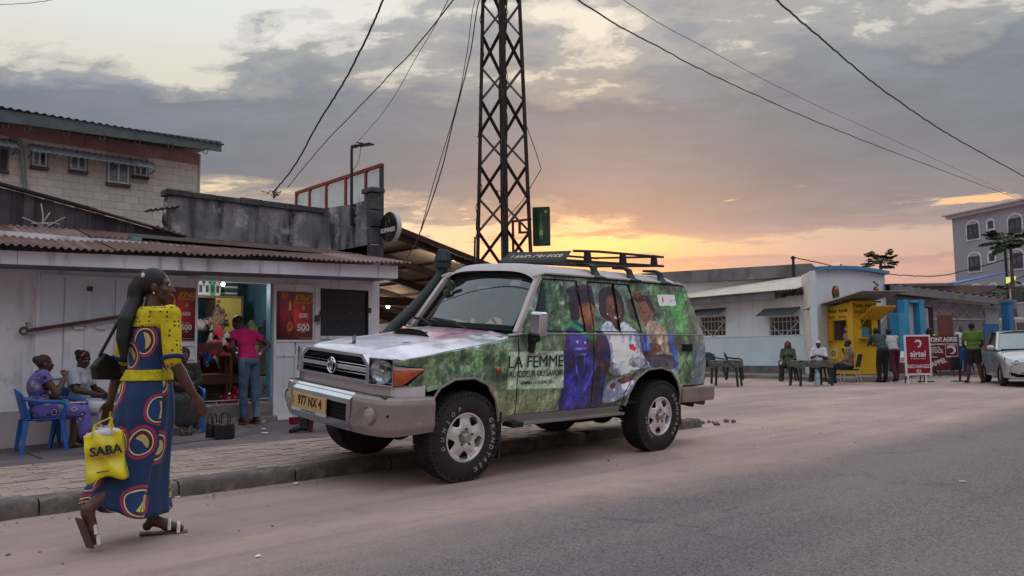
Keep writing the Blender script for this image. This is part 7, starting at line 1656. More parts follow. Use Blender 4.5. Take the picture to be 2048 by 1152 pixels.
bpl = thing('blue_pillar', 'blue gate pillar with white side rail near the silver car', 'pillar'); p = DD(2022, 735, 31); bpl.location = (p.x, p.y, 0)
MB().b(-.16, .16, -.16, .16, 0, DD(2022, 607, 31).z).build('pillar', M('gate_blue', (0,0,0)), bpl, rot=(0, 0, angD), bev=.02); MB().b(-.19, .19, -.19, .19, DD(2022, 607, 31).z, DD(2022, 603, 31).z).build('cap', M('gate_blue', (0,0,0)), bpl, rot=(0, 0, angD)); MB().b(.22, .27, -.16, .16, 0, 2.1).build('rail', latt, bpl, rot=(0, 0, angD))
tp = thing('truck_windscreen', 'pale parked van half seen behind the blue pillar at the right edge', 'van'); p = DD(2048, 680, 34); tp.location = (p.x, p.y, 0); tp.rotation_euler = (0, 0, PHI-pi/2)
MB().b(-.45, 1.6, 0, 2, .4, 2.3).build('body', M('van_cream', (170, 160, 148), .5), tp, bev=.15, seg=3); MB().b(-.3, 1.5, -.03, -.002, 1.35, 2.05).build('windscreen', M('dark_pane', (1,1,1)), tp); MB().b(-.45, 1.6, -.08, -.01, .5, .7).build('bumper', dark_m, tp)
for x in (-.2, 1.35): MB().cyl((x-.1, .4, .35), (x+.1, .4, .35), .35, n=16).build('wheel', rubber, tp)
lb_ = drect(2000, 2048, 617, 598, .3, .4, 'roof_beam', gp)
# brown board leaning
bb_ = thing('brown_board', 'plain brown hardboard sheet standing behind the maroon sign', 'board'); p = DD(1896, 735, 27.5); bb_.location = (p.x, p.y, 0); bb_.rotation_euler = (0, 0, PHI-pi/2)
MB().b(-.26, .26, 0, .04, .6, DD(1896, 630, 27.5).z).build('board', M('hardboard', (112, 66, 50), .7, (92, 52, 40), ns=3), bb_); MB().b(-.26, -.22, .05, .09, 0, .6).b(.22, .26, .05, .09, 0, .6).build('leg', wood, bb_)
# flower pot by the door
fp = thing('flower_pot', 'terracotta tub with yellow flowers beside the blue doorway', 'plant pot'); p = DD(1803, 748, 26.8); fp.location = (p.x, p.y, .16)
MB().lathe([(.001, 0), (.2, 0), (.25, .38), (.22, .38), (.001, .33)], lambda c, s, r, h: (c*r, s*r, h), 18).build('tub', M('terracotta', (130, 76, 64), .8), fp, smooth=True)
mb = MB(); 
for k in range(90): c = Vector((random.gauss(0, .14), random.gauss(0, .1), .42+abs(random.gauss(0, .1)))); d = Vector((random.uniform(-1, 1), random.uniform(-1, 1), random.uniform(-.5, 1)))*.05; e = d.orthogonal()*.5; mb.add([c, c+d*.5+e, c+d, c+d*.5-e], [(0, 1, 2, 3)])
mb.build('flowers', M('yellow_petals', (196, 150, 60), .7, (120, 90, 40), ns=20), fp, fix=False); MB().obox((.1, 0, .35), (.55, .1, .75), .3, .02).build('leaning_sheet', M('white_sheet', (1,1,1)), fp)
# ---- A-board and hand-painted maroon sign
wht = M('sign_white', (222, 218, 220), .5); 
ab = thing('a_board', 'red pavement A board with white frame and recharge lettering', 'sign'); a0_, a1_ = G(1817, 768), G(1861, 767); p = (a0_+a1_)/2; ab.location = (p.x, p.y, 0); av = a1_-a0_; ab.rotation_euler = (radians(0), 0, atan2(av.y, av.x)); AW = av.length/2+.06
ztA = 1.42
maro = M('a_board_red', (138, 18, 42), .4, (128, 16, 38))
MB().b(-AW+.03, AW-.03, -.0, .015, .30, ztA-.04).build('panel', maro, ab)
for (a, b, c, d) in ((-AW, -AW+.04, .22, ztA), (AW-.04, AW, .22, ztA), (-AW+.041, AW-.041, ztA-.05, ztA), (-AW+.041, AW-.041, .25, .30)): MB().b(a, b, -.015, .03, c, d).build('frame_bar', wht, ab)
for x, y in ((-AW+.06, 0), (AW-.2, 0)): MB().obox((x, 0, .25), (x-.03, -.04, 0), .03, .03).build('leg', wht, ab)
for x in (-AW+.25, AW-.1): MB().obox((x, .03, 1.3), (x+.08, .5, 0), .025, .025).build('leg', M('dark_steel', (1,1,1)), ab)
text('airtel', .25, wht, ab, (0, -.006, .86), weight=.025); text('la reference reseau', .06, wht, ab, (0, -.006, .73)); text('RECHARGEZ', .135, wht, ab, (0, -.006, .50), weight=.02, sx=.95); text('ICI', .13, wht, ab, (0, -.006, .36), weight=.02)
def swirl(parent, cx, cz, s, y, mat):
  prof = [(-.5, .25, .06), (-.35, .42, .12), (-.1, .5, .16), (.15, .48, .17), (.36, .3, .17), (.44, .05, .15), (.36, -.2, .12), (.15, -.38, .08), (-.08, -.42, .05), (-.2, -.35, .02)]
  mb = MB()
  for (x0_, z0_, w0), (x1_, z1_, w1) in zip(prof[:-1], prof[1:]):
    d = Vector((x1_-x0_, z1_-z0_)).normalized(); n_ = Vector((-d.y, d.x))
    vs = [(cx+(x0_+n_.x*w0)*s, y, cz+(z0_+n_.y*w0)*s), (cx+(x0_-n_.x*w0)*s, y, cz+(z0_-n_.y*w0)*s), (cx+(x1_-n_.x*w1)*s, y, cz+(z1_-n_.y*w1)*s), (cx+(x1_+n_.x*w1)*s, y, cz+(z1_+n_.y*w1)*s)]
    mb.add(vs, [(0, 1, 2, 3)])
  mb.build('logo', mat, parent, solid=.004, fix=False)
swirl(ab, .02, 1.15, .20, -.006, wht)
pa = thing('hand_painted_sign', 'large maroon hand painted sign on one post behind the A board', 'sign'); p = G(1922, 763); ps = 1550*1.1/(763-692)/1; pa.location = (p.x, p.y, 0); pa.rotation_euler = (0, 0, PHI-pi/2)
sc_ = 1/ (1550/((p.x*cos(PHI)+p.y*sin(PHI))))     # metres per pixel here
L_ = (1922-1853)*sc_
mar2 = M('sign_maroon', (104, 34, 48), .6, (88, 30, 42), ns=2); zpa = lambda y: 1.1+(690.5-y)*sc_
MB().b(-L_, 0, 0, .03, zpa(740), zpa(671)).build('panel', mar2, pa); MB().b(-.55*L_*.45, -.002, -.006, -.001, zpa(739), zpa(713)).build('dark_patch', M('black_board', (1,1,1)), pa)
MB().b(-.02, .03, .031, .07, 0, zpa(669)).b(-.22, .22, -.1, .14, 0, .03).build('post', rust_bar, pa); MB().b(-L_-.03, -L_+.02, .031, .07, 0, zpa(669)).b(-L_-.22, -L_+.2, -.1, .14, 0, .03).build('post', rust_bar, pa)
def ptx(s, fx, py, size, wpx, w=.02, rot=0):
  o = text(s, size, wht, pa, (-L_*(1-fx), -.008, zpa(py)), (pi/2, -rot, 0), ax='LEFT', weight=w); xs = [v.co.x for v in o.data.vertices]; o.scale.x = wpx*sc_/(max(xs)-min(xs))
ptx('POINT.AGREE', .13, 679, .185, 57, .035); ptx('Depot-Retrait-Transfert', .13, 687.6, .085, 56); ptx('Vente de', .15, 694.6, .085, 21); ptx('STOCK', .15, 702, .155, 27, .03); ptx('et', .16, 708.5, .05, 4); ptx('recharging', .16, 713, .06, 14); ptx('APPEL', .17, 729, .20, 33, .03, radians(18))
MB().b(-L_*.40, -L_*.04, -.005, -.001, zpa(714), zpa(691.2)).build('logo_frame', wht, pa); MB().b(-L_*.39, -L_*.05, -.009, -.0055, zpa(711.5), zpa(692)).build('logo_ground', mar2, pa); swirl(pa, -L_*.23, zpa(700.5), .24, -.012, wht)
# ---- furniture
def chair_mono(name, label, mat, loc, rz, group=None, h=.42, back=.86, arms=True):
  """moulded plastic armchair: shell seat, slatted back, four splayed legs"""
  t = thing(name, label, 'chair', loc, rz, group)
  se = MB(); se.grid(lambda u, v: ((u-.5)*.46, -.22+v*.44, h+.02*((u-.5)*2)**2-.012*sin(v*pi)), 8, 8); se.build('seat', mat, t, smooth=True, solid=.012)
  bk = MB()
  def bf_(u, v):
    a = (u-.5)*2; return (a*(.24-.03*v), .22+.10*v-.05*a*a*0+(-.07*a*a), h+.0+v*(back-h)*(1-.18*a*a))
  bk.grid(bf_, 12, 8); bk.build('backrest', mat, t, smooth=True, solid=.012)
  for sx in (-1, 1):
    for sy in (-1, 1):
      l = MB(); x, y = sx*.21, (-.2 if sy < 0 else .2); l.add([(x-.035, y-.03, h), (x+.035, y-.03, h), (x+.03, y+.035, h), (x-.03, y+.035, h), (x+sx*.05-.022, y+sy*.05-.02, 0), (x+sx*.05+.022, y+sy*.05-.02, 0), (x+sx*.05+.02, y+sy*.05+.02, 0), (x+sx*.05-.02, y+sy*.05+.02, 0)], [(0,1,2,3),(4,7,6,5),(0,4,5,1),(1,5,6,2),(2,6,7,3),(3,7,4,0)]); l.build('leg', mat, t, bev=.006)
    if arms: MB().tube([(sx*.245, -.2, h), (sx*.26, -.22, h+.18), (sx*.265, -.15, h+.225), (sx*.265, .05, h+.235), (sx*.235, .24, h+.27)], [.02, .022, .026, .024, .02], 8).build('armrest', mat, t, smooth=True)
  return t
def table_sq(name, label, mat, cloth, loc, rz, w=.8, d=.8, h=.72):
  t = thing(name, label, 'table', loc, rz)
  MB().b(-w/2, w/2, -d/2, d/2, h-.03, h).build('tabletop', mat, t, bev=.01)
  for sx in (-1, 1):
    for sy in (-1, 1): MB().obox((sx*(w/2-.08), sy*(d/2-.08), h-.03), (sx*(w/2-.03), sy*(d/2-.03), 0), .06, .06, (0, 1, 0)).build('leg', mat, t, bev=.006)
  if cloth:
    def cf(u, v):
      x = (u-.5)*2*(w/2+.14); y = (v-.5)*2*(d/2+.14); ov = max(abs(x)-w/2, abs(y)-d/2, 0)
      return (min(max(x, -w/2-.01-.02*sin(y*19)), w/2+.01+.02*sin(y*17)), min(max(y, -d/2-.01-.02*sin(x*18)), d/2+.01+.02*sin(x*21)), h+.006-ov*1.4-(.02*sin(x*14+y*9) if ov else 0))
    MB().grid(cf, 34, 34).build('cloth_cover', cloth, t, smooth=True, fix=False)
  return t
dkp = M('dark_green_plastic', (34, 40, 40), .5, contrast=.25); dkc = M('dark_table_cover', (44, 48, 48), .6, (96, 100, 96), ns=9, contrast=.4)
p = DD(1453, 760, 22.6); table_sq('plastic_table', 'dark covered plastic table by the hall wall behind the car', dkp, dkc, (p.x, p.y, .0), .4, .85, .8, .75)
p2 = DD(1470, 752, 24.2); chair_mono('plastic_chair', 'dark plastic chair tucked behind the covered table', dkp, (p2.x, p2.y, .13), .5)
p2 = DD(1428, 752, 24.0); chair_mono('plastic_chair', 'dark plastic chair half hidden by the rear of the car', dkp, (p2.x, p2.y, .13), -.4)
p = DD(1622, 766, 22.4); table_sq('plastic_table', 'dark covered table in front of the three seated people', dkp, dkc, (p.x, p.y, 0), PHI-pi/2+.1, 1.0, .7, .72)
bt = thing('water_bottle', 'clear plastic bottle standing under the dark table', 'bottle'); p = DD(1635, 765, 22.2); bt.location = (p.x, p.y, 0)
MB().lathe([(.001, 0), (.07, 0), (.075, .03), (.07, .25), (.075, .3), (.05, .4), (.022, .44), (.022, .47), (.001, .47)], lambda c, s, r, h: (c*r, s*r, h), 14).build('bottle', M('bottle_plastic', (130, 160, 168), .15, (170, 190, 196), ns=9), bt, smooth=True); MB().cyl((0, 0, .472), (0, 0, .5), .025).build('cap', M('blue_cap', (50, 90, 160)), bt)
ch_b = M('blue_plastic', (36, 92, 168), .45, (30, 82, 152), ns=2)
for i, (px, dd_, zz, r_, lb) in enumerate([(1990, 26.5, .16, 1.0, 'blue plastic chair beside the seated man near the silver car'), (1925, 28, .16, 2.4, 'blue plastic chair behind the green shirted person')]):
  p = DD(px, 735, dd_); chair_mono('plastic_chair', lb, ch_b, (p.x, p.y, zz), r_)
p = DD(1958, 735, 27.6); table_sq('plastic_table', 'blue table behind the green shirted person', ch_b, M('blue_cover', (40, 96, 160), .6, contrast=.3), (p.x, p.y, .16), .5, .9, .8)
# ---- tall apartment house
T0_, T1_ = DD(1911, 560, 78), DD(2075, 560, 69.5)
T0, angT, pT_, sT, LT = plane_frame((T0_.x, T0_.y), (T1_.x, T1_.y))
tb_ = thing('apartment_house', 'tall grey apartment house with arched white trimmed windows and blue hip roof', 'building', tuple(T0), angT)
yt = lambda v: v*sT
tw_m = M('grey_mauve_render', (148, 150, 160), .9, (136, 138, 150), ns=.2, stain=((116, 114, 126), .5, .6, .8)); trim = M('white_trim', (204, 206, 212), .8)
zE = pT_(1911, 437)[1]
MB().b(0, LT+4, yt(0), yt(12), -1, zE).build('wall', tw_m, tb_)
MB().b(-.35, LT+4, yt(-.45), yt(12.4), zE+.002, zE+.3).build('cornice', M('cornice_pale', (176, 172, 178), .8), tb_)
MB().b(-.6, LT+4, yt(-.7), yt(12.6), zE+.301, zE+.38).build('cornice', M('cornice_pale', (0,0,0)), tb_)
apx = pT_(2040, 396); rh = apx[1]-zE-.6; ax_ = apx[0]
mb = MB(); mb.add([(-.6, yt(-.7), zE+.40), (LT+6, yt(-.7), zE+.40), (LT+6, yt(12.6), zE+.40), (-.6, yt(12.6), zE+.40), (ax_+.6, yt(5.5), zE+.4+rh*1.75), (LT+2, yt(5.5), zE+.4+rh*1.75)], [(0, 1, 5, 4), (0, 4, 3), (3, 4, 5, 2), (1, 2, 5)])
mb.build('roof', M('blue_grey_tin_roof', (104, 124, 140), .6, (90, 110, 126), ns=.5, streak=((84, 100, 116), (3, .2, 1), .5, .7)), tb_, fix=False)
dkw = M('dark_window_tower', (40, 48, 60), .2, (80, 92, 108), ns=.8, contrast=.6)
def awin(px, py, w, h, lit=False):
  cx, cz = pT_(px, py)
  def arch(W2, H2, top): return [(-W2, -H2), (W2, -H2)]+[(cos(t)*W2, H2-W2*.75+sin(t)*W2*.75*1.0) for t in np.linspace(0, pi, 9)]
  o_ = MB(); o = arch(w/2+.18, h/2+.16, 0); o_.prism([(cx+a, cz+b) for a, b in o], lambda a, b, d: (a, yt(d), b), -.08, -.002); wo = o_.build('window', trim, tb_)
  MB().prism([(cx+a, cz+b) for a, b in arch(w/2, h/2, 0)], lambda a, b, d: (a, yt(d), b), -.095, -.081).build('pane', dkw, wo)
  for x in ((cx-w/2+.04, cx-.0, cx+w/2-.04) if w > 1 else (cx,)): MB().b(x-.05, x+.05, yt(-.13), yt(-.096), cz-h/2, cz+h*.28).build('mullion', M('dark_frame', (1,1,1)), wo)
  MB().b(cx-w/2, cx+w/2, yt(-.14), yt(-.096), cz+h*.2, cz+h*.26).build('transom', M('dark_frame', (1,1,1)), wo)
  MB().prism([(cx+a*.92, cz+b*.97) for a, b in arch(w/2, h/2, 0) if b > h*.27], lambda a, b, d: (a, yt(d), b), -.10, -.096).build('fanlight', M('pale_fanlight', (150, 156, 160), .3), wo)
  if w > 1:
    MB().b(cx-w/2, cx+w/2, yt(-.17), yt(-.15), cz-h/2, cz-h*.22).build('railing', M('dark_frame', (1,1,1)), wo)
for (px, py) in ((1947, 460), (1950, 524), (1953, 588), (2031, 448), (2034, 518), (2037, 585)): awin(px, py, 1.28, 1.75)
for (px, py) in ((1982, 448.5), (1984.5, 513), (1987.5, 577)): awin(px, py, .62, .85)
MB().b(*[pT_(2011, 500)[0]-.06, pT_(2011, 500)[0]+.06], yt(-.15), yt(-.01), 0, pT_(2011, 480)[1]).build('drain_pipe', dark_m, tb_)
lw_q = pT_(2025, 560); MB().b(lw_q[0]-.5, lw_q[0]+.5, yt(-.2), yt(-.17), lw_q[1]-.3, lw_q[1]+.3).build('lit_window', M('lit_window', (210, 220, 130), .5, emit=.6, contrast=.5, ns=3), tb_)
# small blue roofed house in front of it, back rows
h0 = DD(1890, 560, 60); hs = thing('blue_roof_house', 'low house with bright blue roof left of the apartment house', 'house', (h0.x, h0.y, 0), angT)
MB().b(-1.2, .9, 0, 5, 0, DD(1890, 572, 60).z).build('wall', M('brown_wall', (104, 90, 86), .9), hs); zq = DD(1890, 571, 60).z; zp = DD(1905, 556, 60).z
MB().add([(-1.3, -.3, zq), (1.0, -.3, zq), (1.0, 5, zp+.4), (.7, 5, zp+.4)], [(0, 1, 2, 3)]).build('roof', M('bright_blue_roof', (70, 110, 176), .6), hs, solid=.1, fix=False)
h0 = DD(1812, 575, 44); hs = thing('low_tin_house', 'low brown tin roofed house rising behind the barred bar', 'house', (h0.x, h0.y, 0), PHI-pi/2)
MB().b(-2.2, 2.5, 0, 4, 0, DD(1812, 574, 44).z).build('wall', M('mauve_wall', (1,1,1)), hs); MB().b(-2.4, 2.6, -.3, 4, DD(1812, 574, 44).z+.01, DD(1812, 570, 44).z+.06).build('roof', M('dull_tin', (1,1,1)), hs)
# far tree belt and low wall so that the lot is closed off
fw_ = MB(); p0_, p1_ = DD(900, 700, 60), DD(1420, 700, 48); fw_.obox((p0_.x, p0_.y, .9), (p1_.x, p1_.y, .9), .3, 2.2); tag(fw_.build('boundary_wall', gp), 'low grey boundary wall glimpsed behind the car', 'wall')
# ---- papaya trees
def papaya(name, label, base, h, r, seed, nl=16, lower=False):
  rs = random.Random(seed); t = thing(name, label, 'tree', tuple(base))
  tr = MB(); tr.tube([(0, 0, 0), (.05, 0, h*.3), (-.03, .02, h*.6), (0, 0, h)], [.13, .11, .085, .06], 8); tr.build('trunk', M('papaya_bark', (104, 92, 84), .9, (76, 66, 62), ns=6, bump=.4), t, smooth=True)
  lf = MB(); stm = MB()
  tiers = [(h, 1.0, nl, .35)]+([(h*.60, .9, 9, -.1), (h*.35, .55, 6, -.1)] if lower else [])
  for (zz, sc, nn, up_) in tiers:
    for k in range(nn):
      a = k*2.399+rs.uniform(-.2, .2); el = rs.uniform(-.55, .75) if zz == h else rs.uniform(-.3, .3); L_ = r*sc*rs.uniform(.6, .92)
      e = Vector((cos(a)*cos(el), sin(a)*cos(el), sin(el)+.1))*L_+Vector((0, 0, zz)); stm.tube([(0, 0, zz-.05), tuple(Vector((0, 0, zz)).lerp(e, .6)+Vector((0, 0, .06*r))), tuple(e)], .014*max(1, r), 4)
      d = (e-Vector((0, 0, zz))).normalized(); droop = Vector((0, 0, -.45)); s0 = r*.36*rs.uniform(.8, 1.2)
      side_ = d.cross(Vector((0, 0, 1))).normalized()
      for j in range(9):   # palmate lobes
        an = (j-4)*.52; dd = (d*cos(an)+side_*sin(an)); ln = s0*(1-.06*abs(j-4))*rs.uniform(.85, 1.15); w = s0*.25
        tip = e+dd*ln+droop*ln*.7; mid = e+dd*ln*.55+droop*ln*.2; sd = dd.cross(Vector((0, 0, 1))).normalized()*w
        lf.add([e, mid+sd, tip, mid-sd, e+dd*ln*.75+droop*ln*.2+sd*1.8, e+dd*ln*.75+droop*ln*.2-sd*1.8], [(0, 1, 2, 3), (1, 4, 2), (3, 2, 5)])
  stm.build('leaf_stalk', M('leaf_stalk', (96, 104, 70), .8), t); o = lf.build('crown', M('papaya_leaf', (72, 92, 66), .7, (46, 64, 48), ns=2.5), t, fix=False)
  return t
p = DD(1765, 600, 33); papaya('papaya_tree', 'umbrella shaped papaya tree rising behind the white corner building', (p.x, p.y, 0), DD(1765, 524, 33).z, .62, 4, 34)
p = DD(2035, 700, 36); papaya('papaya_tree', 'tall leaning papaya tree in front of the apartment house', (p.x, p.y, 0), DD(2033, 478, 36).z, 1.05, 9, 34, True)
# utility pole and wires at right
pl = thing('utility_pole', 'thin dark utility pole above the pale tin roof', 'pole'); p = DD(1588, 560, 33); pl.location = (p.x, p.y, 0)
MB().cyl((0, 0, 0), (0, 0, DD(1588, 512, 33).z), .07, .055).build('pole', blackp, pl, smooth=True); MB().b(-.12, .12, -.05, .05, DD(1588, 518, 33).z, DD(1588, 514, 33).z).build('insulator', blackp, pl)
wire('telephone_wire', [DD(1588, 515, 33), DD(1700, 538, 34), DD(1800, 550, 35), DD(1900, 548, 36), DD(2060, 505, 37)], .022, 'sagging wire from the thin pole towards the tall papaya')
wire('telephone_wire', [DD(1955, 590, 36), DD(2000, 575, 36), DD(2060, 545, 36)], .018, 'short wire crossing the apartment house low down')
tag(MB().cyl(DD(1683, 540, 31), DD(1682, 528, 31), .03).build('iron_rod', blackp), 'tiny iron rod standing on the blue roof edge', 'rod')
# ---- silver hatchback
c2 = thing('silver_hatchback', 'small silver hatchback entering the frame at the right edge', 'car'); 
p = G(2004, 772); c2.location = (p.x, p.y, 0); 
cx_ang = PHI+radians(-4)     # bonnet towards the camera
c2.rotation_euler = (0, 0, radians(24)-pi/2); CW = .845
c2.location = Vector((p.x, p.y, 0)) + Matrix.Rotation(radians(24)-pi/2, 3, 'Z') @ Vector((.80, -.78, 0))
# local: x across (0 centre, -x = left in the picture), y backwards from the bumper, z up
hb_m = M('hatch_silver', (176, 176, 180), .3, (166, 166, 170), metal=.35, coat=.8)
Ys = [0, .12, .35, .75, 1.15, 1.55, 1.95, 2.5, 3.2, 3.7, 4.05, 4.15]
bel = [.60, .72, .80, .86, .92, .95, .96, .97, .98, .98, .95, .80]
wid = [.72, .79, .83, .845, .85, .85, .85, .85, .85, .84, .78, .70]
def hbody(u, v):
  k = v*(len(Ys)-1); j = min(len(Ys)-2, int(k)); t = k-j; L3 = lambda A: A[j]*(1-t)+A[j+1]*t
  y, b, w = L3(Ys), L3(bel), L3(wid); s = -1 if u < .5 else 1; q = abs(u-.5)*2      # q 0 centre -> 1 sill
  if q < .55: x = w*.93*(q/.55); z = b+.03*(1-(q/.55)**2)-.02*(q/.55)**3
  elif q < .7: tt = (q-.55)/.15; x = w*(.93+.07*tt); z = b-.02-.07*tt*tt
  else: tt = (q-.7)/.3; x = w*(1-.03*tt*tt); z = (b-.09)*(1-tt)+.24*tt
  return (s*x, y, z)
wb_ = MB(); wb_.grid(hbody, 60, 60)
# cut wheel openings by dropping faces near the wheels
keepf = []
for f in wb_.f:
  c = Vector((0, 0, 0))
  for i in f: c += Vector(wb_.v[i])
  c /= len(f)
  if abs(c.x) > .7 and (hypot(c.y-.80, c.z-.30) < .34 or hypot(c.y-3.35, c.z-.30) < .34): continue
  keepf.append(f)
wb_.f = keepf; wb_.build('body', hb_m, c2, smooth=True, fix=False)
nosep = [(-.72, .22), (-.79, .35), (-.78, .55), (-.70, .64), (0, .66), (.70, .64), (.78, .55), (.79, .35), (.72, .22)]
def nos(a, b): r = abs(a)/.8; return (a, -.10+.16*r*r+.06*abs(b-.42), b)
panel_mesh(nosep, nos, (), .08).build('front_bumper', hb_m, c2, smooth=True, fix=False)
MB().grid(lambda u, v: ((u-.5)*1.44, (-.10+.16*((u-.5)*1.8)**2+.06*.22)*(1-v)+.04*v, .64+.03*v*(1-abs(u-.5))), 20, 3).build('bonnet_edge', hb_m, c2, smooth=True, fix=False)
def npan(poly, off, nm, m): return panel_mesh(poly, lambda a, b: (nos(a, b)[0], nos(a, b)[1]-off, b), (), .06).build(nm, m, c2, fix=False, solid=.006)
npan([(-.38, .56), (-.33, .655), (.33, .655), (.38, .56)], .012, 'grille', M('grille_black', (1,1,1)))
for z in (.585, .61, .635): npan([(-.36, z-.005), (-.36, z+.005), (.36, z+.005), (.36, z-.005)], .02, 'grille_bar', M('grille_black', (1,1,1)))
em = MB(); em.lathe([(.9, 0), (1, .006), (1.1, 0), (1, -.006)], lambda c, s, r, h: (c*r*.085, -.135-h, .61+s*r*.05), 20, True); em.lathe([(.9, 0), (1, .006), (1.15, 0), (1, -.006)], lambda c, s, r, h: (c*r*.05, -.137-h, .625+s*r*.028), 16, True); em.build('emblem', chrome, c2, smooth=True)
npan([(-.26, .435), (-.26, .535), (.26, .535), (.26, .435)], .018, 'number_plate', M('plate_grey', (190, 190, 186), .5)); text('C 20 B', .085, M('plate_black', (1,1,1)), c2, (.02, -.13, .485), weight=.02)
MB().b(-.27, -.235, -.132, -.125, .44, .53).build('plate_strip', M('blue_cap', (1,1,1)), c2)
npan([(-.62, .26), (-.60, .335), (.60, .335), (.62, .26)], .01, 'lower_grille', M('grille_black', (1,1,1))); npan([(-.5, .355), (-.48, .385), (.48, .385), (.5, .355)], .01, 'lower_grille', M('grille_black', (1,1,1)))
for z in (.345, .40): npan([(-.5, z-.006), (-.5, z+.006), (.5, z+.006), (.5, z-.006)], .02, 'trim_line', wht)
for s in (-1, 1):
  npan([(s*.56, .27), (s*.74, .31), (s*.74, .40), (s*.58, .35)], .008, 'fog_recess', M('grille_black', (1,1,1)))
  def hlf(u, v): x = s*(.44+u*.36); return (x, -.09+.155*(abs(x)/.8)**2+.33*max(0, u-.55)**1.3+.05*v, .575+.155*v*(.55+.45*u)+.05*u)
  ho = MB().grid(hlf, 12, 6).build('headlight', lensc, c2, smooth=True, fix=False, solid=.01); MB().lathe([(.001, -.0), (.045, -.004), (.055, .006)], lambda c, q, r, h: (s*.58+c*r, -.045-.02+h, .66+q*r), 16).build('lens', chrome, ho, smooth=True)
  mo = MB(); mo.ell((s*.93, 1.30, 1.02), (.10, .06, .075), 14, 8); mo.build('door_mirror', hb_m, c2, smooth=True); MB().obox((s*.83, 1.32, .98), (s*.9, 1.32, 1.0), .05, .04).build('mirror_arm', blackpl, c2)
# cabin: glasshouse and roof
def cabf(u, v):
  q = (u-.5)*2; y0c, y1c = [(1.22, 4.0), (1.95, 3.55)][0][0]*(1-v)+1.95*v, 4.0*(1-v)+3.5*v
  return q, y0c, y1c
gm_ = M('hatch_glass', (96, 110, 112), .1, (120, 132, 132), ns=1.2, coat=1)
zb_, zt_ = .95, 1.44
MB().grid(lambda u, v: ((u-.5)*2*(.76-.16*v), 1.18+.80*v+.14*((u-.5)*2)**2*1.0, zb_+(zt_-zb_)*v), 16, 8).build('windscreen', gm_, c2, smooth=True, fix=False)
MB().grid(lambda u, v: ((u-.5)*2*.62*(1-.12*abs(v-.5)), 1.96+1.6*v+.1*((u-.5)*2)**2*(1-v), 1.44+.065*sin(pi*(.15+.75*v))-.05*((u-.5)*2)**4), 16, 12).build('roof', hb_m, c2, smooth=True, fix=False)
for s in (-1, 1):
  MB().grid(lambda u, v: (s*(.835-.21*v), 1.32+.80*v+u*(2.5-1.25*v), zb_+(zt_-.02-zb_)*v), 8, 6).build('side_window', gm_, c2, smooth=True, fix=False)
  MB().obox((s*.79, 1.30, .95), (s*.62, 2.05, 1.44), .06, .05).build('pillar', hb_m, c2, bev=.01); MB().obox((s*.81, 2.5, .96), (s*.64, 2.6, 1.46), .03, .08).build('pillar', blackpl, c2)
MB().grid(lambda u, v: ((u-.5)*2*(.76-.15*v), 4.02-.45*v, .95+.5*v), 8, 6).build('rear_window', gm_, c2, smooth=True, fix=False)
MB().tube([(-.7, 1.24, .965), (0, 1.14, .975), (.7, 1.24, .965)], .02, 5).build('wiper_cowl', blackpl, c2)
for x in (-.76, .76):
  for y in (.80, 3.35):
    w = bpy.data.objects.new('wheel', None); COL.objects.link(w); w.parent = c2; w.location = (x, y, .30); s = 1 if x > 0 else -1
    MB().lathe([(.18, -.085), (.26, -.09), (.295, -.06), (.30, 0), (.295, .06), (.26, .09), (.18, .085)], lambda c, q, r, h: (h, c*r, q*r), 32).build('tyre', rubber, w, smooth=True); MB().cyl((s*.03, 0, 0), (s*.06, 0, 0), .18, n=20).build('rim', alloy, w)
MB().b(-.75, .75, .1, 4.0, .2, .26).build('floor_pan', darkin, c2); MB().b(-.74, -.70, .5, 1.12, .26, .6).b(.70, .74, .5, 1.12, .26, .6).build('wheel_housing', gapm, c2)
# ---------------------------------------------------------------- people
skin_m = [M('skin_%d' % i, c, .5, contrast=.22, ns=9, spec=.45, bump=.05, bs=90) for i, c in enumerate([(84, 56, 46), (98, 66, 52), (70, 48, 42)])]
hair_m = M('black_hair', (15, 13, 14), .5, (9, 8, 9), ns=30, bump=.6, bs=120); eye_w = M('eye_white', (200, 196, 190), .3); eye_d = M('eye_dark', (20, 14, 12), .2); lip_m = M('lip', (96, 52, 50), .5)
def V(*a): return Vector(a)
STAND = dict(pelvis=(0, 0, .93), waist=(0, .0, 1.06), chest=(0, 0, 1.25), neck=(0, -.01, 1.42), head=(0, .012, 1.56), sr=(.17, 0, 1.375), sl=(-.17, 0, 1.375), er=(.215, -.03, 1.10), el=(-.215, -.03, 1.10), wr=(.215, .05, .86), wl=(-.215, .05, .86),
       hr=(.085, 0, .91), hl=(-.085, 0, .91), kr=(.09, .015, .49), kl=(-.09, .015, .49), ar=(.09, -.02, .085), al=(-.09, -.02, .085), tr=(.11, .14, .025), tl=(-.11, .14, .025))
SIT = dict(pelvis=(0, 0, .54), waist=(0, -.02, .68), chest=(0, -.03, .88), neck=(0, -.02, 1.05), head=(0, .02, 1.19), sr=(.17, -.02, 1.01), sl=(-.17, -.02, 1.01), er=(.22, .02, .75), el=(-.22, .02, .75), wr=(.13, .24, .68), wl=(-.13, .24, .68),
       hr=(.09, .02, .51), hl=(-.09, .02, .51), kr=(.13, .42, .50), kl=(-.13, .42, .50), ar=(.13, .38, .085), al=(-.13, .38, .085), tr=(.15, .54, .025), tl=(-.15, .54, .025))
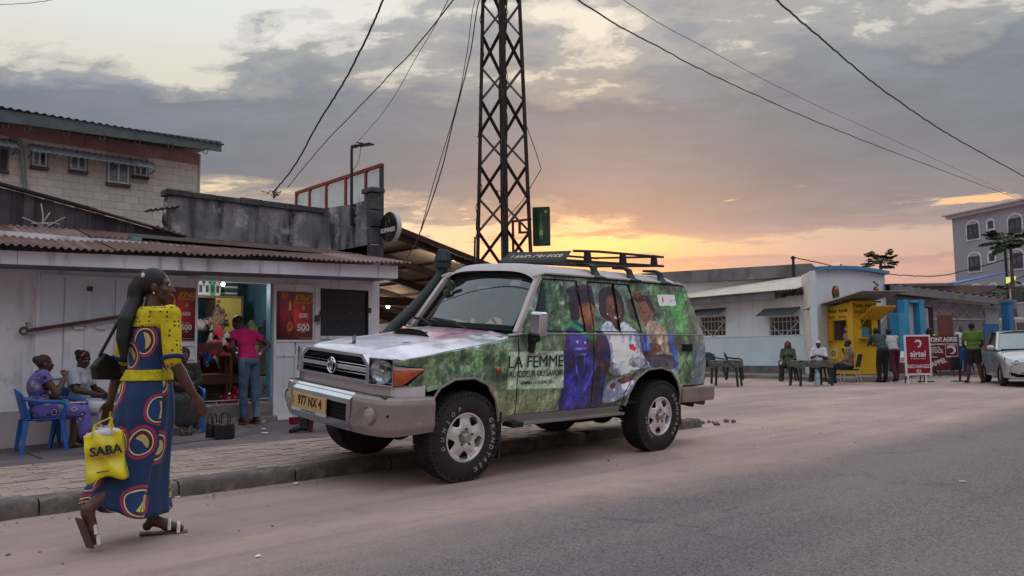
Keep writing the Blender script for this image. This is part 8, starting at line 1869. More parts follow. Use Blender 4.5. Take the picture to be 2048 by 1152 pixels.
def hand(mb, w, d, side, s=1.0, curl=.5, palm=None):
  """palm and five separate fingers leaving the wrist w along d"""
  d = Vector(d).normalized(); n = Vector(palm) if palm else Vector((side, 0, 0)); n = (n-d*n.dot(d)); n = n.normalized() if n.length > .01 else d.orthogonal().normalized(); a = d.cross(n)*side   # a: towards the thumb
  w = Vector(w); c = w+d*.045*s; R3 = Matrix((a, d, n)).transposed(); mb.ell(c, (.040*s, .052*s, .016*s), 10, 7, R3)
  for k, (off, ln) in enumerate(((.028, .070), (.010, .080), (-.009, .074), (-.027, .058))):
    b = w+d*.085*s+a*off*s; t1 = (d*cos(curl*.5)-n*sin(curl*.5)).normalized(); m = b+t1*ln*.5*s; t2 = (d*cos(curl*1.3)-n*sin(curl*1.3)).normalized(); mb.cap(b-d*.02*s, m, .0095*s, .0085*s, 6); mb.cap(m, m+t2*ln*.5*s, .0085*s, .007*s, 6)
  b = w+d*.03*s+a*.03*s; t = (d*.7+a*.6-n*.3).normalized(); mb.cap(b, b+t*.035*s, .012*s, .010*s, 6); mb.cap(b+t*.035*s, b+t*.035*s+(d*.9+a*.15-n*.3).normalized()*.03*s, .010*s, .008*s, 6)
def person(label, loc, rz, base=STAND, pose={}, skin=0, size=1.0, vox=.012, look=(0, 0), girth=1.0, hair='short', top=None, bottom=None, shoes=None, female=False, curl=.5, sleeve=.95, leg=1.0, lean=0.0, group=None, extra=None, fingers=True, hairmat=None, bust=0.0, palms=(None, None), tight=.012, face=True):
  J = dict(base); J.update(pose); J = {k: Vector(v) for k, v in J.items()}
  t = thing('person', label, 'person', loc, rz, group); t.scale = (size,)*3
  g = girth; b = MB()
  up_ = (J['neck']-J['pelvis']).normalized(); fw = Vector((0, 1, 0)); rtv = (J['sr']-J['sl']).normalized(); f_ = up_.cross(rtv)*1.0; f_ = f_ if f_.y > 0 else -f_
  TR3 = Matrix((rtv, f_, up_)).transposed()
  def torso(mb, e, lo=True, hi=True, short=False):
    if lo: mb.ell(J['pelvis']+up_*(.03 if short else 0), ((.165 if female else .15)*g+e, .115*g+e, (.07 if short else .115)+e), 16, 10, TR3)
    mb.ell(J['waist'], (.128*g+e, .098*g+e, .12+e), 16, 10, TR3)
    if hi:
      mb.ell(J['chest'], (.152*g+e, .108*g+e, .165+e), 16, 10, TR3); mb.cap(J['sl'], J['sr'], .056*g+e, .056*g+e); mb.ell((J['chest']+J['neck'])/2, (.13*g+e, .085*g+e, .10+e), 12, 8, TR3)
      if female:
        for s in (-1, 1): mb.ell(J['chest']+rtv*s*.068+f_*.075*g-up_*.0, (.062+bust+e*.5, .058+bust+e*.5, .066+bust+e*.5), 12, 8)
  torso(b, 0)
  H = J['head']; yaw, pit = look; HR = Matrix.Rotation(yaw, 3, 'Z') @ Matrix.Rotation(pit, 3, 'X')
  hv = lambda x, y, z: H+HR @ Vector((x, y, z))
  b.cap(J['neck']-up_*.03, H+HR @ Vector((0, -.015, -.05)), .052, .048)
  b.ell(hv(0, -.012, .022), (.074, .092, .092), 16, 12, HR); b.ell(hv(0, .022, -.035), (.058, .066, .070), 14, 10, HR); b.ell(hv(0, .052, -.082), (.030, .028, .024), 10, 8, HR)
  b.cap(hv(0, .080, .012), hv(0, .100, -.022), .008, .0135, 8); b.ell(hv(0, .093, -.026), (.019, .012, .009), 8, 6, HR)
  b.cap(hv(-.042, .066, .030), hv(.042, .066, .030), .014, .014, 8)
  for s in (-1, 1): b.ell(hv(s*.044, .052, -.018), (.022, .024, .024), 10, 8, HR); b.ell(hv(s*.076, -.008, -.004), (.010, .020, .032), 8, 6, HR)
  b.ell(hv(0, .084, -.052), (.024, .012, .008), 8, 6, HR); b.ell(hv(0, .082, -.062), (.021, .012, .008), 8, 6, HR)
  for s in ('r', 'l'):
    sg = 1 if s == 'r' else -1; S_, E_, W_ = J['s'+s], J['e'+s], J['w'+s]
    b.ell(S_, .060*g, 10, 7); b.cap(S_, E_, .050*g, .038*g); b.cap(E_, E_.lerp(W_, .35), .038*g, .040*g); b.cap(E_.lerp(W_, .35), W_, .040*g, .025)
    hd = J.get('f'+s); d = (W_-E_) if hd is None else (Vector(hd)-W_)
    if fingers: hand(b, W_, d, sg, 1.0, curl, palms[0] if s == 'r' else palms[1])
    else: hand(b, W_, d, sg, 1.15, curl)
    Hp, Kn, An, To = J['h'+s], J['k'+s], J['a'+s], J['t'+s]
    b.cap(Hp, Kn, .086*g, .055*g); b.cap(Kn, Kn.lerp(An, .3), .052*g, .056*g); b.cap(Kn.lerp(An, .3), An, .055*g, .034); b.cap(An, (An+To)/2, .036, .034); b.ell(An+(An-To).normalized()*.03+Vector((0, 0, -.045)), .030, 8, 6); b.cap((An+To)/2-Vector((0, 0, .008)), To, .036, .024)
  remesh(b, 'body', skin_m[skin], t, vox, 2)
  if face:
    for s in (-1, 1):
      e = MB(); e.ell(hv(s*.030, .0735, .012), (.013, .008, .0075), 10, 7, HR); eo = e.build('eye', eye_w, t, smooth=True); e = MB(); e.ell(hv(s*.030, .0795, .012), (.0055, .004, .006), 8, 6, HR); e.build('iris', eye_d, eo, smooth=True)
      MB().cap(hv(s*.016, .083, .034), hv(s*.045, .076, .036), .004, .003, 5).build('eyebrow', hair_m, t)
    MB().ell(hv(0, .0905, -.056), (.021, .008, .0095), 10, 6, HR).build('lips', lip_m, t, smooth=True)
  # hair
  hm = hairmat or hair_m; h = MB()
  if hair in ('short', 'long', 'pony', 'bun', 'curly'):
    h.ell(hv(0, -.022, .034), (.082, .096, .096) if hair != 'short' else (.0785, .093, .092), 18, 12, HR)
  if hair == 'bun': h.ell(hv(0, -.10, .06), .052, 12, 8)
  if hair == 'afro': h.ell(hv(0, -.03, .05), (.115, .115, .11), 16, 12, HR)
  if hair == 'long':
    for k in range(9): a = radians(-110+27.5*k); q = hv(sin(a)*.075, -.03-cos(a)*.06, .03); h.cap(q, q+Vector((sin(a)*.025, -.01, -.22)), .034, .028, 7)
  if hair == 'wrap': h.ell(hv(0, -.030, .042), (.088, .102, .092), 18, 12, HR); h.ell(hv(.0, -.11, -.01), (.05, .04, .05), 10, 8, HR)
  if hair == 'cap': h.ell(hv(0, -.012, .050), (.084, .098, .070), 18, 12, HR); h.ell(hv(0, .10, .052), (.062, .055, .010), 12, 6, HR)
  if hair == 'pony':
    h.ell(hv(0, -.085, .055), (.045, .035, .045), 10, 8, HR)
    pts = [hv(0, -.10, .06), hv(.0, -.125, .0), hv(.0, -.125, -.08), Vector((-.02, -.155, 1.34)), Vector((-.02, -.172, 1.22)), Vector((-.02, -.165, 1.11))]; rr_ = [.034, .044, .050, .048, .040, .018]
    for (p, r), (q, r2) in zip(zip(pts[:-1], rr_[:-1]), zip(pts[1:], rr_[1:])): h.cap(p, q, r, r2, 10); h.cap(p+Vector((.022, 0, 0)), q+Vector((.022, 0, 0)), r*.8, r2*.8, 8)
  if h.v:
    # keep the face free
    o = remesh(h, 'hair' if hair not in ('wrap', 'cap') else ('headwrap' if hair == 'wrap' else 'cap'), hm, t, max(.008, vox*.8), 1)
    if hair not in ('cap',):
      me = o.data; bm = bmesh.new(); bm.from_mesh(me); Hi = HR.inverted()
      kill = [v for v in bm.verts if (lambda q: q.y > .052 and q.z < .062)(Hi @ (v.co-H))]
      bmesh.ops.delete(bm, geom=kill, context='VERTS'); bm.to_mesh(me); bm.free()
  # clothes
  if top is not None:
    c = MB(); torso(c, tight+.004, lo=(bottom is None or top.get('long', True)), short=bottom is not None)
    if top is not None:
      for s in ('r', 'l'):
        S_, E_, W_ = J['s'+s], J['e'+s], J['w'+s]; c.ell(S_, .066*g+tight*.5, 10, 7)
        if sleeve <= 1: c.cap(S_, S_.lerp(E_, sleeve), .060*g+tight*.4, (.052+tight*.7)*g+.004)
        else: c.cap(S_, E_, .060*g+tight*.4, .050*g+tight*.4); c.cap(E_, E_.lerp(W_, sleeve-1), .050*g+tight*.4, .040+tight*.4)
    tmp = remesh(c, top.get('name', 'shirt'), top['mat'], t, max(vox, .010), 2)
    # neck and cuff openings
    me = tmp.data; bm = bmesh.new(); bm.from_mesh(me); nk = J['neck']
    kill = [v for v in bm.verts if ((v.co-(nk+up_*.035)).length < .052)]
    if sleeve <= 1:
      for s in ('r', 'l'):
        S_, E_ = J['s'+s], J['e'+s]; d = (E_-S_).normalized(); L_ = (E_-S_).length
        kill += [v for v in bm.verts if (v.co-S_).dot(d) > L_*sleeve+.004 and (v.co-S_-d*(v.co-S_).dot(d)).length < .085 and (v.co-(S_+d*L_*sleeve)).length < .13]
    kill = list(set(kill)); bmesh.ops.delete(bm, geom=kill, context='VERTS'); bm.to_mesh(me); bm.free()
  if bottom is not None:
    c = MB(); c.ell(J['pelvis']-up_*.03, ((.160 if female else .146)*g+tight, .112*g+tight, .09), 16, 10, TR3)
    for s in ('r', 'l'):
      Hp, Kn, An = J['h'+s], J['k'+s], J['a'+s]; ex = tight+bottom.get('loose', 0)
      if leg >= 1: c.cap(Hp, Kn, .088*g+ex, .060*g+ex); c.cap(Kn, Kn.lerp(An, min(1, leg)), .060*g+ex, .044+ex)
      else: c.cap(Hp, Hp.lerp(Kn, leg), .088*g+ex, .078*g+ex)
    tmp = remesh(c, bottom.get('name', 'trousers'), bottom['mat'], t, max(vox, .010), 2)
    me = tmp.data; bm = bmesh.new(); bm.from_mesh(me); kill = []
    for s in ('r', 'l'):
      if leg >= 1: A_, B_ = J['k'+s], J['a'+s]; Lc = (B_-A_).length*.98
      else: A_, B_ = J['h'+s], J['k'+s]; Lc = (B_-A_).length*leg
      d = (B_-A_).normalized(); kill += [v for v in bm.verts if (v.co-A_).dot(d) > Lc and (v.co-(A_+d*Lc)).length < .14]
    bmesh.ops.delete(bm, geom=list(set(kill)), context='VERTS'); bm.to_mesh(me); bm.free()
  if shoes is not None:
    for s in ('r', 'l'):
      An, To = J['a'+s], J['t'+s]; c = MB()
      if shoes.get('sandal'):
        d = (To-An); d.normalize() if False else None
        fl_ = Vector((d.x, d.y, 0)).normalized(); sd = Vector((fl_.y, -fl_.x, 0))
        a_ = An+Vector((0, 0, -.078))-fl_*.07; bq = To+Vector((0, 0, -.026))+fl_*.045
        if shoes.get('follow') and s == shoes['follow']: 
          dd = (To-An).normalized(); a_ = An+dd*.01+Vector((-.0, -.048, -.03)); bq = To+dd*.02+Vector((0, -.03, -.015))
        c.obox(a_, bq, .078, .013); c.build('sandal', shoes['mat'], t, bev=.006)
        mid = To.lerp(An, .25); st2 = MB(); 
        for q in (.05, .38):
          m_ = To.lerp(An, q)+Vector((0, 0, -.004)); st2.tube([m_+sd*.046+Vector((0, 0, -.02)), m_+sd*.032+Vector((0, 0, .024)), m_+Vector((0, 0, .036)), m_-sd*.032+Vector((0, 0, .024)), m_-sd*.046+Vector((0, 0, -.02))], .011, 6)
        st2.build('sandal_strap', shoes['strap'], t)
      else:
        c.cap(An+Vector((0, 0, -.015)), (An+To)/2+Vector((0, 0, .006)), .044, .044); c.ell(An+(An-To).normalized()*.03+Vector((0, 0, -.04)), .042, 10, 7); c.cap((An+To)/2, To+(To-An).normalized()*.01+Vector((0, 0, .004)), .046, .034); remesh(c, 'shoe', shoes['mat'], t, max(.009, vox*.8), 1)
  return t, J, hv
def skirt(name, t, mat, rings, hem=None, folds=.02, n=64, m=26, uv=True, top_in=True):
  """lofted cloth: rings (z, cx, cy, rx, ry), folds growing towards the hem"""
  mb = MB()
  def f(u, v):
    k = v*(len(rings)-1); j = min(len(rings)-2, int(k)); q = k-j; q = q*q*(3-2*q)*.4+q*.6
    z, cx, cy, rx, ry = [rings[j][i]*(1-q)+rings[j+1][i]*q for i in range(5)]; a = u*2*pi
    fo = 1+folds*v*v*(sin(a*7+v*3)+.6*sin(a*11+1.7-v*4)+.5*sin(a*4+2))+.010*sin(a*5+v*16)*(1-v)
    p = Vector((cx+cos(a)*rx*fo, cy+sin(a)*ry*fo, z))
    if hem: p.z += hem(a, v)
    return p
  mb.grid(f, n, m)
  o = mb.build(name, mat, t, smooth=True, fix=False)
  me = o.data; ul = me.uv_layers.new(name='uv'); R_ = sum(r[3]+r[4] for r in rings)/len(rings)/2
  for poly in me.polygons:
    fi = poly.index; i = fi % n; j = fi//n
    for li, (du, dv) in zip(poly.loop_indices, ((0, 0), (1, 0), (1, 1), (0, 1))):
      u = (i+du)/n; v = (j+dv)/m; k = v*(len(rings)-1); jj = min(len(rings)-2, int(k)); z = rings[jj][0]*(1-(k-jj))+rings[jj+1][0]*(k-jj)
      ul.data[li].uv = (u*2*pi*R_*1.05, z)
  md = o.modifiers.new('s', 'SOLIDIFY'); md.thickness = .004
  return o
def wax_print(name, ground, rings_, scale, obj=False, seed=0.0, squash=.85, rnd=.55, half=False):
  """big shell medallions on a plain ground: distance and angle about scattered centres"""
  m = bpy.data.materials.new(name); m.use_nodes = True; nt = m.node_tree; N = nt.nodes; L = nt.links; b = N['Principled BSDF']; b.inputs['Roughness'].default_value = .85; b.inputs['Sheen Weight'].default_value = .1
  if obj: src = N.new('ShaderNodeTexCoord').outputs['Object']
  else: uvn = N.new('ShaderNodeUVMap'); uvn.uv_map = 'uv'; src = uvn.outputs[0]
  mp = N.new('ShaderNodeMapping'); mp.inputs[3].default_value = (scale, scale*squash, scale); mp.inputs[1].default_value = (seed, seed*.7, 0); L.new(src, mp.inputs[0])
  vo = N.new('ShaderNodeTexVoronoi'); vo.voronoi_dimensions = '3D' if obj else '2D'; vo.inputs['Scale'].default_value = 1; vo.inputs['Randomness'].default_value = rnd; L.new(mp.outputs[0], vo.inputs['Vector'])
  sb = N.new('ShaderNodeVectorMath'); sb.operation = 'SUBTRACT'; L.new(mp.outputs[0], sb.inputs[0]); L.new(vo.outputs['Position'], sb.inputs[1])
  sp = N.new('ShaderNodeSeparateXYZ'); L.new(sb.outputs[0], sp.inputs[0])
  def mt(op, a, c=None):
    k = N.new('ShaderNodeMath'); k.operation = op
    for i, v in ((0, a), (1, c)):
      if v is None: continue
      if isinstance(v, (int, float)): k.inputs[i].default_value = v
      else: L.new(v, k.inputs[i])
    return k.outputs[0]
  ang = mt('ARCTAN2', sp.outputs[2 if obj else 1], sp.outputs[0]); fan = mt('ABSOLUTE', mt('SINE', mt('MULTIPLY', ang, 9)))
  cr = N.new('ShaderNodeValToRGB'); cr.color_ramp.interpolation = 'CONSTANT'
  for i, (p, c) in enumerate(rings_):
    e = cr.color_ramp.elements[i] if i < 2 else cr.color_ramp.elements.new(p); e.position = p; e.color = (*lin(c), 1)
  wob = mt('ADD', vo.outputs['Distance'], mt('MULTIPLY', mt('SUBTRACT', mt('SINE', mt('ADD', ang, .8)), 0), .05))
  L.new(wob, cr.inputs[0])
  # fan stripes inside the shell
  if half:
    wn = N.new('ShaderNodeTexWhiteNoise'); wn.noise_dimensions = '3D'; L.new(vo.outputs['Position'], wn.inputs['Vector'])
    rot = mt('MULTIPLY', wn.outputs['Value'], 2.2); lowh = mt('LESS_THAN', mt('SINE', mt('ADD', ang, rot)), -.25)
  ins = mt('LESS_THAN', wob, rings_[1][0]); st = mt('MULTIPLY', ins, mt('LESS_THAN', fan, .35))
  mx = N.new('ShaderNodeMix'); mx.data_type = 'RGBA'; L.new(st, mx.inputs[0]); L.new(cr.outputs[0], mx.inputs[6]); mx.inputs[7].default_value = (*lin((60, 44, 44)), 1)
  if half:
    inn = mt('MULTIPLY', lowh, mt('LESS_THAN', wob, rings_[2][0])); mh = N.new('ShaderNodeMix'); mh.data_type = 'RGBA'; L.new(inn, mh.inputs[0]); L.new(mx.outputs[2], mh.inputs[6]); mh.inputs[7].default_value = (*lin((24, 56, 104)), 1); mx = mh
  gr = mt('GREATER_THAN', wob, rings_[-1][0]); nz_ = N.new('ShaderNodeTexNoise'); nz_.inputs['Scale'].default_value = 60; L.new(src, nz_.inputs[0])
  m2 = N.new('ShaderNodeMix'); m2.data_type = 'RGBA'; m2.blend_type = 'MULTIPLY'; m2.inputs[0].default_value = .5; L.new(mx.outputs[2], m2.inputs[6]); L.new(nz_.outputs[1], m2.inputs[7]); 
  L.new(mx.outputs[2], b.inputs['Base Color']); 
  bp = N.new('ShaderNodeBump'); bp.inputs['Strength'].default_value = .35; bp.inputs['Distance'].default_value = .03; nb2 = N.new('ShaderNodeTexNoise'); nb2.inputs['Scale'].default_value = 7; L.new(src, nb2.inputs[0]); L.new(nb2.outputs[0], bp.inputs['Height']); L.new(bp.outputs[0], b.inputs['Normal'])
  return m
# ---- the woman walking past
WSZ = .985
wpos = G(292, 1076)
wl_rz = radians(14)-pi/2
dress_m = wax_print('blue_shell_print', (0,0,0), [(0, (206, 190, 124)), (.17, (84, 30, 42)), (.245, (214, 200, 134)), (.27, (22, 54, 104)), (.30, (170, 34, 72)), (.345, (17, 46, 86))], 4.1, seed=.35, rnd=.75, half=True)
lace = M('yellow_eyelet_lace', (206, 188, 26), .85, (176, 160, 24), ns=20, spots=((40, 44, 40), 34, .30, .22), bump=.3, bs=80); lace_b = M('yellow_lace_band', (206, 190, 30), .85, (180, 164, 26), ns=30, bump=.6, bs=90)
for n_ in lace.node_tree.nodes:
  if n_.type == 'TEX_VORONOI': n_.inputs['Randomness'].default_value = .12
navy = M('navy_cotton', (22, 44, 92), .85, contrast=.3)
WP = dict(pelvis=(0, -.02, .93), waist=(0, -.01, 1.06), chest=(0, .0, 1.25), neck=(0, .0, 1.40), head=(0, .03, 1.545), sr=(.165, .02, 1.365), sl=(-.165, -.02, 1.365), er=(.235, .0, 1.09), el=(-.23, -.05, 1.09), wr=(.26, .13, .87), wl=(-.26, -.10, .84), fr=(.27, .22, .73),
      hr=(.085, -.03, .91), hl=(-.085, .01, .91), kr=(.07, -.03, .50), kl=(-.07, .08, .49), ar=(.05, -.395, .245), al=(-.05, .07, .09), tr=(.05, -.345, .06), tl=(.045, .20, .028))
wt, WJ, whv = person('woman in blue shell print dress with yellow lace sleeves walking past on the road', (wpos.x, wpos.y, 0), wl_rz, STAND, WP, skin=0, size=WSZ, vox=.0075, look=(radians(-38), radians(2)), hair='pony', female=True, bust=.0, shoes=dict(sandal=True, mat=M('dark_sole', (84, 62, 56), .6), strap=M('white_strap', (212, 206, 206), .5), follow='r'), curl=.3, girth=.97)
# body weight shifts over the planted foot
skirt('dress', wt, dress_m, [(1.335, 0, .005, .160, .10), (1.28, 0, .01, .172, .135), (1.20, 0, .012, .160, .142), (1.12, 0, .0, .142, .118), (1.04, 0, -.008, .136, .112), (.97, 0, -.02, .155, .132), (.88, 0, -.03, .176, .152), (.74, 0, -.035, .178, .165), (.55, 0, -.045, .152, .165), (.40, 0, -.08, .150, .198), (.28, 0, -.11, .155, .232), (.155, 0, -.12, .162, .250)], hem=lambda a, v: max(0, -sin(a))**1.5*.12*max(0, v-.75)/.25, folds=.075, n=96, m=44)
for s in ('r', 'l'):
  c = MB(); S_, E_ = WJ['s'+s], WJ['e'+s]; c.ell(S_, .068, 12, 8); c.cap(S_, S_.lerp(E_, .97), .064, .056)
  o = remesh(c, 'sleeve', lace, wt, .009, 1); 
  q = S_.lerp(E_, .96); dd = (E_-S_).normalized(); ob = MB(); aa = dd.orthogonal().normalized(); cc = dd.cross(aa)
  ob.tube([q+(aa*cos(t)+cc*sin(t))*.056 for t in np.linspace(0, 2*pi, 17)], .014, 6); ob.build('cuff', navy, wt, smooth=True)
skirt('yoke', wt, lace, [(1.418, 0, .0, .135, .075), (1.39, 0, .0, .20, .10), (1.34, 0, .003, .186, .114), (1.295, 0, .008, .176, .138)], folds=0, n=48, m=6)
skirt('belt', wt, lace_b, [(1.03, 0, -.008, .147, .122), (1.0, 0, -.012, .154, .130), (.965, 0, -.02, .166, .142)], folds=0, n=48, m=6)
MB().tube([WJ['neck']+Vector((cos(t)*.06, sin(t)*.055, -.01+.012*sin(t))) for t in np.linspace(0, 2*pi, 20)], .003, 4).build('necklace', M('dull_gold', (0,0,0)), wt)
MB().ell(whv(.060, -.070, .075), (.012, .012, .016)).build('hair_clip', M('white_clip', (220, 216, 214), .3), wt, smooth=True)
MB().ell(whv(.084, -.008, -.040), (.004, .006, .008)).build('earring', chrome, wt)
# shoulder bag and tote
wm = Matrix.Translation(wt.location) @ Euler(wt.rotation_euler).to_matrix().to_4x4()
hbg = thing('shoulder_bag', 'small black leather bag hanging from the shoulder of the walking woman', 'bag', tuple(wt.location), 0); hbg.rotation_euler = wt.rotation_euler
bgm = M('soft_black_leather', (18, 18, 20), .6, contrast=.3, bump=.4, bs=12)
c = MB(); c.prism([(-.20, .96), (.0, .95), (.02, 1.02), (-.01, 1.11), (-.08, 1.09), (-.15, 1.12), (-.215, 1.04)], lambda a, b, d: (d, a-.02, b), -.262, -.20); remesh(c, 'bag', bgm, hbg, .010, 3)
MB().tube([(-.235, -.19, 1.10), (-.20, -.13, 1.25), (-.15, -.06, 1.43), (-.14, .0, 1.44), (-.17, .06, 1.36), (-.23, -.0, 1.2), (-.235, -.03, 1.10)], .010, 6).build('strap', bgm, hbg, smooth=True)
tote = thing('tote_bag', 'bright yellow shopping tote with dark capital lettering held by the walking woman', 'bag'); tpz = DD(216, 956, 4.50); tote.location = tpz; tote.scale = (.86,)*3; tote.rotation_euler = (radians(0), radians(-7), wl_rz+radians(48))
ylm = M('yellow_laminate', (222, 204, 24), .35, (200, 182, 20), ns=6, bump=.5, bs=7, coat=.2)
def toteface(u, v, s): x = (u-.5)*(.235+.0*v); z = v*.30; return (x*(1-.10*sin(v*pi)*.6), s*(.055-.028*v+.012*sin(u*9+v*5)+.010*sin(v*11)), z-.018*(1-v)*cos(u*2*pi))
tm = MB(); tm.grid(lambda u, v: toteface(u, v, -1), 20, 20); tm.grid(lambda u, v: toteface(u, v, 1), 20, 20)
for s in (0, 1): tm.grid(lambda u, v, s=s: tuple(Vector(toteface(s, v, -1)).lerp(Vector(toteface(s, v, 1)), u)), 4, 20)
tm.grid(lambda u, v: tuple(Vector(toteface(u, 0, -1)).lerp(Vector(toteface(u, 0, 1)), v)), 20, 3)
tm.build('bag', ylm, tote, smooth=True, fix=False, solid=.003)
MB().ell((0.01, 0, .30), (.10, .028, .03), 16, 8).build('contents', M('white_contents', (214, 214, 220), .5, contrast=.3, ns=20), tote, smooth=True)
text('SABA', .082, M('navy_ink', (36, 36, 60), .5), tote, (.018, -.062, .185), (pi/2, radians(0), 0), weight=.03, ext=.002)
text('super marche', .026, M('red_print', (190, 60, 90), .5), tote, (.02, -.061, .145), (pi/2, 0, 0), ext=.001)
MB().b(-.05, .09, -.0615, -.0605, .05, .056).build('print_line', M('navy_ink', (0,0,0)), tote)
Mt = (Matrix.Translation(tote.location) @ Euler(tote.rotation_euler).to_matrix().to_4x4() @ Matrix.Scale(.86, 4)).inverted()
hw_ = Mt @ (wm @ (WJ['wl']*WSZ+Vector((0, 0, -.07))))
for s in (-1, 1): MB().tube([(-.07, s*.03, .28), (-.04, s*.03, .36), tuple(hw_*.9+Vector((0, s*.006, .0))), tuple(hw_), (hw_.x+.02, hw_.y, hw_.z-.02), (.05, s*.03, .36), (.07, s*.03, .28)], .006, 5).build('handle', ylm, tote, smooth=True)
# ---- three women sitting by the shutter
def seatpos(px, py, z=.122): p = G(px, py, z); return p
def at_px(o_dist_px, py, z): return G(o_dist_px, py, z)
purple = wax_print('purple_swirl_print', (0,0,0), [(0, (186, 178, 200)), (.14, (54, 40, 84)), (.22, (180, 170, 198)), (.28, (56, 42, 100)), (.36, (150, 140, 186)), (.42, (44, 34, 72)), (.5, (96, 84, 160))], 8.5, obj=True, squash=1.0, rnd=.9)
pp = G(82, 904, .03)
vd = lambda p: atan2(p.y, p.x)            # bearing of the line of sight
rzp = vd(pp)-pi/2-radians(82)             # sits in profile, facing right
w1, J1, hv1 = person('seated woman in purple swirl print dress raising a hand to her mouth', (pp.x, pp.y, .03), rzp, SIT, dict(pelvis=(0, -.02, .53), waist=(0, -.05, .68), chest=(0, -.06, .87), neck=(0, -.04, 1.03), head=(0, .01, 1.165), er=(.22, .13, .76), wr=(.14, .235, 1.0), fr=(.06, .20, 1.10), el=(-.22, .06, .74), wl=(-.10, .30, .66), kr=(.12, .43, .52), kl=(-.12, .43, .52), ar=(.12, .36, .09), al=(-.12, .40, .09), tr=(.14, .52, .025), tl=(-.14, .55, .025)), skin=0, vox=.009, girth=1.14, size=.85, female=True, hair='bun', hairmat=M('auburn_hair', (54, 30, 32), .6, bump=.5, bs=80), top=dict(mat=purple, name='dress_top'), sleeve=.30, shoes=dict(sandal=True, mat=dark_m, strap=dark_m), look=(0, 0), curl=1.2)
c = MB(); 
for s in (-1, 1): c.cap((s*.09, 0, .53), (s*.13, .44, .52), .125, .105); c.cap((s*.13, .44, .52), (s*.14, .50, .22), .10, .10)
c.cap((0, .0, .55), (0, .44, .53), .13, .10); c.cap((0, .44, .52), (0, .50, .22), .11, .13); remesh(c, 'skirt', purple, w1, .012, 3)
for k in range(2): MB().tube([J1['s'+'rl'[k]]+Vector((0, .03*cos(t)*2, .05*sin(t)*1.3)) for t in np.linspace(0, 2*pi, 12)], .022, 6).build('sleeve_frill', M('lilac_frill', (120, 112, 172), .8), w1, smooth=True)
MB().ell((-.02, .26, .64), (.07, .06, .045)).build('folded_cloth', M('turquoise_cloth', (50, 140, 160), .8), w1, smooth=True)
MB().b(-.13, .13, .30, .50, .635, .642).build('paper', M('litter_paper', (1,1,1)), w1)
pc = G(90, 905, .122); Rz = lambda a: Matrix.Rotation(a, 3, 'Z')
chp = Vector((pp.x, pp.y, .03))+Rz(rzp) @ Vector((0, .0, 0)); chair_mono('plastic_chair', 'blue plastic armchair under the woman in purple print', ch_b, tuple(chp), rzp+pi, 'blue plastic chairs of the women', .42, .82).scale = (.88,)*3
# second woman in pale grey
pp = G(163, 893, .04); rz2 = vd(pp)-pi/2-radians(118)
grey_f = wax_print('pale_grey_print', (0,0,0), [(0, (110, 60, 74)), (.08, (182, 178, 186)), (.16, (150, 144, 154)), (.19, (186, 182, 190)), (.5, (178, 174, 182)), (.6, (188, 184, 192))], 9, obj=True, rnd=1.0)
palegrey = M('pale_grey_blouse', (172, 172, 182), .85, (156, 156, 168), ns=5, bump=.4, bs=14)
w2, J2, hv2 = person('seated woman in pale grey blouse with a red hair band looking down', (pp.x, pp.y+.1, .04), rz2, SIT, dict(wr=(.06, .30, .70), wl=(-.08, .32, .70), er=(.25, .06, .78), el=(-.24, .06, .78)), skin=2, vox=.009, girth=1.18, size=.86, female=True, hair='bun', top=dict(mat=palegrey, name='blouse'), sleeve=.75, shoes=dict(sandal=True, mat=dark_m, strap=dark_m), look=(0, radians(-22)), curl=1.0)
c = MB()
for s in (-1, 1): c.cap((s*.09, 0, .53), (s*.14, .42, .52), .12, .10); c.cap((s*.14, .42, .52), (s*.15, .46, .14), .10, .11)
c.cap((0, 0, .54), (0, .42, .52), .12, .09); c.cap((0, .42, .5), (0, .46, .16), .10, .13); remesh(c, 'skirt', grey_f, w2, .012, 3)
MB().tube([hv2(cos(t)*.088, -.0+.0, .03+sin(t)*.088) for t in np.linspace(.2, pi-.2, 12)], .012, 6).build('hair_band', M('red_band', (176, 32, 40), .5), w2, smooth=True)
MB().b(-.06, .05, .33, .43, .70, .712).build('phone', dark_m, w2)
chair_mono('plastic_chair', 'blue plastic armchair under the woman in pale grey', ch_b, (pp.x, pp.y+.1, .04), rz2+pi, 'blue plastic chairs of the women', .42, .82).scale = (.88,)*3
# jerrican
jc = thing('jerrican', 'white plastic jerrican on the pavement behind the yellow tote', 'container'); p = G(190, 910, .04); jc.location = p; jc.rotation_euler = (0, 0, -.6)
MB().b(-.09, .09, -.07, .07, 0, .24).build('can', M('white_plastic_can', (206, 206, 214), .4), jc, bev=.03, seg=3); MB().cyl((-.05, 0, .24), (-.05, 0, .28), .022).build('cap', M('red_plastic', (1,1,1)), jc); MB().tube([(-.02, 0, .235), (0, 0, .285), (.06, 0, .285), (.075, 0, .235)], .012, 6).build('handle', M('white_plastic_can', (0,0,0)), jc, smooth=True)
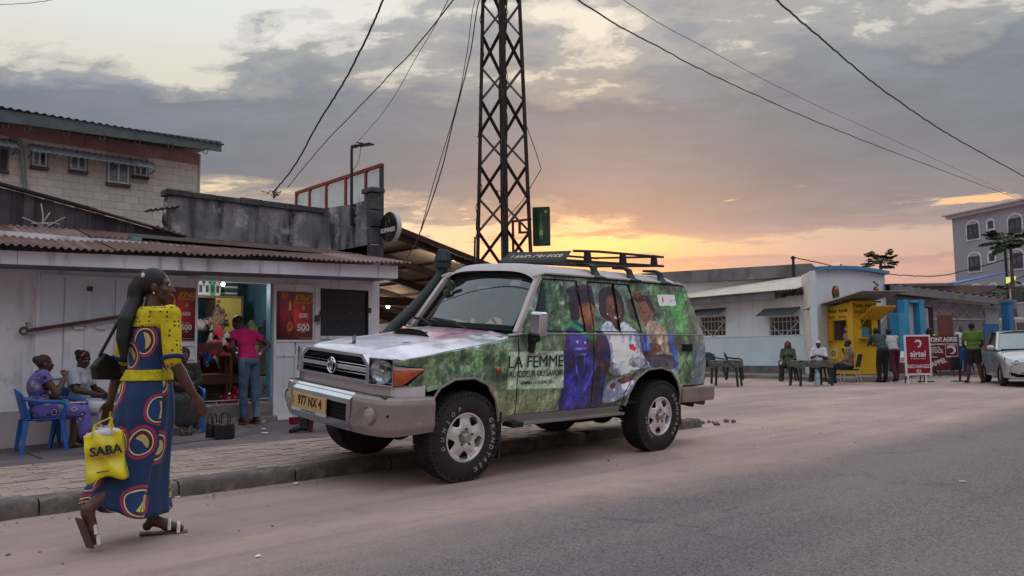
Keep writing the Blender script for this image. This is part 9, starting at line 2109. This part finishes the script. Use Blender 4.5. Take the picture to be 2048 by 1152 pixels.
# third woman in black
pp = G(376, 872, .07); rz3 = vd(pp)-pi/2-radians(172)
blackf = wax_print('black_dotted_print', (0,0,0), [(0, (150, 148, 140)), (.05, (34, 32, 36)), (.2, (30, 29, 33)), (.3, (33, 31, 36)), (.44, (70, 66, 64)), (.46, (30, 29, 33))], 13, obj=True, rnd=1.0)
w3, J3, hv3 = person('seated woman in a black dotted dress with clasped hands facing the road', (pp.x, pp.y+.2, .07), rz3, SIT, dict(wr=(.035, .22, .76), wl=(-.035, .22, .76), er=(.23, .02, .78), el=(-.23, .02, .78), kr=(.11, .42, .50), kl=(-.11, .42, .50), ar=(.07, .48, .09), al=(-.03, .50, .09), tr=(.04, .62, .03), tl=(0, .64, .03)), skin=1, vox=.009, girth=1.05, size=.86, female=True, hair='wrap', hairmat=M('dark_headscarf', (60, 40, 44), .8, contrast=.3), top=dict(mat=blackf, name='blouse'), sleeve=1.5, shoes=dict(sandal=True, mat=dark_m, strap=dark_m), look=(0, radians(-14)), curl=1.3)
c = MB()
for s in (-1, 1): c.cap((s*.09, 0, .53), (s*.11, .42, .51), .115, .095); c.cap((s*.11, .42, .51), (s*.09, .46, .24), .095, .09)
c.cap((0, 0, .54), (0, .42, .51), .12, .09); c.cap((0, .42, .5), (0, .46, .24), .10, .10); remesh(c, 'skirt', blackf, w3, .012, 3)
MB().tube([J3['neck']+Vector((cos(t)*.085, sin(t)*.075+.02, -.02-.03*sin(t)-.10*max(0, sin(t)))) for t in np.linspace(0, 2*pi, 24)], .007, 5).build('beads', M('pale_beads', (190, 184, 170), .4), w3)
chair_mono('plastic_chair', 'blue plastic armchair under the woman in black', ch_b, (pp.x, pp.y+.2, .07), rz3+pi, 'blue plastic chairs of the women', .42, .86).scale = (.88,)*3
# two handbags on the slabs
for (px, py, w_, h_, lb, rz_) in ((424, 878, .13, .19, 'small black bag on the slabs beside the larger handbag', .4), (449, 879, .22, .20, 'black leather handbag with tall handles standing on the slabs', -.7)):
  p = G(px, py, .09); b_ = thing('handbag', lb, 'bag', tuple(p), rz_); c = MB(); c.prism([(-w_/2, 0), (w_/2, 0), (w_/2*1.05, h_*.6), (w_/2*.9, h_), (0, h_*.9), (-w_/2*.9, h_), (-w_/2*1.05, h_*.6)], lambda a, b, d: (a, d, b), -.05, .05); c.build('bag', M('black_leather', (1,1,1)), b_, bev=.02, seg=3)
  for s in (-1, 1): MB().tube([(-w_*.25, s*.04, h_*.9), (-w_*.2, s*.04, h_*1.45), (0, s*.04, h_*1.6), (w_*.2, s*.04, h_*1.45), (w_*.25, s*.04, h_*.9)], .007, 5).build('handle', M('black_leather', (1,1,1)), b_, smooth=True)
# ---- person in pink at the doorway, back turned, hands on hips
pp = G(497, 848, .122); rz4 = vd(pp)-pi/2+radians(38)
denim = M('washed_denim', (84, 104, 128), .9, (52, 70, 96), ns=5, bump=.5, bs=30, streak=((130, 146, 160), (5, 5, 1.5), .55, .72)); pinkm = M('magenta_cotton', (190, 22, 100), .85, (166, 16, 88), ns=6, bump=.4, bs=18)
w4, J4, hv4 = person('person in a magenta polo shirt and blue jeans standing with hands on hips', tuple(pp), rz4, STAND, dict(pelvis=(0, .02, .92), waist=(0, .04, 1.04), chest=(0, .10, 1.21), neck=(0, .18, 1.36), head=(-.0, .27, 1.46), sr=(.16, .13, 1.31), sl=(-.16, .13, 1.31), er=(.34, -.02, 1.15), el=(-.30, .02, 1.12), wr=(.17, -.01, .98), wl=(-.19, .08, .96), fr=(.10, -.02, .93), fl=(-.12, .14, .92), ar=(.10, -.06, .085), al=(-.05, .05, .085), tr=(.12, .09, .025), tl=(-.06, .21, .025), kr=(.095, .0, .49), kl=(-.07, .04, .49)), skin=2, vox=.009, size=.97, hair='short', look=(0, radians(-38)), top=dict(mat=pinkm, name='polo_shirt'), bottom=dict(mat=denim, name='jeans', loose=-.004), sleeve=.55, shoes=dict(sandal=True, mat=M('red_flipflop', (150, 40, 46), .6), strap=M('red_flipflop', (1,1,1))), girth=.96, female=True)
MB().cyl((.185, 0, 1.0), (.19, 0, 1.03), .034, n=16).build('bracelet', M('pale_bracelet', (206, 200, 180), .4), w4, smooth=True)
MB().b(-.10, .08, .16, .22, .88, .98).build('waist_pouch', M('black_leather', (1,1,1)), w4, bev=.02)
# ---- someone seated behind the car front, only the lower legs show
pp = G(607, 876, .122)
w5, J5, hv5 = person('seated person in dark trousers mostly hidden behind the front of the car', (pp.x+.62, pp.y+.45, .122), vd(pp)-pi/2+radians(75), SIT, dict(head=(0, .12, 1.10), neck=(0, .06, 1.0)), skin=2, vox=.014, size=.86, hair='short', top=dict(mat=cl('black', (1,1,1)), name='shirt'), bottom=dict(mat=cl('charcoal', (1,1,1)), name='trousers'), shoes=dict(mat=M('black_leather', (1,1,1))))
st5 = thing('wooden_stool', 'dark red wooden stool leg seen below the car bumper', 'stool', (pp.x+.60, pp.y+.45, .122), .3)
MB().b(-.18, .18, -.18, .18, .40, .44).build('seat', wood, st5, bev=.008)
for sx in (-1, 1):
  for sy in (-1, 1): MB().obox((sx*.14, sy*.14, .40), (sx*.17, sy*.17, 0), .04, .04).build('leg', rust_bar, st5)
tag(MB().b(-.06, .06, -.04, .04, 0, .10).build('red_packet', M('red_plastic', (1,1,1)), loc=tuple(G(588, 848, .122)), bev=.01), 'small red packet on the slabs left of the hidden person', 'packet'); tag(MB().b(-.04, .04, -.03, .03, 0, .12).build('pale_packet', M('white_carton', (0,0,0)), loc=tuple(G(617, 858, .13)), bev=.01), 'pale packet on the slabs right of the hidden person', 'packet')
# ---- people across the lot
def far(label, px, py, face, base=STAND, z=0, **k):
  p = G(px, py, z); k.setdefault('vox', .015); return person(label, (p.x, p.y, z), vd(p)-pi/2+radians(face), base, k.pop('pose', {}), **k)
shb = dict(mat=dark_m)
camo = M('green_camo', (92, 104, 78), .85, (58, 64, 54), ns=16, contrast=.5)
sitlow = dict(wr=(.10, .22, .80), wl=(-.12, .2, .80))
far('seated woman with long brown hair in a green camouflage top at the dark table', 1578, 762, 170, SIT, hair='long', hairmat=M('brown_hair', (70, 38, 34), .6), female=True, top=dict(mat=camo), bottom=dict(mat=M('black_trousers', (34, 33, 40), .85)), sleeve=1.2, shoes=shb, skin=1, look=(-.2, 0), girth=1.0)
far('seated man in white shirt and pale cap with a sling bag at the dark table', 1640, 763, 165, SIT, hair='cap', hairmat=M('cream_cap', (206, 196, 172), .7), top=dict(mat=M('white_cotton', (214, 214, 222), .85)), bottom=dict(mat=M('black_trousers', (1,1,1))), sleeve=.9, shoes=shb, skin=2, girth=1.15, pose=sitlow)
beigeshirt = M('brown_patterned_shirt', (138, 116, 98), .85, (104, 84, 76), ns=14, contrast=.4)
p = far('seated man in a brown patterned shirt resting his hand on his chin', 1700, 768, 75, SIT, hair='short', top=dict(mat=beigeshirt), bottom=dict(mat=M('navy_trousers', (36, 42, 58), .85)), sleeve=1.7, shoes=shb, skin=2, girth=1.1, pose=dict(er=(.22, .06, .76), wr=(.16, .20, .96), fr=(.08, .16, 1.06), wl=(-.2, .30, .60), el=(-.23, .0, .74), kr=(.10, .44, .54), kl=(-.12, .42, .50), ar=(.14, .52, .10), al=(-.12, .40, .085), tr=(.15, .68, .06)))
# his metal framed chair
pc = G(1700, 768); mc_ = thing('metal_chair', 'black backed chair with thin metal legs under the man in brown', 'chair', (pc.x, pc.y, 0), vd(pc)-pi/2+radians(75))
MB().b(-.21, .21, -.22, .22, .40, .44).build('seat', dark_m, mc_, bev=.01); MB().obox((0, -.24, .5), (0, -.33, .88), .42, .03, (0, 1, 0)).build('backrest', dark_m, mc_)
for sx in (-1, 1):
  MB().tube([(sx*.19, .19, .42), (sx*.2, .22, 0)], .013, 6).build('leg', chrome_r, mc_); MB().tube([(sx*.19, -.2, .42), (sx*.2, -.30, 0)], .013, 6).build('leg', chrome_r, mc_)
for (px, py, f_, lb) in ((1578, 762, 170, 'dark plastic chair under the woman with long brown hair'), (1640, 763, 165, 'dark plastic chair under the man with the pale cap')):
  pc = G(px, py); chair_mono('plastic_chair', lb, dkp, (pc.x, pc.y, 0), vd(pc)-pi/2+radians(f_)+pi)
lean_ = dict(pelvis=(0, -.12, .92), waist=(0, -.04, 1.05), chest=(0, .06, 1.2), neck=(0, .16, 1.34), head=(0, .24, 1.46), sr=(.17, .12, 1.31), sl=(-.17, .12, 1.31), er=(.2, .28, 1.10), el=(-.2, .28, 1.10), wr=(.12, .5, 1.08), wl=(-.12, .5, 1.08), hr=(.085, -.12, .90), hl=(-.085, -.12, .90), kr=(.09, -.04, .49), kl=(-.09, .0, .49))
far('man in a dark green shirt leaning on the kiosk counter', 1765, 765, 28, STAND, hair='short', pose=lean_, top=dict(mat=M('dark_green_shirt', (52, 70, 62), .85)), bottom=dict(mat=M('black_trousers', (1,1,1))), sleeve=.95, shoes=shb, skin=2, size=1.06, girth=1.08)
far('man in pale grey shirt and maroon trousers bent towards the kiosk', 1788, 763, 20, STAND, hair='short', pose=dict(lean_, al=(-.1, -.45, .13), kl=(-.09, -.22, .50), tl=(-.13, -.33, .04)), top=dict(mat=M('pale_grey_shirt', (176, 176, 174), .85)), bottom=dict(mat=M('maroon_trousers', (88, 26, 44), .85)), sleeve=.95, shoes=shb, skin=1, size=1.04)
far('man in green t-shirt and black shorts standing with his back turned', 1950, 766, 8, STAND, hair='short', top=dict(mat=M('green_tshirt', (88, 114, 46), .85, contrast=.2, ns=4)), bottom=dict(mat=M('black_shorts', (30, 30, 36), .85), name='shorts', loose=.008), leg=.85, sleeve=.7, shoes=dict(sandal=True, mat=dark_m, strap=dark_m), skin=0, size=1.05, girth=1.12, pose=dict(ar=(.16, -.02, .085), al=(-.15, .0, .085), tr=(.2, .13, .025), tl=(-.18, .15, .025), kr=(.12, .02, .49), kl=(-.12, .02, .49), er=(.23, .02, 1.1), wr=(.16, .2, 1.0), er_=0) if False else dict(ar=(.17, -.02, .085), al=(-.16, .0, .085), tr=(.21, .12, .025), tl=(-.2, .14, .025), kr=(.125, .02, .49), kl=(-.12, .02, .49), er=(.25, .02, 1.1), wr=(.18, .2, .95), el=(-.24, .02, 1.1), wl=(-.15, .2, .95)))
def fard(label, px, py_head, dist, z, face, base, hz, **k):
  p = DD(px, 700, dist); k.setdefault('vox', .016); return person(label, (p.x, p.y, z), vd(p)-pi/2+radians(face), base, k.pop('pose', {}), **k)
fard('person in a white t-shirt standing behind the green shirted man', 1925, 650, 28.5, .16, 180, STAND, 1.6, hair='short', top=dict(mat=M('white_cotton', (0,0,0))), bottom=dict(mat=M('denim_blue', (40, 70, 120), .85)), sleeve=.7, skin=1, shoes=shb, size=.98)
fard('person in a yellow shirt with dark hair down their back by the doorway curtain', 1860, 660, 27.6, .16, 15, STAND, 1.5, hair='long', top=dict(mat=M('yellow_shirt', (190, 170, 40), .85)), bottom=dict(mat=M('black_trousers', (1,1,1))), sleeve=.6, skin=2, shoes=shb, size=.93)
fard('seated person in a black and white top behind the red A board', 1836, 668, 27.0, .16, 170, SIT, 1.2, hair='short', top=dict(mat=M('black_white_top', (200, 200, 204), .85, (40, 40, 48), ns=7, contrast=.8)), bottom=dict(mat=M('black_trousers', (1,1,1))), skin=2, shoes=shb, size=1.0)
fard('seated person in a teal top between the two red signs', 1855, 668, 26.6, .16, 190, SIT, 1.2, hair='short', top=dict(mat=M('teal_top', (36, 84, 96), .85)), bottom=dict(mat=M('black_trousers', (1,1,1))), skin=0, shoes=shb, size=.97)
fard('seated man in grey vest and dark cap beside the silver hatchback', 2010, 655, 26.0, .16, 150, SIT, 1.2, hair='wrap', hairmat=dark_m, top=dict(mat=M('grey_vest', (150, 152, 160), .85)), bottom=dict(mat=M('denim_blue', (1,1,1))), sleeve=.25, skin=2, shoes=shb, size=1.05, pose=dict(er=(.24, .1, .8), wr=(.2, .32, .92)))
